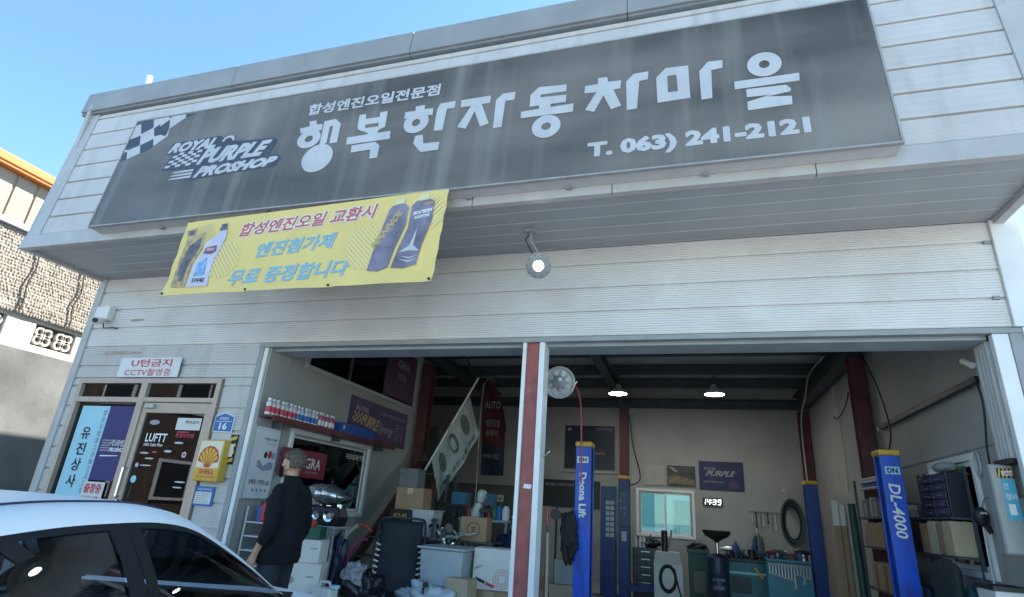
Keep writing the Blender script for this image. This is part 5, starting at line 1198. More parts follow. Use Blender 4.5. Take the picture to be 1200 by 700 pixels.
obj('head_pad', MB().ball((0, .37, 1.03), (.21, .035, .085), 18, 12), FAB, t, smooth=180, local=True)
for s_ in (-1, 1):
    for k in range(9):
        z = .40 + k * .058; y = .12 + (z - .34) * .375
        obj('lace', MB().cyl((s_ * .225, y - .035, z), (s_ * .292, y - .02, z + .02), .0105, n=6), INKW, t, local=True)
    obj('armrest', MB().box(s_ * .35 - .03, s_ * .35 + .03, -.35, .15, .52, .55), BLACK, t, bevel=.012, local=True)
    obj('leg', MB().tube([(s_ * .33, .40, 0), (s_ * .33, -.30, .50)], .014, 8), TUBE, t, smooth=60, local=True)
    obj('leg', MB().tube([(s_ * .33, -.45, 0), (s_ * .33, .12, .50)], .014, 8), TUBE, t, smooth=60, local=True)
obj('seat', MB().grid(10, 12, lambda u, v: ((u - .5) * .5, .10 - v * .55, .34 + .02 * v - .03 * math.sin(math.pi * v))), FAB, t, smooth=180, solid=.012, local=True)
obj('footrest', MB().grid(8, 8, lambda u, v: ((u - .5) * .46, -.46 - v * .30, .36 - v * .25)), FAB, t, smooth=180, solid=.012, local=True)

# ------------------------------------------------------------------ boxes and goods in the left bay
t = thing('storage_rack', 'low dark rack under the stacked boxes behind the recliner', 'rack', (-3.2, 2.3, .1))
obj('shelf_board', MB().box(-4.0, -2.45, 2.05, 2.55, 1.02, 1.04), DARK, t); obj('shelf_board', MB().box(-4.0, -2.45, 2.05, 2.55, .5, .52), DARK, t)
for x in (-3.98, -2.48):
    for y in (2.07, 2.53): obj('upright', MB().box(x - .018, x + .018, y - .018, y + .018, .1, 1.02), DARK, t)
t = carton('black carton with yellow print under the cardboard box', -3.95, -3.63, 2.08, 2.36, 1.20, 1.355, BLACK, 0, tape=False)
text('ATLAS', PF(2.078), (-3.90, -3.70, 1.26, 1.31), YELP, t, d=0.002, bold=.03)
carton('flat grey carton under the black carton', -3.97, -3.62, 2.08, 2.40, 1.041, 1.197, GREY, 0, tape=False)
carton('square brown cardboard box under the grey box', -3.90, -3.50, 2.08, 2.40, 1.362, 1.645, CARD, R(3))
carton('dark grey carton topmost of the stack by the stair', -3.90, -3.62, 2.12, 2.36, 1.652, 1.90, mat('grey_carton', (.16, .16, .155), .8, var=.15), R(-2), tape=False)
t = thing('parts_tub', 'light grey plastic tub beside the cardboard stack', 'tub', (-3.46, 2.25, 1.041)); obj('tub', MB().loft([[(-3.60, 2.1, 1.041), (-3.34, 2.1, 1.041), (-3.34, 2.4, 1.041), (-3.60, 2.4, 1.041)], [(-3.63, 2.08, 1.36), (-3.31, 2.08, 1.36), (-3.31, 2.42, 1.36), (-3.63, 2.42, 1.36)]]), LGREY, t, bevel=.01); obj('rim', frame_mb(Matrix.Translation((0, 0, 1.361)), -3.64, -3.30, 2.07, 2.43, .02, 0, .015), LGREY, t)
# heap of metal engine parts
t = thing('parts_stool', 'dark stool under the heap of engine parts', 'stool', (-3.08, 1.95, .1))
obj('seat', MB().box(-3.32, -2.86, 1.78, 2.02, .86, .90), DARK, t, bevel=.01)
for x in (-3.28, -2.90):
    for y in (1.80, 2.0): obj('leg', MB().cyl((x, y, .1), (x, y, .86), .016, n=8), DARK, t)
rnd = random.Random(4)
for k in range(16):
    x = -3.28 + .44 * rnd.random(); y = 1.82 + .16 * rnd.random(); z = .905 + .36 * rnd.random() * (1 - abs(x + 3.08) * 1.6)
    M = Matrix.Translation((x, y, z)) @ Matrix.Rotation(rnd.random() * 3, 4, 'X') @ Matrix.Rotation(rnd.random() * 3, 4, 'Y')
    r_ = .03 + .04 * rnd.random(); L_ = .10 + .16 * rnd.random(); nm = ['engine_pipe', 'pulley', 'bracket_casting', 'engine_hose'][k % 4]
    if k % 4 == 0: mb = MB(M).lathe([(r_ * .6, 0), (r_, .01), (r_, .03), (r_ * .6, .04), (r_ * .6, L_), (r_, L_ + .01), (r_, L_ + .03)], 14)
    elif k % 4 == 1: mb = MB(M).lathe([(.01, -.02), (r_ * 1.4, -.02), (r_ * 1.1, 0), (r_ * 1.4, .02), (.01, .025)], 18)
    elif k % 4 == 2: mb = MB(M).prism([(-L_ / 2, 0), (-.02, -.03), (L_ / 2, -.01), (L_ / 2, .03), (.02, .05), (-L_ / 2, .04)], 0, .035)
    else: mb = MB(M).tube([(0, 0, 0), (.05, .02, .04), (.1, 0, .1), (.12, .05, .16)], .018, 8)
    single(nm, mb, [STEEL, GREY, BLACK, CHROME][(k * 3) % 4], 'loose metal engine part heaped on the dark stool', 'engine part', 'engine parts heaped on the stool', smooth=40)
# big galvanised bin with plastic sheet, cartons in front
t = thing('storage_bin', 'large pale grey storage bin in front of the engine parts', 'bin', (-2.81, 1.4, .1))
obj('bin_body', MB().loft([[(-2.96, 1.2, .1), (-2.54, 1.2, .1), (-2.54, 1.65, .1), (-2.96, 1.65, .1)], [(-3.02, 1.15, .97), (-2.48, 1.15, .97), (-2.48, 1.70, .97), (-3.02, 1.70, .97)]]), mat('bin_bluegrey', (.40, .45, .49), .4, var=.08), t, bevel=.02)
obj('lid', MB().box(-3.05, -2.45, 1.12, 1.73, .972, 1.0), mat('bin_bluegrey', (0, 0, 0)), t, bevel=.012)
for z in (.35, .6): obj('rib', MB().box(-3.0, -2.52, 1.145, 1.16, z, z + .03), mat('bin_bluegrey', (0, 0, 0)), t, bevel=.004)
bag('plastic_sheet', 'crumpled translucent plastic sheet in front of the pale bin', (-2.80, 1.02, .40), (.36, .12, .22), mat('plastic_sheet', (.50, .56, .62), .25, bump=.5, bscale=14), 21, 'sheet')
t = carton('pale beige carton standing in front of the grey bin', -2.60, -2.33, 1.02, 1.24, .47, .71, CARD2, R(-8), tape=False)
carton('plain grey carton under the pale beige carton', -2.66, -2.28, .98, 1.28, .1, .465, GREY, R(-4), tape=False)
t = carton('kraft cardboard box printed with a round stamp', -2.91, -2.56, 2.08, 2.36, 1.041, 1.33, CARD, R(4), tape=False)
mb = MB(plane((0, -.143, .14), (1, 0, 0), (0, 0, 1))); mb.tube([(.085 * math.cos(a), .085 * math.sin(a), 0) for a in (R(-60) + R(300) * k / 24 for k in range(25))], .004, 5); obj('stamp', mb, INKK, t, local=True)
for k in range(3): obj('stamp_line', MB(plane((0, -.1425, .14), (1, 0, 0), (0, 0, 1))).flat(rect(-.03, .03, -.03 + k * .025, -.02 + k * .025), 0), INKK, t, local=True)
carton('dark brown carton on the lower rack board below the stamped box', -2.90, -2.56, 2.08, 2.40, .525, .90, mat('dark_cardboard', (.20, .12, .07), .85, var=.1), R(2))
t = carton('white carton with red ring print next to the red post', -2.48, -2.04, 1.45, 1.80, .58, 1.01, WBOX, R(10), tape=False)
PT = plane((0, -.177, 0), (1, 0, 0), (0, 0, 1))
for r_ in (.10, .075, .05): obj('ring', MB(PT).tube([(.12 + r_ * math.cos(a), .12 + r_ * math.sin(a), 0) for a in (2 * math.pi * k / 24 for k in range(24))], .003, 4, closed=True), INKR, t, local=True)
obj('label', MB(PT).flat([(-.19, .10), (-.08, .06), (-.07, .09), (-.18, .13)], .001), INKK, t, local=True); obj('label', MB(PT).flat([(-.07, .055), (.03, .02), (.04, .05), (-.06, .085)], .001), INKR, t, local=True)
obj('label', MB(PT).flat([(-.20, .20), (-.12, .24), (-.11, .26), (-.19, .23)], .001), INKG, t, local=True)
carton('open cardboard tray under the white ring-print carton', -2.54, -1.98, 1.40, 1.86, .1, .574, CARD, R(6))
# shelf behind with bottles
t = thing('back_shelf', 'tall dark shelf in the gloom behind the flag', 'shelf', (-3.1, 3.5, .1))
for z in (.5, 1.0, 1.30, 1.48): obj('shelf_board', MB().box(-3.7, -2.3, 3.3, 3.7, z - .02, z), DARK, t)
for x in (-3.68, -2.32):
    for y in (3.32, 3.68): obj('upright', MB().box(x - .02, x + .02, y - .02, y + .02, .1, 1.9), DARK, t)
for i, (x, m_, l_) in enumerate(((-3.48, 'l', 'left blue box on the tall dark shelf'), (-3.05, 'r', 'right blue box on the tall dark shelf'))):
    carton(l_, x - .12, x + .12, 3.36, 3.6, 1.482, 1.66, mat('box_blue', (.05, .20, .33), .6, var=.15), 0, tape=False)
t = thing('wrapped_bottle', 'clear wrapped bottle with an orange band on the shelf', 'bottle', (-3.08, 3.1, 1.33)); M = Matrix.Translation((-3.07, 3.05, 1.30)) @ Matrix.Rotation(R(14), 4, 'Y')
obj('bottle_body', MB(M).lathe([(.07, 0), (.085, .03), (.08, .14), (.05, .22), (.055, .26), (.075, .34), (.06, .40), (.02, .42)], 18), mat('wrapped_plastic', (.55, .56, .54), .3, bump=.4, bscale=25), t, smooth=60)
obj('band', MB(M).lathe([(.054, .225), (.056, .24)], 18, cap=False), ORH, t, smooth=60)
t = thing('side_trolley', 'grey trolley under the wrapped bottle', 'trolley', (-3.0, 3.05, .1)); obj('top', MB().box(-3.25, -2.5, 2.85, 3.2, 1.27, 1.30), GREY, t)
for x in (-3.22, -2.53):
    for y in (2.88, 3.17): obj('leg', MB().box(x - .015, x + .015, y - .015, y + .015, .1, 1.27), GREY, t)
for i, (x, m_, l_) in enumerate(((-2.85, BLACK, 'black oil bottle on the grey trolley'), (-2.70, INKB, 'blue oil bottle on the grey trolley'), (-2.58, WBOX, 'white spray bottle on the grey trolley'))):
    t = thing('oil_bottle', l_, 'bottle', (x, 3.0, 1.3)); M = Matrix.Translation((x, 3.0, 1.301))
    obj('bottle_body', MB(M).lathe([(.05, 0), (.055, .01), (.055, .15), (.03, .19), (.018, .2)], 14), m_, t, smooth=50); obj('cap', MB(M).lathe([(.02, .2005), (.02, .235), (.015, .24)], 12), BLACK if m_ is not BLACK else INKR, t, smooth=50)
t = thing('cloth_heap', 'navy overalls heaped below the trolley bottles', 'cloth', (-2.6, 2.7, .1)); obj('cloth', MB().ball((-2.45, 2.75, .62), (.24, .2, .52), 24, 16, fn=lambda d, q: q * (1 + .25 * mnoise.noise(d * 3))), mat('cloth_navy', (.012, .02, .07), .9), t, smooth=60)
t = plate('restroom_sign', 'small white sign reading 화장실 in the dark back corner', 'sign', PF(8.28), -4.64, -4.29, 1.62, 1.77, WBOX, 0, .01); text('화장실', PF(8.28), (-4.60, -4.33, 1.65, 1.74), INKK, t, d=.012, bold=.02)
single('back_partition', MB().box(-6.0, -3.55, 8.29, 8.38, .1, 2.0), mat('partition_grey', (.10, .115, .11), .7, var=.2), 'dark low partition below the restroom sign', 'partition')
single('leaning_panel', MB().box(-6.6, -5.35, 6.5, 6.56, .1, 3.1), mat('panel_greygreen', (.11, .14, .13), .7, var=.15), 'grey-green sheet panel standing in the dark stair recess', 'panel')

# ------------------------------------------------------------------ flags
t = thing('pole_flag', 'pale printed flag hanging from a slanted white pole in the left bay', 'flag', (-4.14, 3.4, 1.95))
obj('pole', MB().cyl((-4.16, 3.42, 1.92), (-3.33, 3.38, 3.49), .017, n=10), WHITE, t, smooth=60)
def flagp(u, v):       # u along the pole, v falling away from it
    a0 = Vector((-4.03, 3.415, 2.12)).lerp(Vector((-3.48, 3.388, 3.24)), u)
    dn = Vector((0.18, 0, -.62)).lerp(Vector((0.26, 0, -.70)), u)
    p = a0 + dn * v
    p.y += .035 * math.sin(u * 9 + v * 3) * (.3 + v) + .015 * math.sin(u * 23)
    return p
FLG = mat('flag_cloth', (.34, .38, .36), .8, var=.1, scale=4)
fc = obj('flag_cloth', MB().grid(36, 20, lambda u, v: tuple(flagp(u, v))), FLG, t, smooth=180)
for k in range(3):
    c = (.22 + .28 * k, .42)
    mb = MB(); pts = [flagp(c[0] + .075 * math.cos(a) + .03 * math.sin(a), c[1] + .26 * math.sin(a)) + Vector((0, -.012, 0)) for a in (2 * math.pi * i / 18 for i in range(18))]
    mb.add([tuple(p) for p in pts], [tuple(range(18))]); obj('print', mb, mat('flag_print', (.10, .125, .11), .8, var=.4, scale=12), fc)
p_, f_ = text_pts('자동차 엔진오일 전문', .01); mb = MB(); mb.add([tuple(flagp(.08 + .84 * a, .93 - .10 * b) + Vector((0, -.014, 0))) for a, b in p_], f_); obj('lettering', mb, INKK, fc)
t = thing('feather_flag', 'dark red and navy feather flag standing at the back of the left bay', 'flag', (-4.15, 6.0, .1))
obj('pole', MB().tube([(-4.16, 6.02, .1), (-4.18, 6.02, 2.0), (-4.22, 6.02, 3.3), (-4.20, 6.02, 3.95), (-4.10, 6.02, 4.09), (-3.95, 6.02, 4.03)], .012, 8), LGREY, t, smooth=60)
def feath(u, v):
    z = 2.08 + 1.95 * v; wd = .50 if v < .45 else .52 * math.sqrt(max(.02, 1 - ((v - .45) / .56) ** 2)); x0 = -4.10 - .10 * v
    return (x0 + wd * u, 6.0 + .03 * math.sin(u * 5 + v * 8), z)
obj('flag_cloth', MB().grid(12, 40, feath, mif=lambda u, v: 0 if v > .31 else 1), [mat('feather_red', (.085, .014, .02), .7, var=.15), mat('feather_navy', (.02, .025, .06), .7, var=.15)], t, smooth=180)
text('AUTO', PF(5.955), (-4.10, -3.76, 3.42, 3.58), INKG, t, d=.01, bold=.02); text('엔진오일', PF(5.955), (-4.05, -3.75, 3.05, 3.2), INKG, t, d=.01); text('경정비', PF(5.955), (-4.04, -3.78, 2.86, 2.98), INKG, t, d=.01)
text('타이어 점검', PF(5.955), (-4.05, -3.72, 2.40, 2.5), INKG, t, d=.01)
# ------------------------------------------------------------------ fan on the central post
t = thing('hose_reel_fan', 'round grey wall fan mounted on the central red post', 'fan', (-1.36, .5, 2.78))
FT = Matrix.Translation((-1.31, .50, 2.77)) @ Vector((-0.05, -1, -.12)).to_track_quat('Z', 'Y').to_matrix().to_4x4()
FANM = mat('fan_grey', (.46, .48, .48), .4, var=.06)
obj('shroud', MB(FT).lathe([(.05, -.06), (.15, -.055), (.172, -.03), (.175, .0), (.165, .012), (.155, .0), (.14, -.02), (.06, -.025), (.0, -.025)], 40), FANM, t, smooth=40)
obj('hub', MB(FT).lathe([(.075, -.02), (.075, .01), (.06, .022), (.0, .024)], 28), mat('fan_hub', (.22, .24, .25), .4), t, smooth=40)
for k in range(8):
    a = k * math.pi / 4; b = a + .5
    obj('blade', MB(FT).add([(.076 * math.cos(a), .076 * math.sin(a), .0), (.138 * math.cos(a + .1), .138 * math.sin(a + .1), -.016), (.142 * math.cos(b), .142 * math.sin(b), .004), (.077 * math.cos(b), .077 * math.sin(b), .012)], [(0, 1, 2, 3)]), FANM, t, solid=.003)
obj('motor_cap', MB(FT).box(.0, .035, .012, .045, .025, .04), WHITE, t, bevel=.004)
obj('mount', MB().box(-1.50, -1.44, .21, .50, 2.72, 2.83), WHITE, t, bevel=.006)
obj('mount_arm', MB().box(-1.47, -1.30, .525, .56, 2.745, 2.80), GREY, t)
t = thing('air_line', 'red air hose dropping from a hook to the blue lift post', 'hose', (-1.28, 1.5, 2.3))
obj('hose', MB().tube(hose('', [(-1.37, 1.70, 2.99), (-1.33, 1.70, 2.94), (-1.285, 1.69, 2.75), (-1.262, 1.66, 2.35), (-1.255, 1.65, 1.80)], .01, None), .011, 8), mat('hose_red', (.42, .10, .12), .5), t, smooth=60)
obj('coupling', MB().cyl((-1.385, 1.70, 2.985), (-1.345, 1.70, 3.05), .013, n=10), CHROME, t, smooth=60); obj('hanger', MB().cyl((-1.37, 1.70, 3.0), (-1.40, 1.72, 4.16), .004, n=6), DARK, t)
single('wall_hook', MB().tube([(-1.36, .12, 1.95), (-1.33, .10, 1.96), (-1.30, .09, 1.985), (-1.285, .09, 2.0)], .008, 6), STEEL, 'small steel hook on the side of the central post', 'hook', smooth=60)

# ------------------------------------------------------------------ vehicle lifts
def lift_post(label, cx, cy, top, paint, capm, sgn, w=.19, d=.26):
    t = thing('lift_post', label, 'lift', (cx, cy, .1))
    # open channel section: web towards the outside, two flanges towards the car, lips
    x0, x1 = -w / 2, w / 2; h = top - .1 - .06
    if sgn > 0: sec = [(x0, -d / 2), (x1, -d / 2), (x1, d / 2), (x0, d / 2), (x0, d / 2 - .05), (x0 + .012, d / 2 - .05), (x0 + .012, d / 2 - .012), (x1 - .012, d / 2 - .012), (x1 - .012, -d / 2 + .012), (x0 + .012, -d / 2 + .012), (x0 + .012, -d / 2 + .05), (x0, -d / 2 + .05)]
    else: sec = [(-x, y) for x, y in [(x0, -d / 2), (x1, -d / 2), (x1, d / 2), (x0, d / 2), (x0, d / 2 - .05), (x0 + .012, d / 2 - .05), (x0 + .012, d / 2 - .012), (x1 - .012, d / 2 - .012), (x1 - .012, -d / 2 + .012), (x0 + .012, -d / 2 + .012), (x0 + .012, -d / 2 + .05), (x0, -d / 2 + .05)]]
    obj('column', MB().prism(sec, .02, h), paint, t, bevel=.006, local=True)
    obj('base_plate', MB().box(-.25, .25, -.25, .25, 0, .02), paint, t, local=True)
    obj('cap', MB().prism(rect(-w / 2 - .010, w / 2 + .010, -d / 2 - .010, d / 2 + .010), h, h + .065), capm, t, bevel=.018, local=True)
    obj('carriage', MB().box(-w / 2 + .02, w / 2 - .02, -d / 2 + .03, d / 2 - .03, .12, .75), BLACK, t, local=True)
    for k, dy in enumerate((-.10, .10)):
        obj('arm', MB().box(*( (-w / 2 - .62, -w / 2 + .03) if sgn > 0 else (w / 2 - .03, w / 2 + .62)), dy - .05, dy + .05, .14, .24), paint, t, bevel=.006, local=True)
    return t
def face_plane(t, w, d): return plane((0, -d / 2 - .004, 0), (1, 0, 0), (0, 0, 1))
LIFT = BLUE
t = lift_post('bright blue lift post with yellow cap lettered Deona Lift', -1.26, 1.95, 2.31, BLUE, YELP, -1)
FPn = PF(1.82)
text('Deona Lift', FPn, (-1.305, -1.215, 1.42, 1.94), INKW, t, d=.004, bold=.035, turn=-1)
bd = obj('badge', MB(FPn).prism(rect(-1.335, -1.195, 2.055, 2.13), .001, .004), INKW, t); text('DN', FPn, (-1.315, -1.215, 2.068, 2.118), BLUED, t, d=.006, bold=.05)
t = lift_post('bright blue lift post with yellow cap lettered DL-4000', 2.07, 1.95, 2.33, BLUE, YELP, 1)
FPn = PF(1.82)
text('DL-4000', FPn, (2.015, 2.125, 1.44, 1.98), INKW, t, d=.004, bold=.02, shear=.15, turn=-1)
bd = obj('badge', MB(FPn).prism(rect(2.005, 2.145, 2.075, 2.155), .001, .004), SKYB, t); text('DN', FPn, (2.025, 2.125, 2.088, 2.142), BLUED, t, d=.006, bold=.05)
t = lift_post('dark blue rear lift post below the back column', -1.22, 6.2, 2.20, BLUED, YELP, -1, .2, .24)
obj('control_box', MB().box(-1.32, -1.12, 6.0, 6.06, 1.30, 1.95), mat('control_blue', (.03, .06, .16), .4, var=.1), t, bevel=.008)
for k, (x, z) in enumerate(((-1.27, 1.75), (-1.20, 1.75), (-1.27, 1.62), (-1.20, 1.62), (-1.27, 1.52), (-1.20, 1.52))): obj('button', MB(PF(6.0)).cyl((x, z, 0), (x, z, .012), .014, n=10), [LGREY, INKR, LGREY][k % 3], t)
obj('screen', MB(PF(6.0)).prism(rect(-1.28, -1.17, 1.82, 1.90), .001, .004), TEALP, t); obj('socket', MB(PF(6.07)).prism(rect(-1.26, -1.17, 1.05, 1.22), 0, .02), LGREY, t, bevel=.004)
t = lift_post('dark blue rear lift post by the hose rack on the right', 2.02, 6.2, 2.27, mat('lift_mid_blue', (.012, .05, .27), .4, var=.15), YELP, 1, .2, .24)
t = thing('switch_cabinet', 'dark blue switch cabinet with rows of labels left of the rear lift post', 'cabinet', (-1.52, 6.25, .1))
obj('body', MB().box(-1.66, -1.38, 6.12, 6.40, .1, 2.0), BLUED, t, bevel=.008)
for r_ in range(7):
    for c_ in range(2): obj('label', MB(PF(6.12)).prism(rect(-1.56 + c_ * .085, -1.49 + c_ * .085, 1.10 + r_ * .095, 1.17 + r_ * .095), .001, .004), LGREY, t)
single('power_cable', MB().tube(hose('', [(-1.30, 8.10, 3.7), (-1.22, 8.05, 3.0), (-1.05, 7.6, 2.45), (-1.0, 7.0, 2.18), (-1.12, 6.36, 2.05)], .01, None), .013, 6), BLACK, 'black cable sagging from the back column to the rear lift', 'cable', smooth=60)
bag('work_jacket', 'black work jacket hung on the Deona Lift post', (-1.40, 1.76, 1.20), (.10, .06, .30), mat('jacket_black', (.012, .014, .015), .75, var=.2), 31, 'jacket', k=.3)

# ------------------------------------------------------------------ back wall
BW = PF(8.38)
t = plate('back_poster', 'large dark poster with small white print high on the back wall', 'poster', BW, -2.85, -1.665, 2.47, 3.47, mat('poster_midnight', (.018, .028, .05), .4, var=.4, scale=3), .002, .01)
text('OTTO', BW, (-2.10, -1.72, 3.36, 3.42), INKG, t, d=.012); text('TURBO SYNTHETIC', BW, (-2.5, -1.9, 2.8, 2.86), INKG, t, d=.012); obj('print', MB(BW).flat([(-2.75 + .05 * math.cos(a), 3.38 + .04 * math.sin(a)) for a in (2 * math.pi * k / 12 for k in range(12))], .012), INKG, t)
t = plate('back_poster', 'wide black poster low on the back wall behind the Deona Lift post', 'poster', BW, -3.47, -2.0, 1.60, 2.20, mat('poster_black', (.012, .016, .022), .4, var=.4, scale=3), .002, .01)
text('MOBIL SYNTHETIC', BW, (-3.3, -2.5, 2.06, 2.12), INKG, t, d=.012)
t = plate('wall_note', 'pale printed note left of the small framed picture on the back wall', 'notice', BW, -0.985, -0.545, 2.19, 2.62, mat('note_grey', (.42, .42, .40), .6, var=.08), .002, .008)
text('오일교환 안내', BW, (-.92, -.62, 2.43, 2.49), INKG, t, d=.01); text('예약 필수', BW, (-.86, -.66, 2.34, 2.38), INKG, t, d=.01)
t = plate('wall_picture', 'small picture of a truck on a road above the back window', 'picture', BW, -0.495, 0.11, 2.19, 2.63, mat('picture_dark', (.06, .065, .06), .5, var=.5, scale=6), .002, .012)
obj('print', MB(BW).flat([(-.47, 2.24), (.08, 2.24), (.08, 2.34), (-.30, 2.42), (-.47, 2.38)], .014), mat('print_ochre', (.22, .18, .10), .6, var=.4, scale=9), t); obj('print', MB(BW).flat([(-.46, 2.60), (-.38, 2.60), (-.25, 2.50), (-.34, 2.50)], .014), INKG, t)
t = plate('back_banner', 'navy banner with grey logo beside the window on the back wall', 'banner', BW, .19, 1.11, 2.15, 2.755, mat('banner_navy', (.022, .022, .10), .5, var=.12), .002, .008)
text('PURPLE', BW, [(.32, 2.44), (.92, 2.44), (.96, 2.56), (.36, 2.56)], INKG, t, d=.01, bold=.04, shear=.2); text('ROYAL', BW, (.30, .55, 2.57, 2.63), INKG, t, d=.01, shear=.2); text('SYNTHETIC OIL', BW, (.28, .70, 2.30, 2.34), INKG, t, d=.01); obj('print', MB(BW).flat([(.78, 2.20), (1.0, 2.2), (1.02, 2.3), (.9, 2.36), (.8, 2.3)], .01), PURPLE, t)
t = thing('digital_clock', 'white lit digital clock reading 14:39 on the back wall', 'clock', (.44, 8.37, 1.83))
obj('back', MB(BW).prism(rect(.24, .645, 1.82, 1.985), .002, .03), BLACK, t, bevel=.006)
SEGS = {'1': 'bc', '4': 'fgbc', '3': 'abgcd', '9': 'abcdfg'}
CKM = mat('clock_lit', (.95, .97, 1.0), .5, emit=1.4)
for ch, ox in (('1', .235), ('4', .325), ('3', .445), ('9', .545)):
    mb = MB(BW); wd, hh, s_ = .060, .110, .011
    for q in SEGS[ch]:
        x0, x1, y0, y1 = {'a': (0, wd, hh - s_, hh), 'g': (0, wd, hh / 2 - s_ / 2, hh / 2 + s_ / 2), 'd': (0, wd, 0, s_), 'b': (wd - s_, wd, hh / 2, hh), 'c': (wd - s_, wd, 0, hh / 2), 'f': (0, s_, hh / 2, hh), 'e': (0, s_, 0, hh / 2)}[q]
        mb.flat([(ox + x0 + .12 * y0, 1.845 + y0), (ox + x1 + .12 * y0, 1.845 + y0), (ox + x1 + .12 * y1, 1.845 + y1), (ox + x0 + .12 * y1, 1.845 + y1)], .033 + .0004 * 'abcdefg'.index(q))
    obj('digit', mb, CKM, t)
for z in (1.875, 1.925): obj('colon_dot', MB(BW).flat(rect(.418, .433, z, z + .015), .033), CKM, t)
# ceiling lights
for x, l_ in ((-1.355, 'left lit round ceiling light at the back of the bay'), (.52, 'right lit round ceiling light at the back of the bay')):
    t = thing('ceiling_light', l_, 'light', (x, 6.3, 3.84), 0, 'round ceiling lights'); M = Matrix.Translation((x, 6.3, 3.83))
    obj('shade', MB(M).lathe([(.19, 0), (.195, .01), (.17, .06), (.08, .12), (.04, .2), (.015, .21)], 28), LGREY, t, smooth=40)
    obj('lens', MB(M).lathe([(.0001, -.02), (.12, -.012), (.18, .0)], 28), mat('ceiling_lamp_lit', (1, .98, .92), .5, emit=20.0), t, smooth=60)
    obj('rod', MB().cyl((x, 6.3, 4.04), (x, 6.3, 4.36), .012, n=8), DARK, t)

# ------------------------------------------------------------------ machines along the back
def drawers(label, x0, x1, y0, y1, z0, z1, m_, n, name='drawer_cabinet'):
    t = thing(name, label, 'cabinet', ((x0 + x1) / 2, (y0 + y1) / 2, z0)); obj('body', MB().box(x0, x1, y0, y1, z0, z1), m_, t, bevel=.006)
    h = (z1 - z0 - .06) / n
    for k in range(n):
        d_ = obj('drawer', MB().box(x0 + .02, x1 - .02, y0 - .014, y0 - .001, z0 + .03 + k * h + .006, z0 + .03 + (k + 1) * h - .006), m_, t, bevel=.004)
        obj('handle', MB().box((x0 + x1) / 2 - .08, (x0 + x1) / 2 + .08, y0 - .028, y0 - .015, z0 + .03 + (k + .7) * h, z0 + .03 + (k + .7) * h + .012), STEEL, d_)
    return t
drawers('dark grey drawer cabinet below the back window', -1.10, -.62, 6.45, 6.85, .1, .95, mat('cab_dark', (.06, .075, .075), .45, var=.15), 6)
for k in range(3):
    x = -1.04 + k * .075; t = thing('aerosol_can', 'white aerosol can on the dark drawer cabinet', 'can', (x, 6.55, .951), 0, 'aerosol cans on the drawer cabinet'); M = Matrix.Translation((x, 6.55, .951))
    obj('can_body', MB(M).lathe([(.029, 0), (.03, .13), (.02, .15)], 14), CANB, t, smooth=40); obj('cap', MB(M).lathe([(.018, .151), (.018, .18), (.012, .19)], 12), CANB, t, smooth=40)
bag('tool_bag', 'black tool bag on the drawer cabinet under the window', (-.74, 6.6, 1.04), (.14, .12, .09), BLACK, 41)
t = thing('coolant_machine', 'pale service machine with coiled black hose below the window', 'machine', (-.40, 5.0, .1))
WM_ = mat('machine_cream', (.52, .51, .47), .4, var=.06)
obj('cabinet', MB().loft([[(-.62, 4.85, .14), (-.17, 4.85, .14), (-.17, 5.25, .14), (-.62, 5.25, .14)], [(-.62, 4.85, .80), (-.17, 4.85, .80), (-.17, 5.25, .80), (-.62, 5.25, .80)], [(-.60, 4.95, .98), (-.22, 4.95, .98), (-.22, 5.25, .98), (-.60, 5.25, .98)]]), WM_, t, bevel=.012)
for x in (-.57, -.22):
    for y in (4.9, 5.2): obj('caster', MB().cyl((x - .015, y, .12), (x + .015, y, .12), .02, n=12), RUBBER, t)
for k, r_ in enumerate((.13, .145, .16)): obj('hose_coil', MB().tube([(-.40 + r_ * .8 * math.cos(a), 4.835 - .012 * k, .60 + r_ * 1.25 * math.sin(a)) for a in (2 * math.pi * i / 26 for i in range(26))], .011, 6, closed=True), RUBBER, t, smooth=60)
obj('hose_tail', MB().tube(hose('', [(-.30, 4.83, .75), (-.26, 4.82, .55), (-.20, 4.82, .35), (-.12, 4.9, .2)], .01, None), .012, 6), RUBBER, t, smooth=60)
obj('bottle_mount', MB().cyl((-.45, 5.10, .98), (-.45, 5.10, 1.30), .05, n=16), BLACK, t, smooth=40); obj('lever', MB().tube([(-.40, 5.05, .98), (-.36, 5.02, 1.15), (-.33, 5.0, 1.32)], .015, 8), STEEL, t, smooth=60)
t = thing('oil_drainer', 'oil drain stand with wide black funnel and navy drum', 'machine', (.38, 6.0, .1)); M = Matrix.Translation((.40, 6.0, .1))
DRM = mat('drum_navy', (.02, .035, .075), .4, var=.15)
obj('drum', MB(M).lathe([(.17, .08), (.175, .1), (.175, .30), (.18, .31), (.175, .32), (.175, .55), (.18, .56), (.175, .57), (.175, .82), (.12, .87), (.03, .88)], 26), DRM, t, smooth=40)
obj('pole', MB(M).lathe([(.028, .88), (.028, 1.06)], 14), CHROME, t, smooth=40)
obj('funnel', MB(M).lathe([(.03, 1.05), (.05, 1.08), (.20, 1.16), (.235, 1.22), (.24, 1.25), (.225, 1.25), (.19, 1.18), (.04, 1.10)], 30), BLACK, t, smooth=40)
for a in (0, 1, 2, 3): obj('caster', MB(M).cyl((.15 * math.cos(a * 1.57 + .7), .15 * math.sin(a * 1.57 + .7), .02), (.15 * math.cos(a * 1.57 + .7), .15 * math.sin(a * 1.57 + .7), .08), .02, n=10), RUBBER, t)
text('OIL DRAINER', PF(5.822), (.29, .50, .55, .60), INKG, t, d=.004); text('DN-80', PF(5.822), (.30, .48, .42, .48), INKG, t, d=.004)
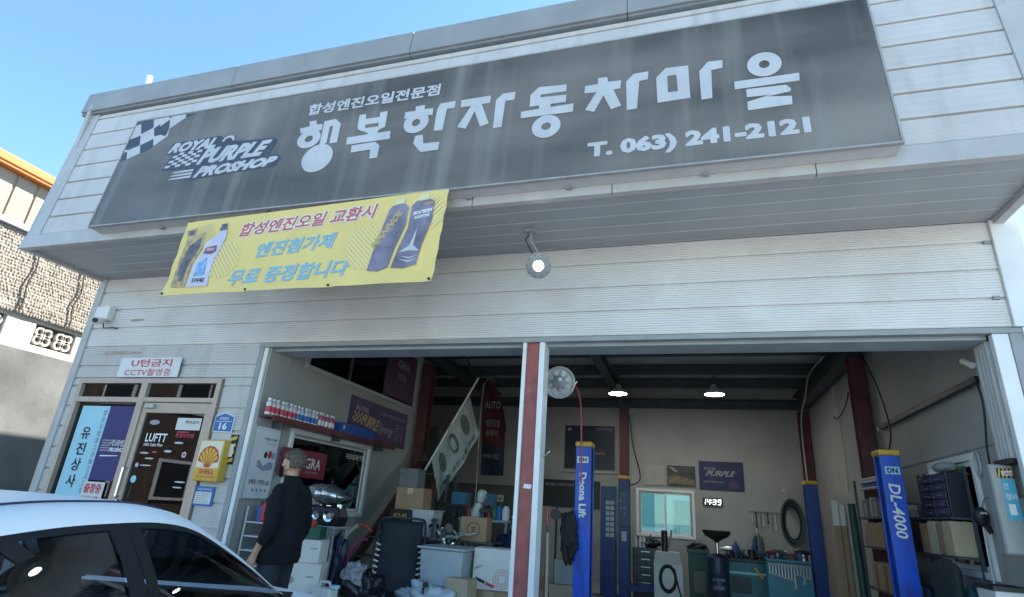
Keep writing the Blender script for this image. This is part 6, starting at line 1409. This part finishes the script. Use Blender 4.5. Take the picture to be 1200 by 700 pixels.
t = thing('tool_cart', 'dark green tool cart left of the oil drain stand', 'cart', (.09, 7.0, .1)); 
obj('cabinet', MB().box(-.10, .27, 6.85, 7.2, .12, .92), DGREEN, t, bevel=.01); obj('tray', frame_mb(Matrix.Translation((0, 0, .921)), -.12, .29, 6.83, 7.22, .02, 0, .07), DGREEN, t); obj('door', MB().box(-.02, .20, 6.83, 6.848, .25, .6), mat('cart_panel', (.10, .13, .12), .5, var=.2), t, bevel=.006)
for x in (-.06, .23):
    for y in (6.9, 7.15): obj('caster', MB().cyl((x, y, .1), (x, y, .12), .03, n=10), RUBBER, t)
bag('rag', 'dark rag bundle on the green tool cart', (.08, 7.02, 1.03), (.17, .13, .06), BLACK, 51, 'rag')
t = thing('tyre_changer', 'teal workbench machine with tools on top at the back', 'machine', (.92, 6.6, .1)); obj('cabinet', MB().box(.55, 1.27, 6.4, 7.0, .1, .86), TEALP, t, bevel=.012); obj('worktop', MB().box(.52, 1.30, 6.37, 7.03, .861, .90), mat('worktop', (.05, .055, .06), .5, var=.3), t, bevel=.006); obj('panel', MB(PF(6.4)).prism(rect(.62, .95, .35, .62), .001, .01), DARK, t); obj('shelf', MB().box(.60, 1.2, 6.36, 6.39, .66, .70), SKYB, t)
obj('arm', MB().cyl((1.12, 6.9, .9), (1.12, 6.9, 1.3), .03, n=12), DARK, t)
for k in range(9):
    x = .58 + .08 * k; l_ = 'loose dark tool lying on the teal workbench'
    M = Matrix.Translation((x, 6.55 + .05 * (k % 3), .902)) @ Matrix.Rotation(k * .7, 4, 'Z')
    mb = MB(M)
    if k % 3 == 0: mb.lathe([(.04, 0), (.042, .02), (.03, .07), (.012, .08), (.012, .12)], 14)
    elif k % 3 == 1: mb.prism([(-.09, 0), (.05, -.02), (.09, .0), (.07, .03), (-.08, .02)], 0, .05)
    else: mb.tube([(0, 0, .02), (.05, .02, .05), (.08, 0, .10), (.05, -.02, .12)], .016, 8)
    single('hand_tool', mb, [BLACK, RUBBER, GREY][k % 3], l_, 'tool', 'loose tools on the teal workbench', smooth=40)
single('mallet_handle', MB().cyl((1.02, 6.30, .78), (1.14, 6.28, .62), .018, .022, n=10), YELP, 'yellow screwdriver handle sticking out of the teal bench', 'tool', smooth=50)
# wrench trolley
t = thing('wrench_trolley', 'teal trolley with hanging wrenches near the rear right lift', 'trolley', (1.45, 5.6, .1))
TL = mat('trolley_teal', (.02, .19, .26), .4, var=.15)
obj('top', MB().box(1.14, 1.80, 5.5, 5.9, .95, .99), TL, t, bevel=.006); obj('back_panel', MB().box(1.14, 1.80, 5.55, 5.57, .35, .949), TL, t); obj('bottom', MB().box(1.14, 1.80, 5.55, 5.9, .22, .25), TL, t)
for x in (1.16, 1.78):
    for y in (5.57, 5.88): obj('leg', MB().box(x - .015, x + .015, y - .015, y + .015, .13, .95), TL, t)
obj('rail', MB().cyl((1.14, 5.50, .93), (1.80, 5.50, .93), .008, n=8), STEEL, t); obj('caster', MB().cyl((1.19, 5.53, .22), (1.23, 5.53, .22), .09, n=18), LGREY, t, smooth=40)
def wrench(L_):
    mb = MB(); w_ = .009 + L_ * .02
    mb.prism([(-w_ * .6, -L_ + .03), (w_ * .6, -L_ + .03), (w_ * .45, -.03), (-w_ * .45, -.03)], -.004, .004)
    n = 14
    for cy, rr in ((-.015, w_ * 1.25), (-L_ + .015, w_ * 1.45)):
        vs = []
        for d_ in (-.005, .005):
            for r2 in (rr, rr * .55): vs += [(r2 * math.cos(2 * math.pi * k / n), cy + r2 * math.sin(2 * math.pi * k / n), d_) for k in range(n)]
        fs = []
        for k in range(n):
            j = (k + 1) % n
            if cy < -.02 and n * .62 < k < n * .88: continue
            fs += [(2 * n + k, 2 * n + j, 3 * n + j, 3 * n + k), (k, j, 2 * n + j, 2 * n + k), (n + k, n + j, 3 * n + j, 3 * n + k)]
        mb.add(vs, fs)
    return mb
for k in range(14):
    L_ = .17 + .012 * (k % 9) + (.10 if k in (8, 11) else 0)
    mb = wrench(L_); mb.v = [Vector((1.17 + .045 * k + p.x * 1.3, 5.488 + p.z, .93 + p.y)) for p in mb.v]
    single('wrench', mb, mat('wrench_steel', (.30, .31, .33), .35, metal=.7), 'steel wrench hanging from the teal trolley rail', 'wrench', 'wrenches on the trolley rail')
for k in range(7):
    M = Matrix.Translation((1.2 + .085 * k, 5.65 + .08 * (k % 2), .991)) @ Matrix.Rotation(k * 1.1, 4, 'Z'); mb = MB(M)
    if k % 2: mb.cyl((-.09, 0, .025), (.09, 0, .03), .022, .014, n=10)
    else: mb.lathe([(.035, 0), (.035, .04), (.028, .05), (.028, .09)], 12)
    single('socket_tool', mb, [STEEL, GREY, BLACK][k % 3], 'loose steel tool on top of the teal trolley', 'tool', 'loose tools on the teal trolley', smooth=40)
# hose rack on the back right
t = thing('hose_reel', 'dark coiled hoses hanging by the rear right column', 'hose', (1.95, 7.6, 1.1)); obj('bracket', MB().box(1.88, 2.06, 8.0, 8.38, 1.86, 1.92), GREY, t)
for k in range(6):
    r_ = .15 + .012 * k; obj('hose_coil', MB().tube([(1.94 + r_ * math.cos(a) + .02 * math.sin(k), 7.98 - .03 * k, 1.58 + r_ * 2.1 * math.sin(a)) for a in (2 * math.pi * i / 26 for i in range(26))], .018, 6, closed=True), [RUBBER, DGREEN, DARK][k % 3], t, smooth=60)
single('hand_lamp', MB().cyl((1.90, 7.95, 2.03), (1.82, 7.9, 2.20), .03, .05, n=14), LGREY, 'white lamp head above the coiled hoses', 'lamp', smooth=40)
# between the central post and the first lift
single('pry_bar', MB().cyl((-1.545, 1.22, 1.32), (-1.545, 1.22, 1.50), .018, .012, n=10), mat('handle_red', (.5, .05, .05), .4), 'red tool handle upright right of the central post', 'tool', smooth=50)
single('tool_rod', MB().cyl((-1.545, 1.22, .1), (-1.545, 1.22, 1.318), .012, n=8), DARK, 'dark rod below the red tool handle', 'tool', smooth=50)
single('wooden_pole', MB().cyl((-1.47, 1.02, .1), (-1.485, 1.0, 1.25), .016, n=10), WOOD, 'thin wooden pole standing beside the central post', 'pole', smooth=50)
t = thing('tripod_gauge', 'black tripod gauge behind the central post', 'gauge', (-1.83, 3.0, .1)); obj('mast', MB().cyl((-1.83, 3, .5), (-1.83, 3, 1.62), .016, n=8), BLACK, t)
for k in range(3): obj('leg', MB().cyl((-1.83, 3, .6), (-1.83 + .3 * math.cos(k * 2.1), 3 + .3 * math.sin(k * 2.1), .1), .012, n=8), BLACK, t)
obj('dial', MB(PF(2.97)).cyl((-1.83, 1.44, 0), (-1.83, 1.44, .05), .075, n=18), BLACK, t, smooth=40); obj('bar', MB().cyl((-1.95, 3, 1.40), (-1.72, 3, 1.40), .01, n=8), GREY, t)
t = carton('grey carton behind the wooden pole', -1.72, -1.38, 2.4, 2.75, .62, .90, GREY, R(5)); carton('tan carton under the grey carton behind the pole', -1.76, -1.30, 2.35, 2.8, .1, .612, CARD2, R(2))

# ------------------------------------------------------------------ right-hand wall
t = thing('parts_rack', 'long dark parts shelf against the right-hand wall', 'shelf', (2.38, 2.7, .1))
for z in (.45, .85, 1.32, 1.66): obj('shelf_board', MB().box(2.29, 2.49, 1.14, 2.20, z - .02, z), DARK, t)
t2 = thing('deep_rack', 'crowded dark rack of parts between the blue lift post and the column', 'shelf', (2.28, 3.0, .1))
for z in (.45, .85, 1.32, 1.66): obj('shelf_board', MB().box(2.10, 2.47, 2.28, 3.62, z - .02, z), DARK, t2)
for y in (2.295, 3.605):
    for x in (2.115, 2.455): obj('upright', MB().box(x - .014, x + .014, y - .014, y + .014, .1, 2.12), DARK, t2)
for y in (1.155, 2.18):
    for x in (2.475,): obj('upright', MB().box(x - .014, x + .014, y - .014, y + .014, .1, 2.12), DARK, t)
t = thing('drawer_organizer', 'black parts organizer with two columns of drawers on the shelf', 'organizer', (2.38, 1.33, 1.66)); obj('case', MB().box(2.31, 2.46, 1.15, 1.82, 1.661, 2.06), mat('organizer_black', (.02, .02, .03), .4), t, bevel=.006)
for r_ in range(5):
    for c_ in range(2):
        d_ = obj('drawer', MB().box(2.297, 2.309, 1.17 + c_ * .325, 1.475 + c_ * .325, 1.675 + r_ * .075, 1.738 + r_ * .075), mat('drawer_plum', (.035, .022, .05), .35), t, bevel=.004); obj('pull', MB().box(2.286, 2.296, 1.26 + c_ * .325, 1.38 + c_ * .325, 1.695 + r_ * .075, 1.706 + r_ * .075), mat('pull_pink', (.2, .12, .16), .4), d_)
bag('tool_case', 'grey tool case lying on the black organizer', (2.38, 1.30, 2.115), (.09, .16, .05), GREY, 61, 'case', k=.15)
ys = [1.18, 1.38, 1.56, 1.76, 2.0]
for k in range(4): carton(['first tan carton from the window on the right shelf', 'second tan carton from the window on the right shelf', 'third tan carton from the window on the right shelf', 'fourth tan carton from the window on the right shelf'][k], 2.29, 2.47, ys[k] + .005, ys[k + 1] - .005, 1.322, 1.62 - .02 * (k % 2), CARD if k % 2 else CARD2, 0)
for k in range(9):
    y0 = 2.36 + k * .115; carton('narrow brown parts carton standing in the row behind the lift post', 2.115, 2.32, y0, y0 + .10, 1.322, 1.60 - .01 * (k % 3), CARD, 0, 'parts_carton', False, False)['group'] = 'row of narrow cartons on the right shelf'
for k in range(7):
    y0 = 2.5 + k * .12; carton('narrow brown parts carton on the lower shelf behind the lift post', 2.115, 2.32, y0, y0 + .105, .852, 1.15 - .012 * (k % 3), mat('dark_cardboard', (0, 0, 0)) if k % 3 == 2 else CARD, 0, 'parts_carton', False, False)['group'] = 'row of cartons on the lower right shelf'
SP = [mat('book_%d' % i, c, .6, var=.1) for i, c in enumerate(((.35, .33, .25), (.12, .2, .12), (.4, .38, .35), (.25, .05, .05), (.1, .12, .2)))]
for k in range(12):
    y0 = 2.38 + k * .085; h = .18 + .06 * ((k * 7) % 5) / 5; mb = MB(); mb.box(2.12, 2.28, y0, y0 + .07, 1.661, 1.661 + h)
    single('parts_packet', mb, SP[k % 5], 'small parts packet standing on the top shelf behind the lift post', 'packet', 'packets on the top right shelf', bevel=.004)
for k in range(4): single('wiper_tube', MB().cyl((2.16 + .03 * (k % 2), 2.42, 1.995 + .04 * k), (2.16 + .03 * (k % 2), 3.5, 2.01 + .04 * k), .018, n=10), [LGREY, INKB, LGREY, WBOX][k], 'long tube lying across the top of the right shelf', 'tube', 'tubes across the right shelf', smooth=50)
single('tube_cradle', MB().box(2.11, 2.29, 2.40, 2.44, 1.93, 1.975), DARK, 'dark cradle holding the long tubes on the shelf top', 'bracket'); 
# tall lamp cartons and rolled dark mat
for k in range(2):
    x = 2.03 + .085 * k; t = thing('tube_carton', ['left tall narrow lamp carton with white ends', 'right tall narrow lamp carton with white ends'][k], 'box', (x, 4.55, .1), 0)
    obj('carton_body', MB().box(x - .032, x + .032, 4.50, 4.58, .38, 1.55), CARD, t); obj('end', MB().box(x - .034, x + .034, 4.498, 4.582, 1.552, 1.90 - .05 * k), WBOX, t, bevel=.003); obj('end', MB().box(x - .034, x + .034, 4.498, 4.582, .1, .378), WBOX, t, bevel=.003)
single('rolled_mat', MB().cyl((2.17, 4.08, .1), (2.19, 4.25, 1.85), .055, .05, n=16), DGREEN, 'dark green rolled mat leaning by the right shelf', 'mat', smooth=50)
t = thing('folded_seat', 'dark ribbed seat cushion leaning against the right shelf', 'cushion', (2.24, 1.40, .1))
CU = mat('cushion_dark', (.022, .032, .034), .75, var=.15)
for k in range(4):
    y = 1.16 + k * .13
    obj('cushion_rib', MB(Matrix.Translation((2.22, y, 0)) @ Matrix.Rotation(R(4), 4, 'X')).loft([[(.045 * math.cos(a), .075 * math.sin(a), z) for a in (2 * math.pi * i / 14 for i in range(14))] for z in (.11, .4, .8, 1.15, 1.26 - .03 * abs(k - 1.5))] + [[(.02 * math.cos(a), .04 * math.sin(a), 1.31 - .03 * abs(k - 1.5)) for a in (2 * math.pi * i / 14 for i in range(14))]]), CU, t, smooth=50)
# black rail with its cord, cabinet with sticker, dangling torch, cables
t = thing('wall_rail', 'black horizontal rail high on the right-hand wall', 'rail', (2.44, 1.9, 2.75)); obj('rail', MB().box(2.425, 2.465, .45, 3.33, 2.765, 2.825), BLACK, t, bevel=.006); obj('end_clip', MB().box(2.42, 2.47, 3.34, 3.37, 2.76, 2.80), WHITE, t)
for y in (.7, 2.0, 3.1): obj('bracket', MB().box(2.466, 2.498, y, y + .03, 2.78, 2.81), BLACK, t)
single('rail_cord', MB().tube(hose('', [(2.44, .46, 2.79), (2.43, .40, 2.60), (2.43, .44, 2.40), (2.43, .50, 2.22), (2.43, .52, 2.05)], .01, None), .008, 6), BLACK, 'thin black cord hanging from the wall rail end', 'cord', smooth=60)
t = thing('wall_cabinet', 'grey steel wall cabinet with hazard sticker at the right bay jamb', 'cabinet', (2.33, .36, 1.34)); obj('body', MB().box(2.30, 2.46, .24, .35, 1.38, 2.05), GREY, t, bevel=.008); obj('door', MB().box(2.306, 2.454, .228, .239, 1.39, 2.04), mat('cabinet_door', (.34, .35, .34), .45, var=.08), t, bevel=.005); obj('bracket', MB().box(2.461, 2.499, .26, .33, 1.5, 1.8), GREY, t)
CB = PF(.227); obj('hazard_band', MB(CB).prism(rect(2.345, 2.45, 1.945, 2.02), .001, .004), BLACK, t)
for k in range(4): obj('hazard_stripe', MB(CB).flat([(2.346 + k * .026, 1.947), (2.358 + k * .026, 1.947), (2.370 + k * .026, 2.018), (2.358 + k * .026, 2.018)], .005), YELP, t)
obj('logo_patch', MB(CB).flat([(2.375, 1.963), (2.447, 1.967), (2.447, 2.002), (2.372, 1.998)], .006), INKW, t); text('Castrol', CB, (2.38, 2.443, 1.971, 1.995), INKR, t, d=.008, bold=.03)
obj('sticker', MB(CB).prism(rect(2.36, 2.45, 1.63, 1.94), .001, .004), mat('sticker_cyan', (.10, .42, .55), .4, var=.06), t); text('안전', CB, (2.37, 2.40, 1.86, 1.91), INKW, t, d=.006); text('정비', CB, (2.37, 2.44, 1.78, 1.83), INKW, t, d=.006); obj('print', MB(CB).flat(rect(2.375, 2.42, 1.67, 1.75), .006), INKW, t)
t = thing('work_torch', 'black work torch hanging beside the right-hand window', 'torch', (2.36, .75, 1.5)); obj('torch_head', MB().ball((2.38, .75, 1.66), (.06, .05, .08), 18, 12, fn=lambda d, q: q * (1 + .15 * mnoise.noise(d * 3))), BLACK, t, smooth=50); obj('grip', MB().cyl((2.40, .75, 1.62), (2.43, .75, 1.53), .03, .018, n=12), BLACK, t, smooth=50); obj('hook', MB().tube([(2.40, .75, 1.73), (2.43, .76, 1.80), (2.47, .78, 1.82), (2.495, .78, 1.81)], .008, 6), STEEL, t, smooth=60); obj('sticker', MB(PF(.70)).flat(rect(2.36, 2.41, 1.68, 1.70), 0), LGREY, t)
single('torch_cord', MB().tube(hose('', [(2.38, .75, 1.60), (2.37, .74, 1.3), (2.38, .75, .9), (2.39, .76, .4), (2.37, .72, .11)], .01, None), .007, 6), LGREY, 'pale cord falling from the hanging work torch', 'cord', smooth=60)
single('cord_loop', MB().tube([(2.475, .86 + .06 * math.cos(a), 2.12 + .11 * math.sin(a)) for a in (2 * math.pi * k / 20 for k in range(20))], .008, 6, closed=True), LGREY, 'pale loop of cord over the right-hand window corner', 'cord', smooth=60)
t = thing('waste_bin', 'white waste bin with dark rim in the bottom right corner', 'bin', (2.29, .40, .1)); obj('bin_body', MB().loft([[(2.20, .26, .1), (2.38, .26, .1), (2.38, .54, .1), (2.20, .54, .1)], [(2.17, .24, 1.12), (2.42, .24, 1.12), (2.42, .56, 1.12), (2.17, .56, 1.12)]]), WBOX, t, bevel=.012); obj('rim', frame_mb(Matrix.Translation((0, 0, 1.121)), 2.16, 2.43, .23, .57, .025, 0, .03), BLACK, t)
single('cable_run', MB().tube(hose('', [(2.15, 4.6, 4.12), (2.10, 5.6, 4.05), (2.18, 6.6, 3.85), (2.26, 7.6, 3.70), (2.30, 8.05, 3.3), (2.31, 8.08, 2.2)], .01, None), .014, 6), LGREY, 'pale cables sagging along the right rafter', 'cable', smooth=60)
single('wall_cable', MB().tube(hose('', [(2.48, 5.6, 2.1), (2.47, 5.5, 3.0), (2.46, 5.6, 3.5), (2.40, 5.4, 3.8)], .01, None), .012, 6), LGREY, 'pale cable down the right-hand wall', 'cable', smooth=60)
single('wire_coil', MB().tube([(2.45, 5.2 + .55 * math.cos(a), 3.45 + .14 * math.sin(a) - .1 * math.cos(a)) for a in (math.pi + math.pi * k / 16 for k in range(17))], .010, 6), BLACK, 'black wire drooping between the right-hand columns', 'wire', smooth=60)
single('vent_pipe', MB().cyl((2.44, .62, 3.0), (2.46, .50, 2.93), .03, n=12), WHITE, 'short white pipe stub near the top right of the bay', 'pipe', smooth=50)
# a few goods inside the office, seen through the door glass
t = thing('office_desk', 'dark desk inside the office behind the glass door', 'desk', (-6.0, 2.2, .1)); obj('top', MB().box(-6.9, -5.4, 1.8, 2.5, .80, .84), DARK, t)
for x in (-6.85, -5.45):
    for y in (1.85, 2.45): obj('leg', MB().box(x - .02, x + .02, y - .02, y + .02, .1, .8), DARK, t)
carton('tan carton on the office desk', -5.9, -5.6, 1.9, 2.2, .842, 1.35, CARD, R(5)); carton('grey carton on the office desk', -6.55, -6.25, 1.9, 2.2, .842, 1.2, LGREY, R(-4))
bag('blue_jacket', 'blue work jacket hung inside the office door', (-5.95, 1.2, 1.55), (.34, .12, .36), mat('jacket_blue', (.03, .09, .30), .7, var=.4, scale=14), 71, 'jacket', k=.5)
single('coat_stand', MB().cyl((-5.95, 1.25, .1), (-5.95, 1.25, 1.95), .02, n=10), DARK, 'dark coat stand holding the blue jacket in the office', 'stand', smooth=50)
# ------------------------------------------------------------------ crowded small goods on benches and shelves
rg = random.Random(12)
CLM = [BLACK, DARK, GREY, STEEL, TEALP, mat('tin_red', (.20, .03, .03), .45, var=.3, scale=20), mat('tin_blue', (.03, .07, .20), .45, var=.3, scale=20), mat('tin_cream', (.40, .38, .32), .5, var=.3, scale=20), mat('tin_green', (.03, .10, .06), .5, var=.3, scale=20), RUBBER]
def small_good(kind, x, y, z, s, m_):
    M = Matrix.Translation((x, y, z)) @ Matrix.Rotation(rg.uniform(0, 6.28), 4, 'Z'); mb = MB(M)
    if kind == 'oil_bottle': mb.loft([[(rx * s * math.cos(a), .6 * rx * s * math.sin(a), h * s) for a in (2 * math.pi * k / 12 for k in range(12))] for rx, h in ((.05, 0), (.055, .02), (.055, .14), (.03, .18), (.018, .19), (.018, .22))])
    elif kind == 'tin': mb.lathe([(.04 * s, 0), (.042 * s, .006), (.04 * s, .012), (.04 * s, .10 * s), (.042 * s, .106 * s), (.034 * s, .11 * s), (.0, .108 * s)], 14)
    elif kind == 'tool_box':
        mb.loft([[(-.12 * s, -.06 * s, 0), (.12 * s, -.06 * s, 0), (.12 * s, .06 * s, 0), (-.12 * s, .06 * s, 0)], [(-.12 * s, -.06 * s, .07 * s), (.12 * s, -.06 * s, .07 * s), (.12 * s, .06 * s, .07 * s), (-.12 * s, .06 * s, .07 * s)], [(-.11 * s, -.03 * s, .11 * s), (.11 * s, -.03 * s, .11 * s), (.11 * s, .03 * s, .11 * s), (-.11 * s, .03 * s, .11 * s)]])
    elif kind == 'cable_coil': mb.tube([((.07 + .012 * math.sin(k * .9)) * s * math.cos(k * .45), (.07 + .012 * math.sin(k * .9)) * s * math.sin(k * .45), .014 + .0024 * k * s) for k in range(42)], .009 * s, 6)
    elif kind == 'oil_filter': mb.lathe([(.03 * s, 0), (.038 * s, .01), (.038 * s, .08 * s), (.03 * s, .10 * s), (.012 * s, .105 * s)], 14)
    elif kind == 'power_tool': mb.loft([[(-.09 * s, r_ * math.cos(a), .10 * s + r_ * math.sin(a)) for a in (2 * math.pi * k / 10 for k in range(10))] for r_ in (.02 * s,)] + [[(x_ * s, r_ * s * math.cos(a), .10 * s + r_ * s * math.sin(a)) for a in (2 * math.pi * k / 10 for k in range(10))] for x_, r_ in ((-.08, .032), (.03, .034), (.07, .02), (.12, .012))]); mb.prism([(-.06 * s, 0), (-.02 * s, 0), (-.015 * s, .08 * s), (-.05 * s, .08 * s)], -.016 * s, .016 * s, T=Matrix.Rotation(R(90), 4, 'X'))
    elif kind == 'small_carton': mb.box(-.06 * s, .06 * s, -.05 * s, .05 * s, 0, .11 * s)
    return mb
WORD = {'oil_bottle': 'oil bottle', 'tin': 'tin', 'tool_box': 'tool box', 'cable_coil': 'coil of cable', 'oil_filter': 'oil filter', 'power_tool': 'air tool', 'small_carton': 'small carton'}
CATW = {'oil_bottle': 'bottle', 'tin': 'can', 'tool_box': 'tool box', 'cable_coil': 'cable', 'oil_filter': 'filter', 'power_tool': 'tool', 'small_carton': 'box'}
def crowd(n, xr, yr, z, place, kinds, s0=.8, s1=1.5, mats=None):
    cnt = {}
    for k in range(n):
        kd = kinds[k % len(kinds)]; cnt.setdefault(kd, 0)
        a = (k + .5 + rg.uniform(-.25, .25)) / n
        if xr[1] - xr[0] > yr[1] - yr[0]: x = xr[0] + (xr[1] - xr[0]) * a; y = rg.uniform(*yr)
        else: y = yr[0] + (yr[1] - yr[0]) * a; x = rg.uniform(*xr)
        m_ = (mats or CLM)[rg.randrange(len(mats or CLM))]
        mb = small_good(kd, x, y, z + .001, rg.uniform(s0, s1), m_)
        single(kd, mb, m_, 'small %s crowded %s' % (WORD[kd], place), CATW[kd], '%ss %s' % (WORD[kd], place), smooth=40)
crowd(9, (-3.85, -2.5), (2.15, 2.45), .52, 'on the lower board of the dark rack', ['oil_bottle', 'tin', 'small_carton'])
crowd(7, (-3.6, -2.4), (3.36, 3.64), 1.30, 'on the tall dark shelf below the blue boxes', ['oil_bottle', 'tin', 'oil_filter'], .7, .8)
crowd(9, (-3.2, -2.55), (2.9, 3.15), 1.30, 'among the bottles on the grey trolley', ['oil_bottle', 'power_tool', 'tin'], .8, 1.1)
crowd(10, (.58, 1.24), (6.45, 6.9), .90, 'on the teal workbench', ['power_tool', 'tin', 'oil_bottle', 'cable_coil', 'tool_box'], 1.0, 1.6)
crowd(9, (1.18, 1.76), (5.55, 5.85), .99, 'on the teal wrench trolley', ['power_tool', 'cable_coil', 'oil_filter', 'tool_box'], .8, 1.2)
crowd(5, (-1.05, -.68), (6.5, 6.8), .95, 'on the dark drawer cabinet', ['oil_bottle', 'power_tool', 'tin'], .8, 1.2)
crowd(8, (2.36, 2.42), (2.35, 3.55), .85, 'on the second board of the deep rack', ['tin', 'oil_filter', 'oil_bottle'], .9, 1.4)
crowd(14, (2.32, 2.42), (2.35, 3.55), 1.66, 'on the top board of the deep rack', ['oil_filter', 'small_carton', 'tin', 'oil_bottle'], .9, 1.5)
crowd(9, (2.16, 2.30), (2.35, 3.55), .45, 'on the lowest board of the deep rack', ['tin', 'tool_box', 'oil_bottle'], 1.0, 1.5)
crowd(4, (2.34, 2.44), (1.3, 2.1), .85, 'on the lower board under the tan cartons', ['oil_bottle', 'tin'], 1.0, 1.4)
crowd(7, (2.14, 2.24), (3.32, 3.58), 1.32, 'at the far end of the deep rack', ['tin', 'oil_filter', 'oil_bottle'], .8, 1.0)
# stacked tyres, gas cylinder and a parts washer between the machines
for k in range(3):
    M = Matrix.Translation((1.62, 7.55, .1 + .21 * k)); t = thing('tyre', ['bottom tyre of the stack before the back wall', 'middle tyre of the stack before the back wall', 'top tyre of the stack before the back wall'][k], 'tyre', (1.62, 7.55, .1 + .21 * k), 0, 'stacked tyres')
    obj('tread', MB(M).lathe([(.20, .005), (.28, .0), (.315, .03), (.32, .10), (.315, .17), (.28, .20), (.20, .195), (.19, .10), (.20, .005)], 32, cap=False), RUBBER, t, smooth=40)
t = thing('gas_cylinder', 'tall grey gas cylinder at the back beside the tyres', 'cylinder', (1.25, 7.9, .1)); M = Matrix.Translation((1.25, 7.9, .1))
obj('cylinder', MB(M).lathe([(.11, 0), (.115, .02), (.115, 1.05), (.09, 1.15), (.04, 1.2), (.03, 1.24)], 22), mat('cylinder_grey', (.10, .14, .15), .45, var=.2), t, smooth=40); obj('valve', MB(M).lathe([(.02, 1.241), (.02, 1.30), (.035, 1.305), (.035, 1.33)], 12), STEEL, t, smooth=40)
# tools hung in a row on the back wall above the bench
for k in range(7):
    x = 1.22 + .075 * k; L_ = .22 + .05 * ((k * 3) % 4)
    mb = MB(BW); mb.tube([(x, 1.75, .02), (x + .004, 1.75 - L_ * .5, .02), (x, 1.75 - L_, .02)], [.012, .009, .016], 8)
    single('hung_tool', mb, [STEEL, BLACK, GREY][k % 3], 'dark hand tool hung on the back wall above the tyres', 'tool', 'tools hung on the back wall', smooth=50)
single('tool_rail', MB(BW).prism(rect(1.16, 1.74, 1.76, 1.79), .002, .03), GREY, 'short steel rail for hung tools on the back wall', 'rail')
# pipes and conduits on the walls
single('conduit', MB().tube([(-2.95, 8.36, 2.43), (-2.95, 8.36, 2.40), (-1.60, 8.36, 2.40)], .012, 8), LGREY, 'pale conduit line along the back wall behind the posters', 'pipe', smooth=50)
single('conduit', MB().tube([(2.47, 4.6, 3.85), (2.47, 4.6, 2.2)], .014, 8), LGREY, 'vertical pale conduit on the right-hand wall', 'pipe', smooth=50)
# leads hanging by the first lift, cable from its top
single('lift_cable', MB().tube(hose('', [(2.10, 1.95, 2.30), (2.2, 2.1, 2.6), (2.28, 2.6, 3.2), (2.3, 3.2, 3.84)], .01, None), .010, 6), BLACK, 'black cable from the DL-4000 post up to the rafter', 'cable', smooth=60)
t = thing('cable_bundle', 'bundle of dark hoses hanging between the lift post and the shelf', 'hose', (2.2, 2.6, .6))
for k in range(5): obj('hose', MB().tube(hose('', [(2.09, 2.26 + .02 * k, 1.9), (2.06, 2.24 + .03 * k, 1.5), (2.07, 2.25 + .02 * k, 1.0), (2.08, 2.26 + .02 * k, .5)], .01, None), .016, 6), [RUBBER, DGREEN, DARK][k % 3], t, smooth=60)
t = thing('trolley_jack', 'red trolley jack parked below the left goods', 'jack', (-2.2, .9, .1)); JR = mat('jack_red', (.32, .02, .02), .4, var=.2)
obj('chassis', MB().box(-2.45, -1.95, .75, 1.0, .14, .24), JR, t, bevel=.015); obj('handle', MB().cyl((-1.95, .87, .22), (-1.72, .85, .95), .016, n=10), DARK, t, smooth=50); obj('saddle', MB().cyl((-2.38, .87, .24), (-2.38, .87, .28), .05, n=16), DARK, t, smooth=40)
for x in (-2.40, -2.0):
    for y in (.76, .99): obj('wheel', MB().cyl((x, y - .015, .14), (x, y + .015, .14), .04, n=14), DARK, t, smooth=40)
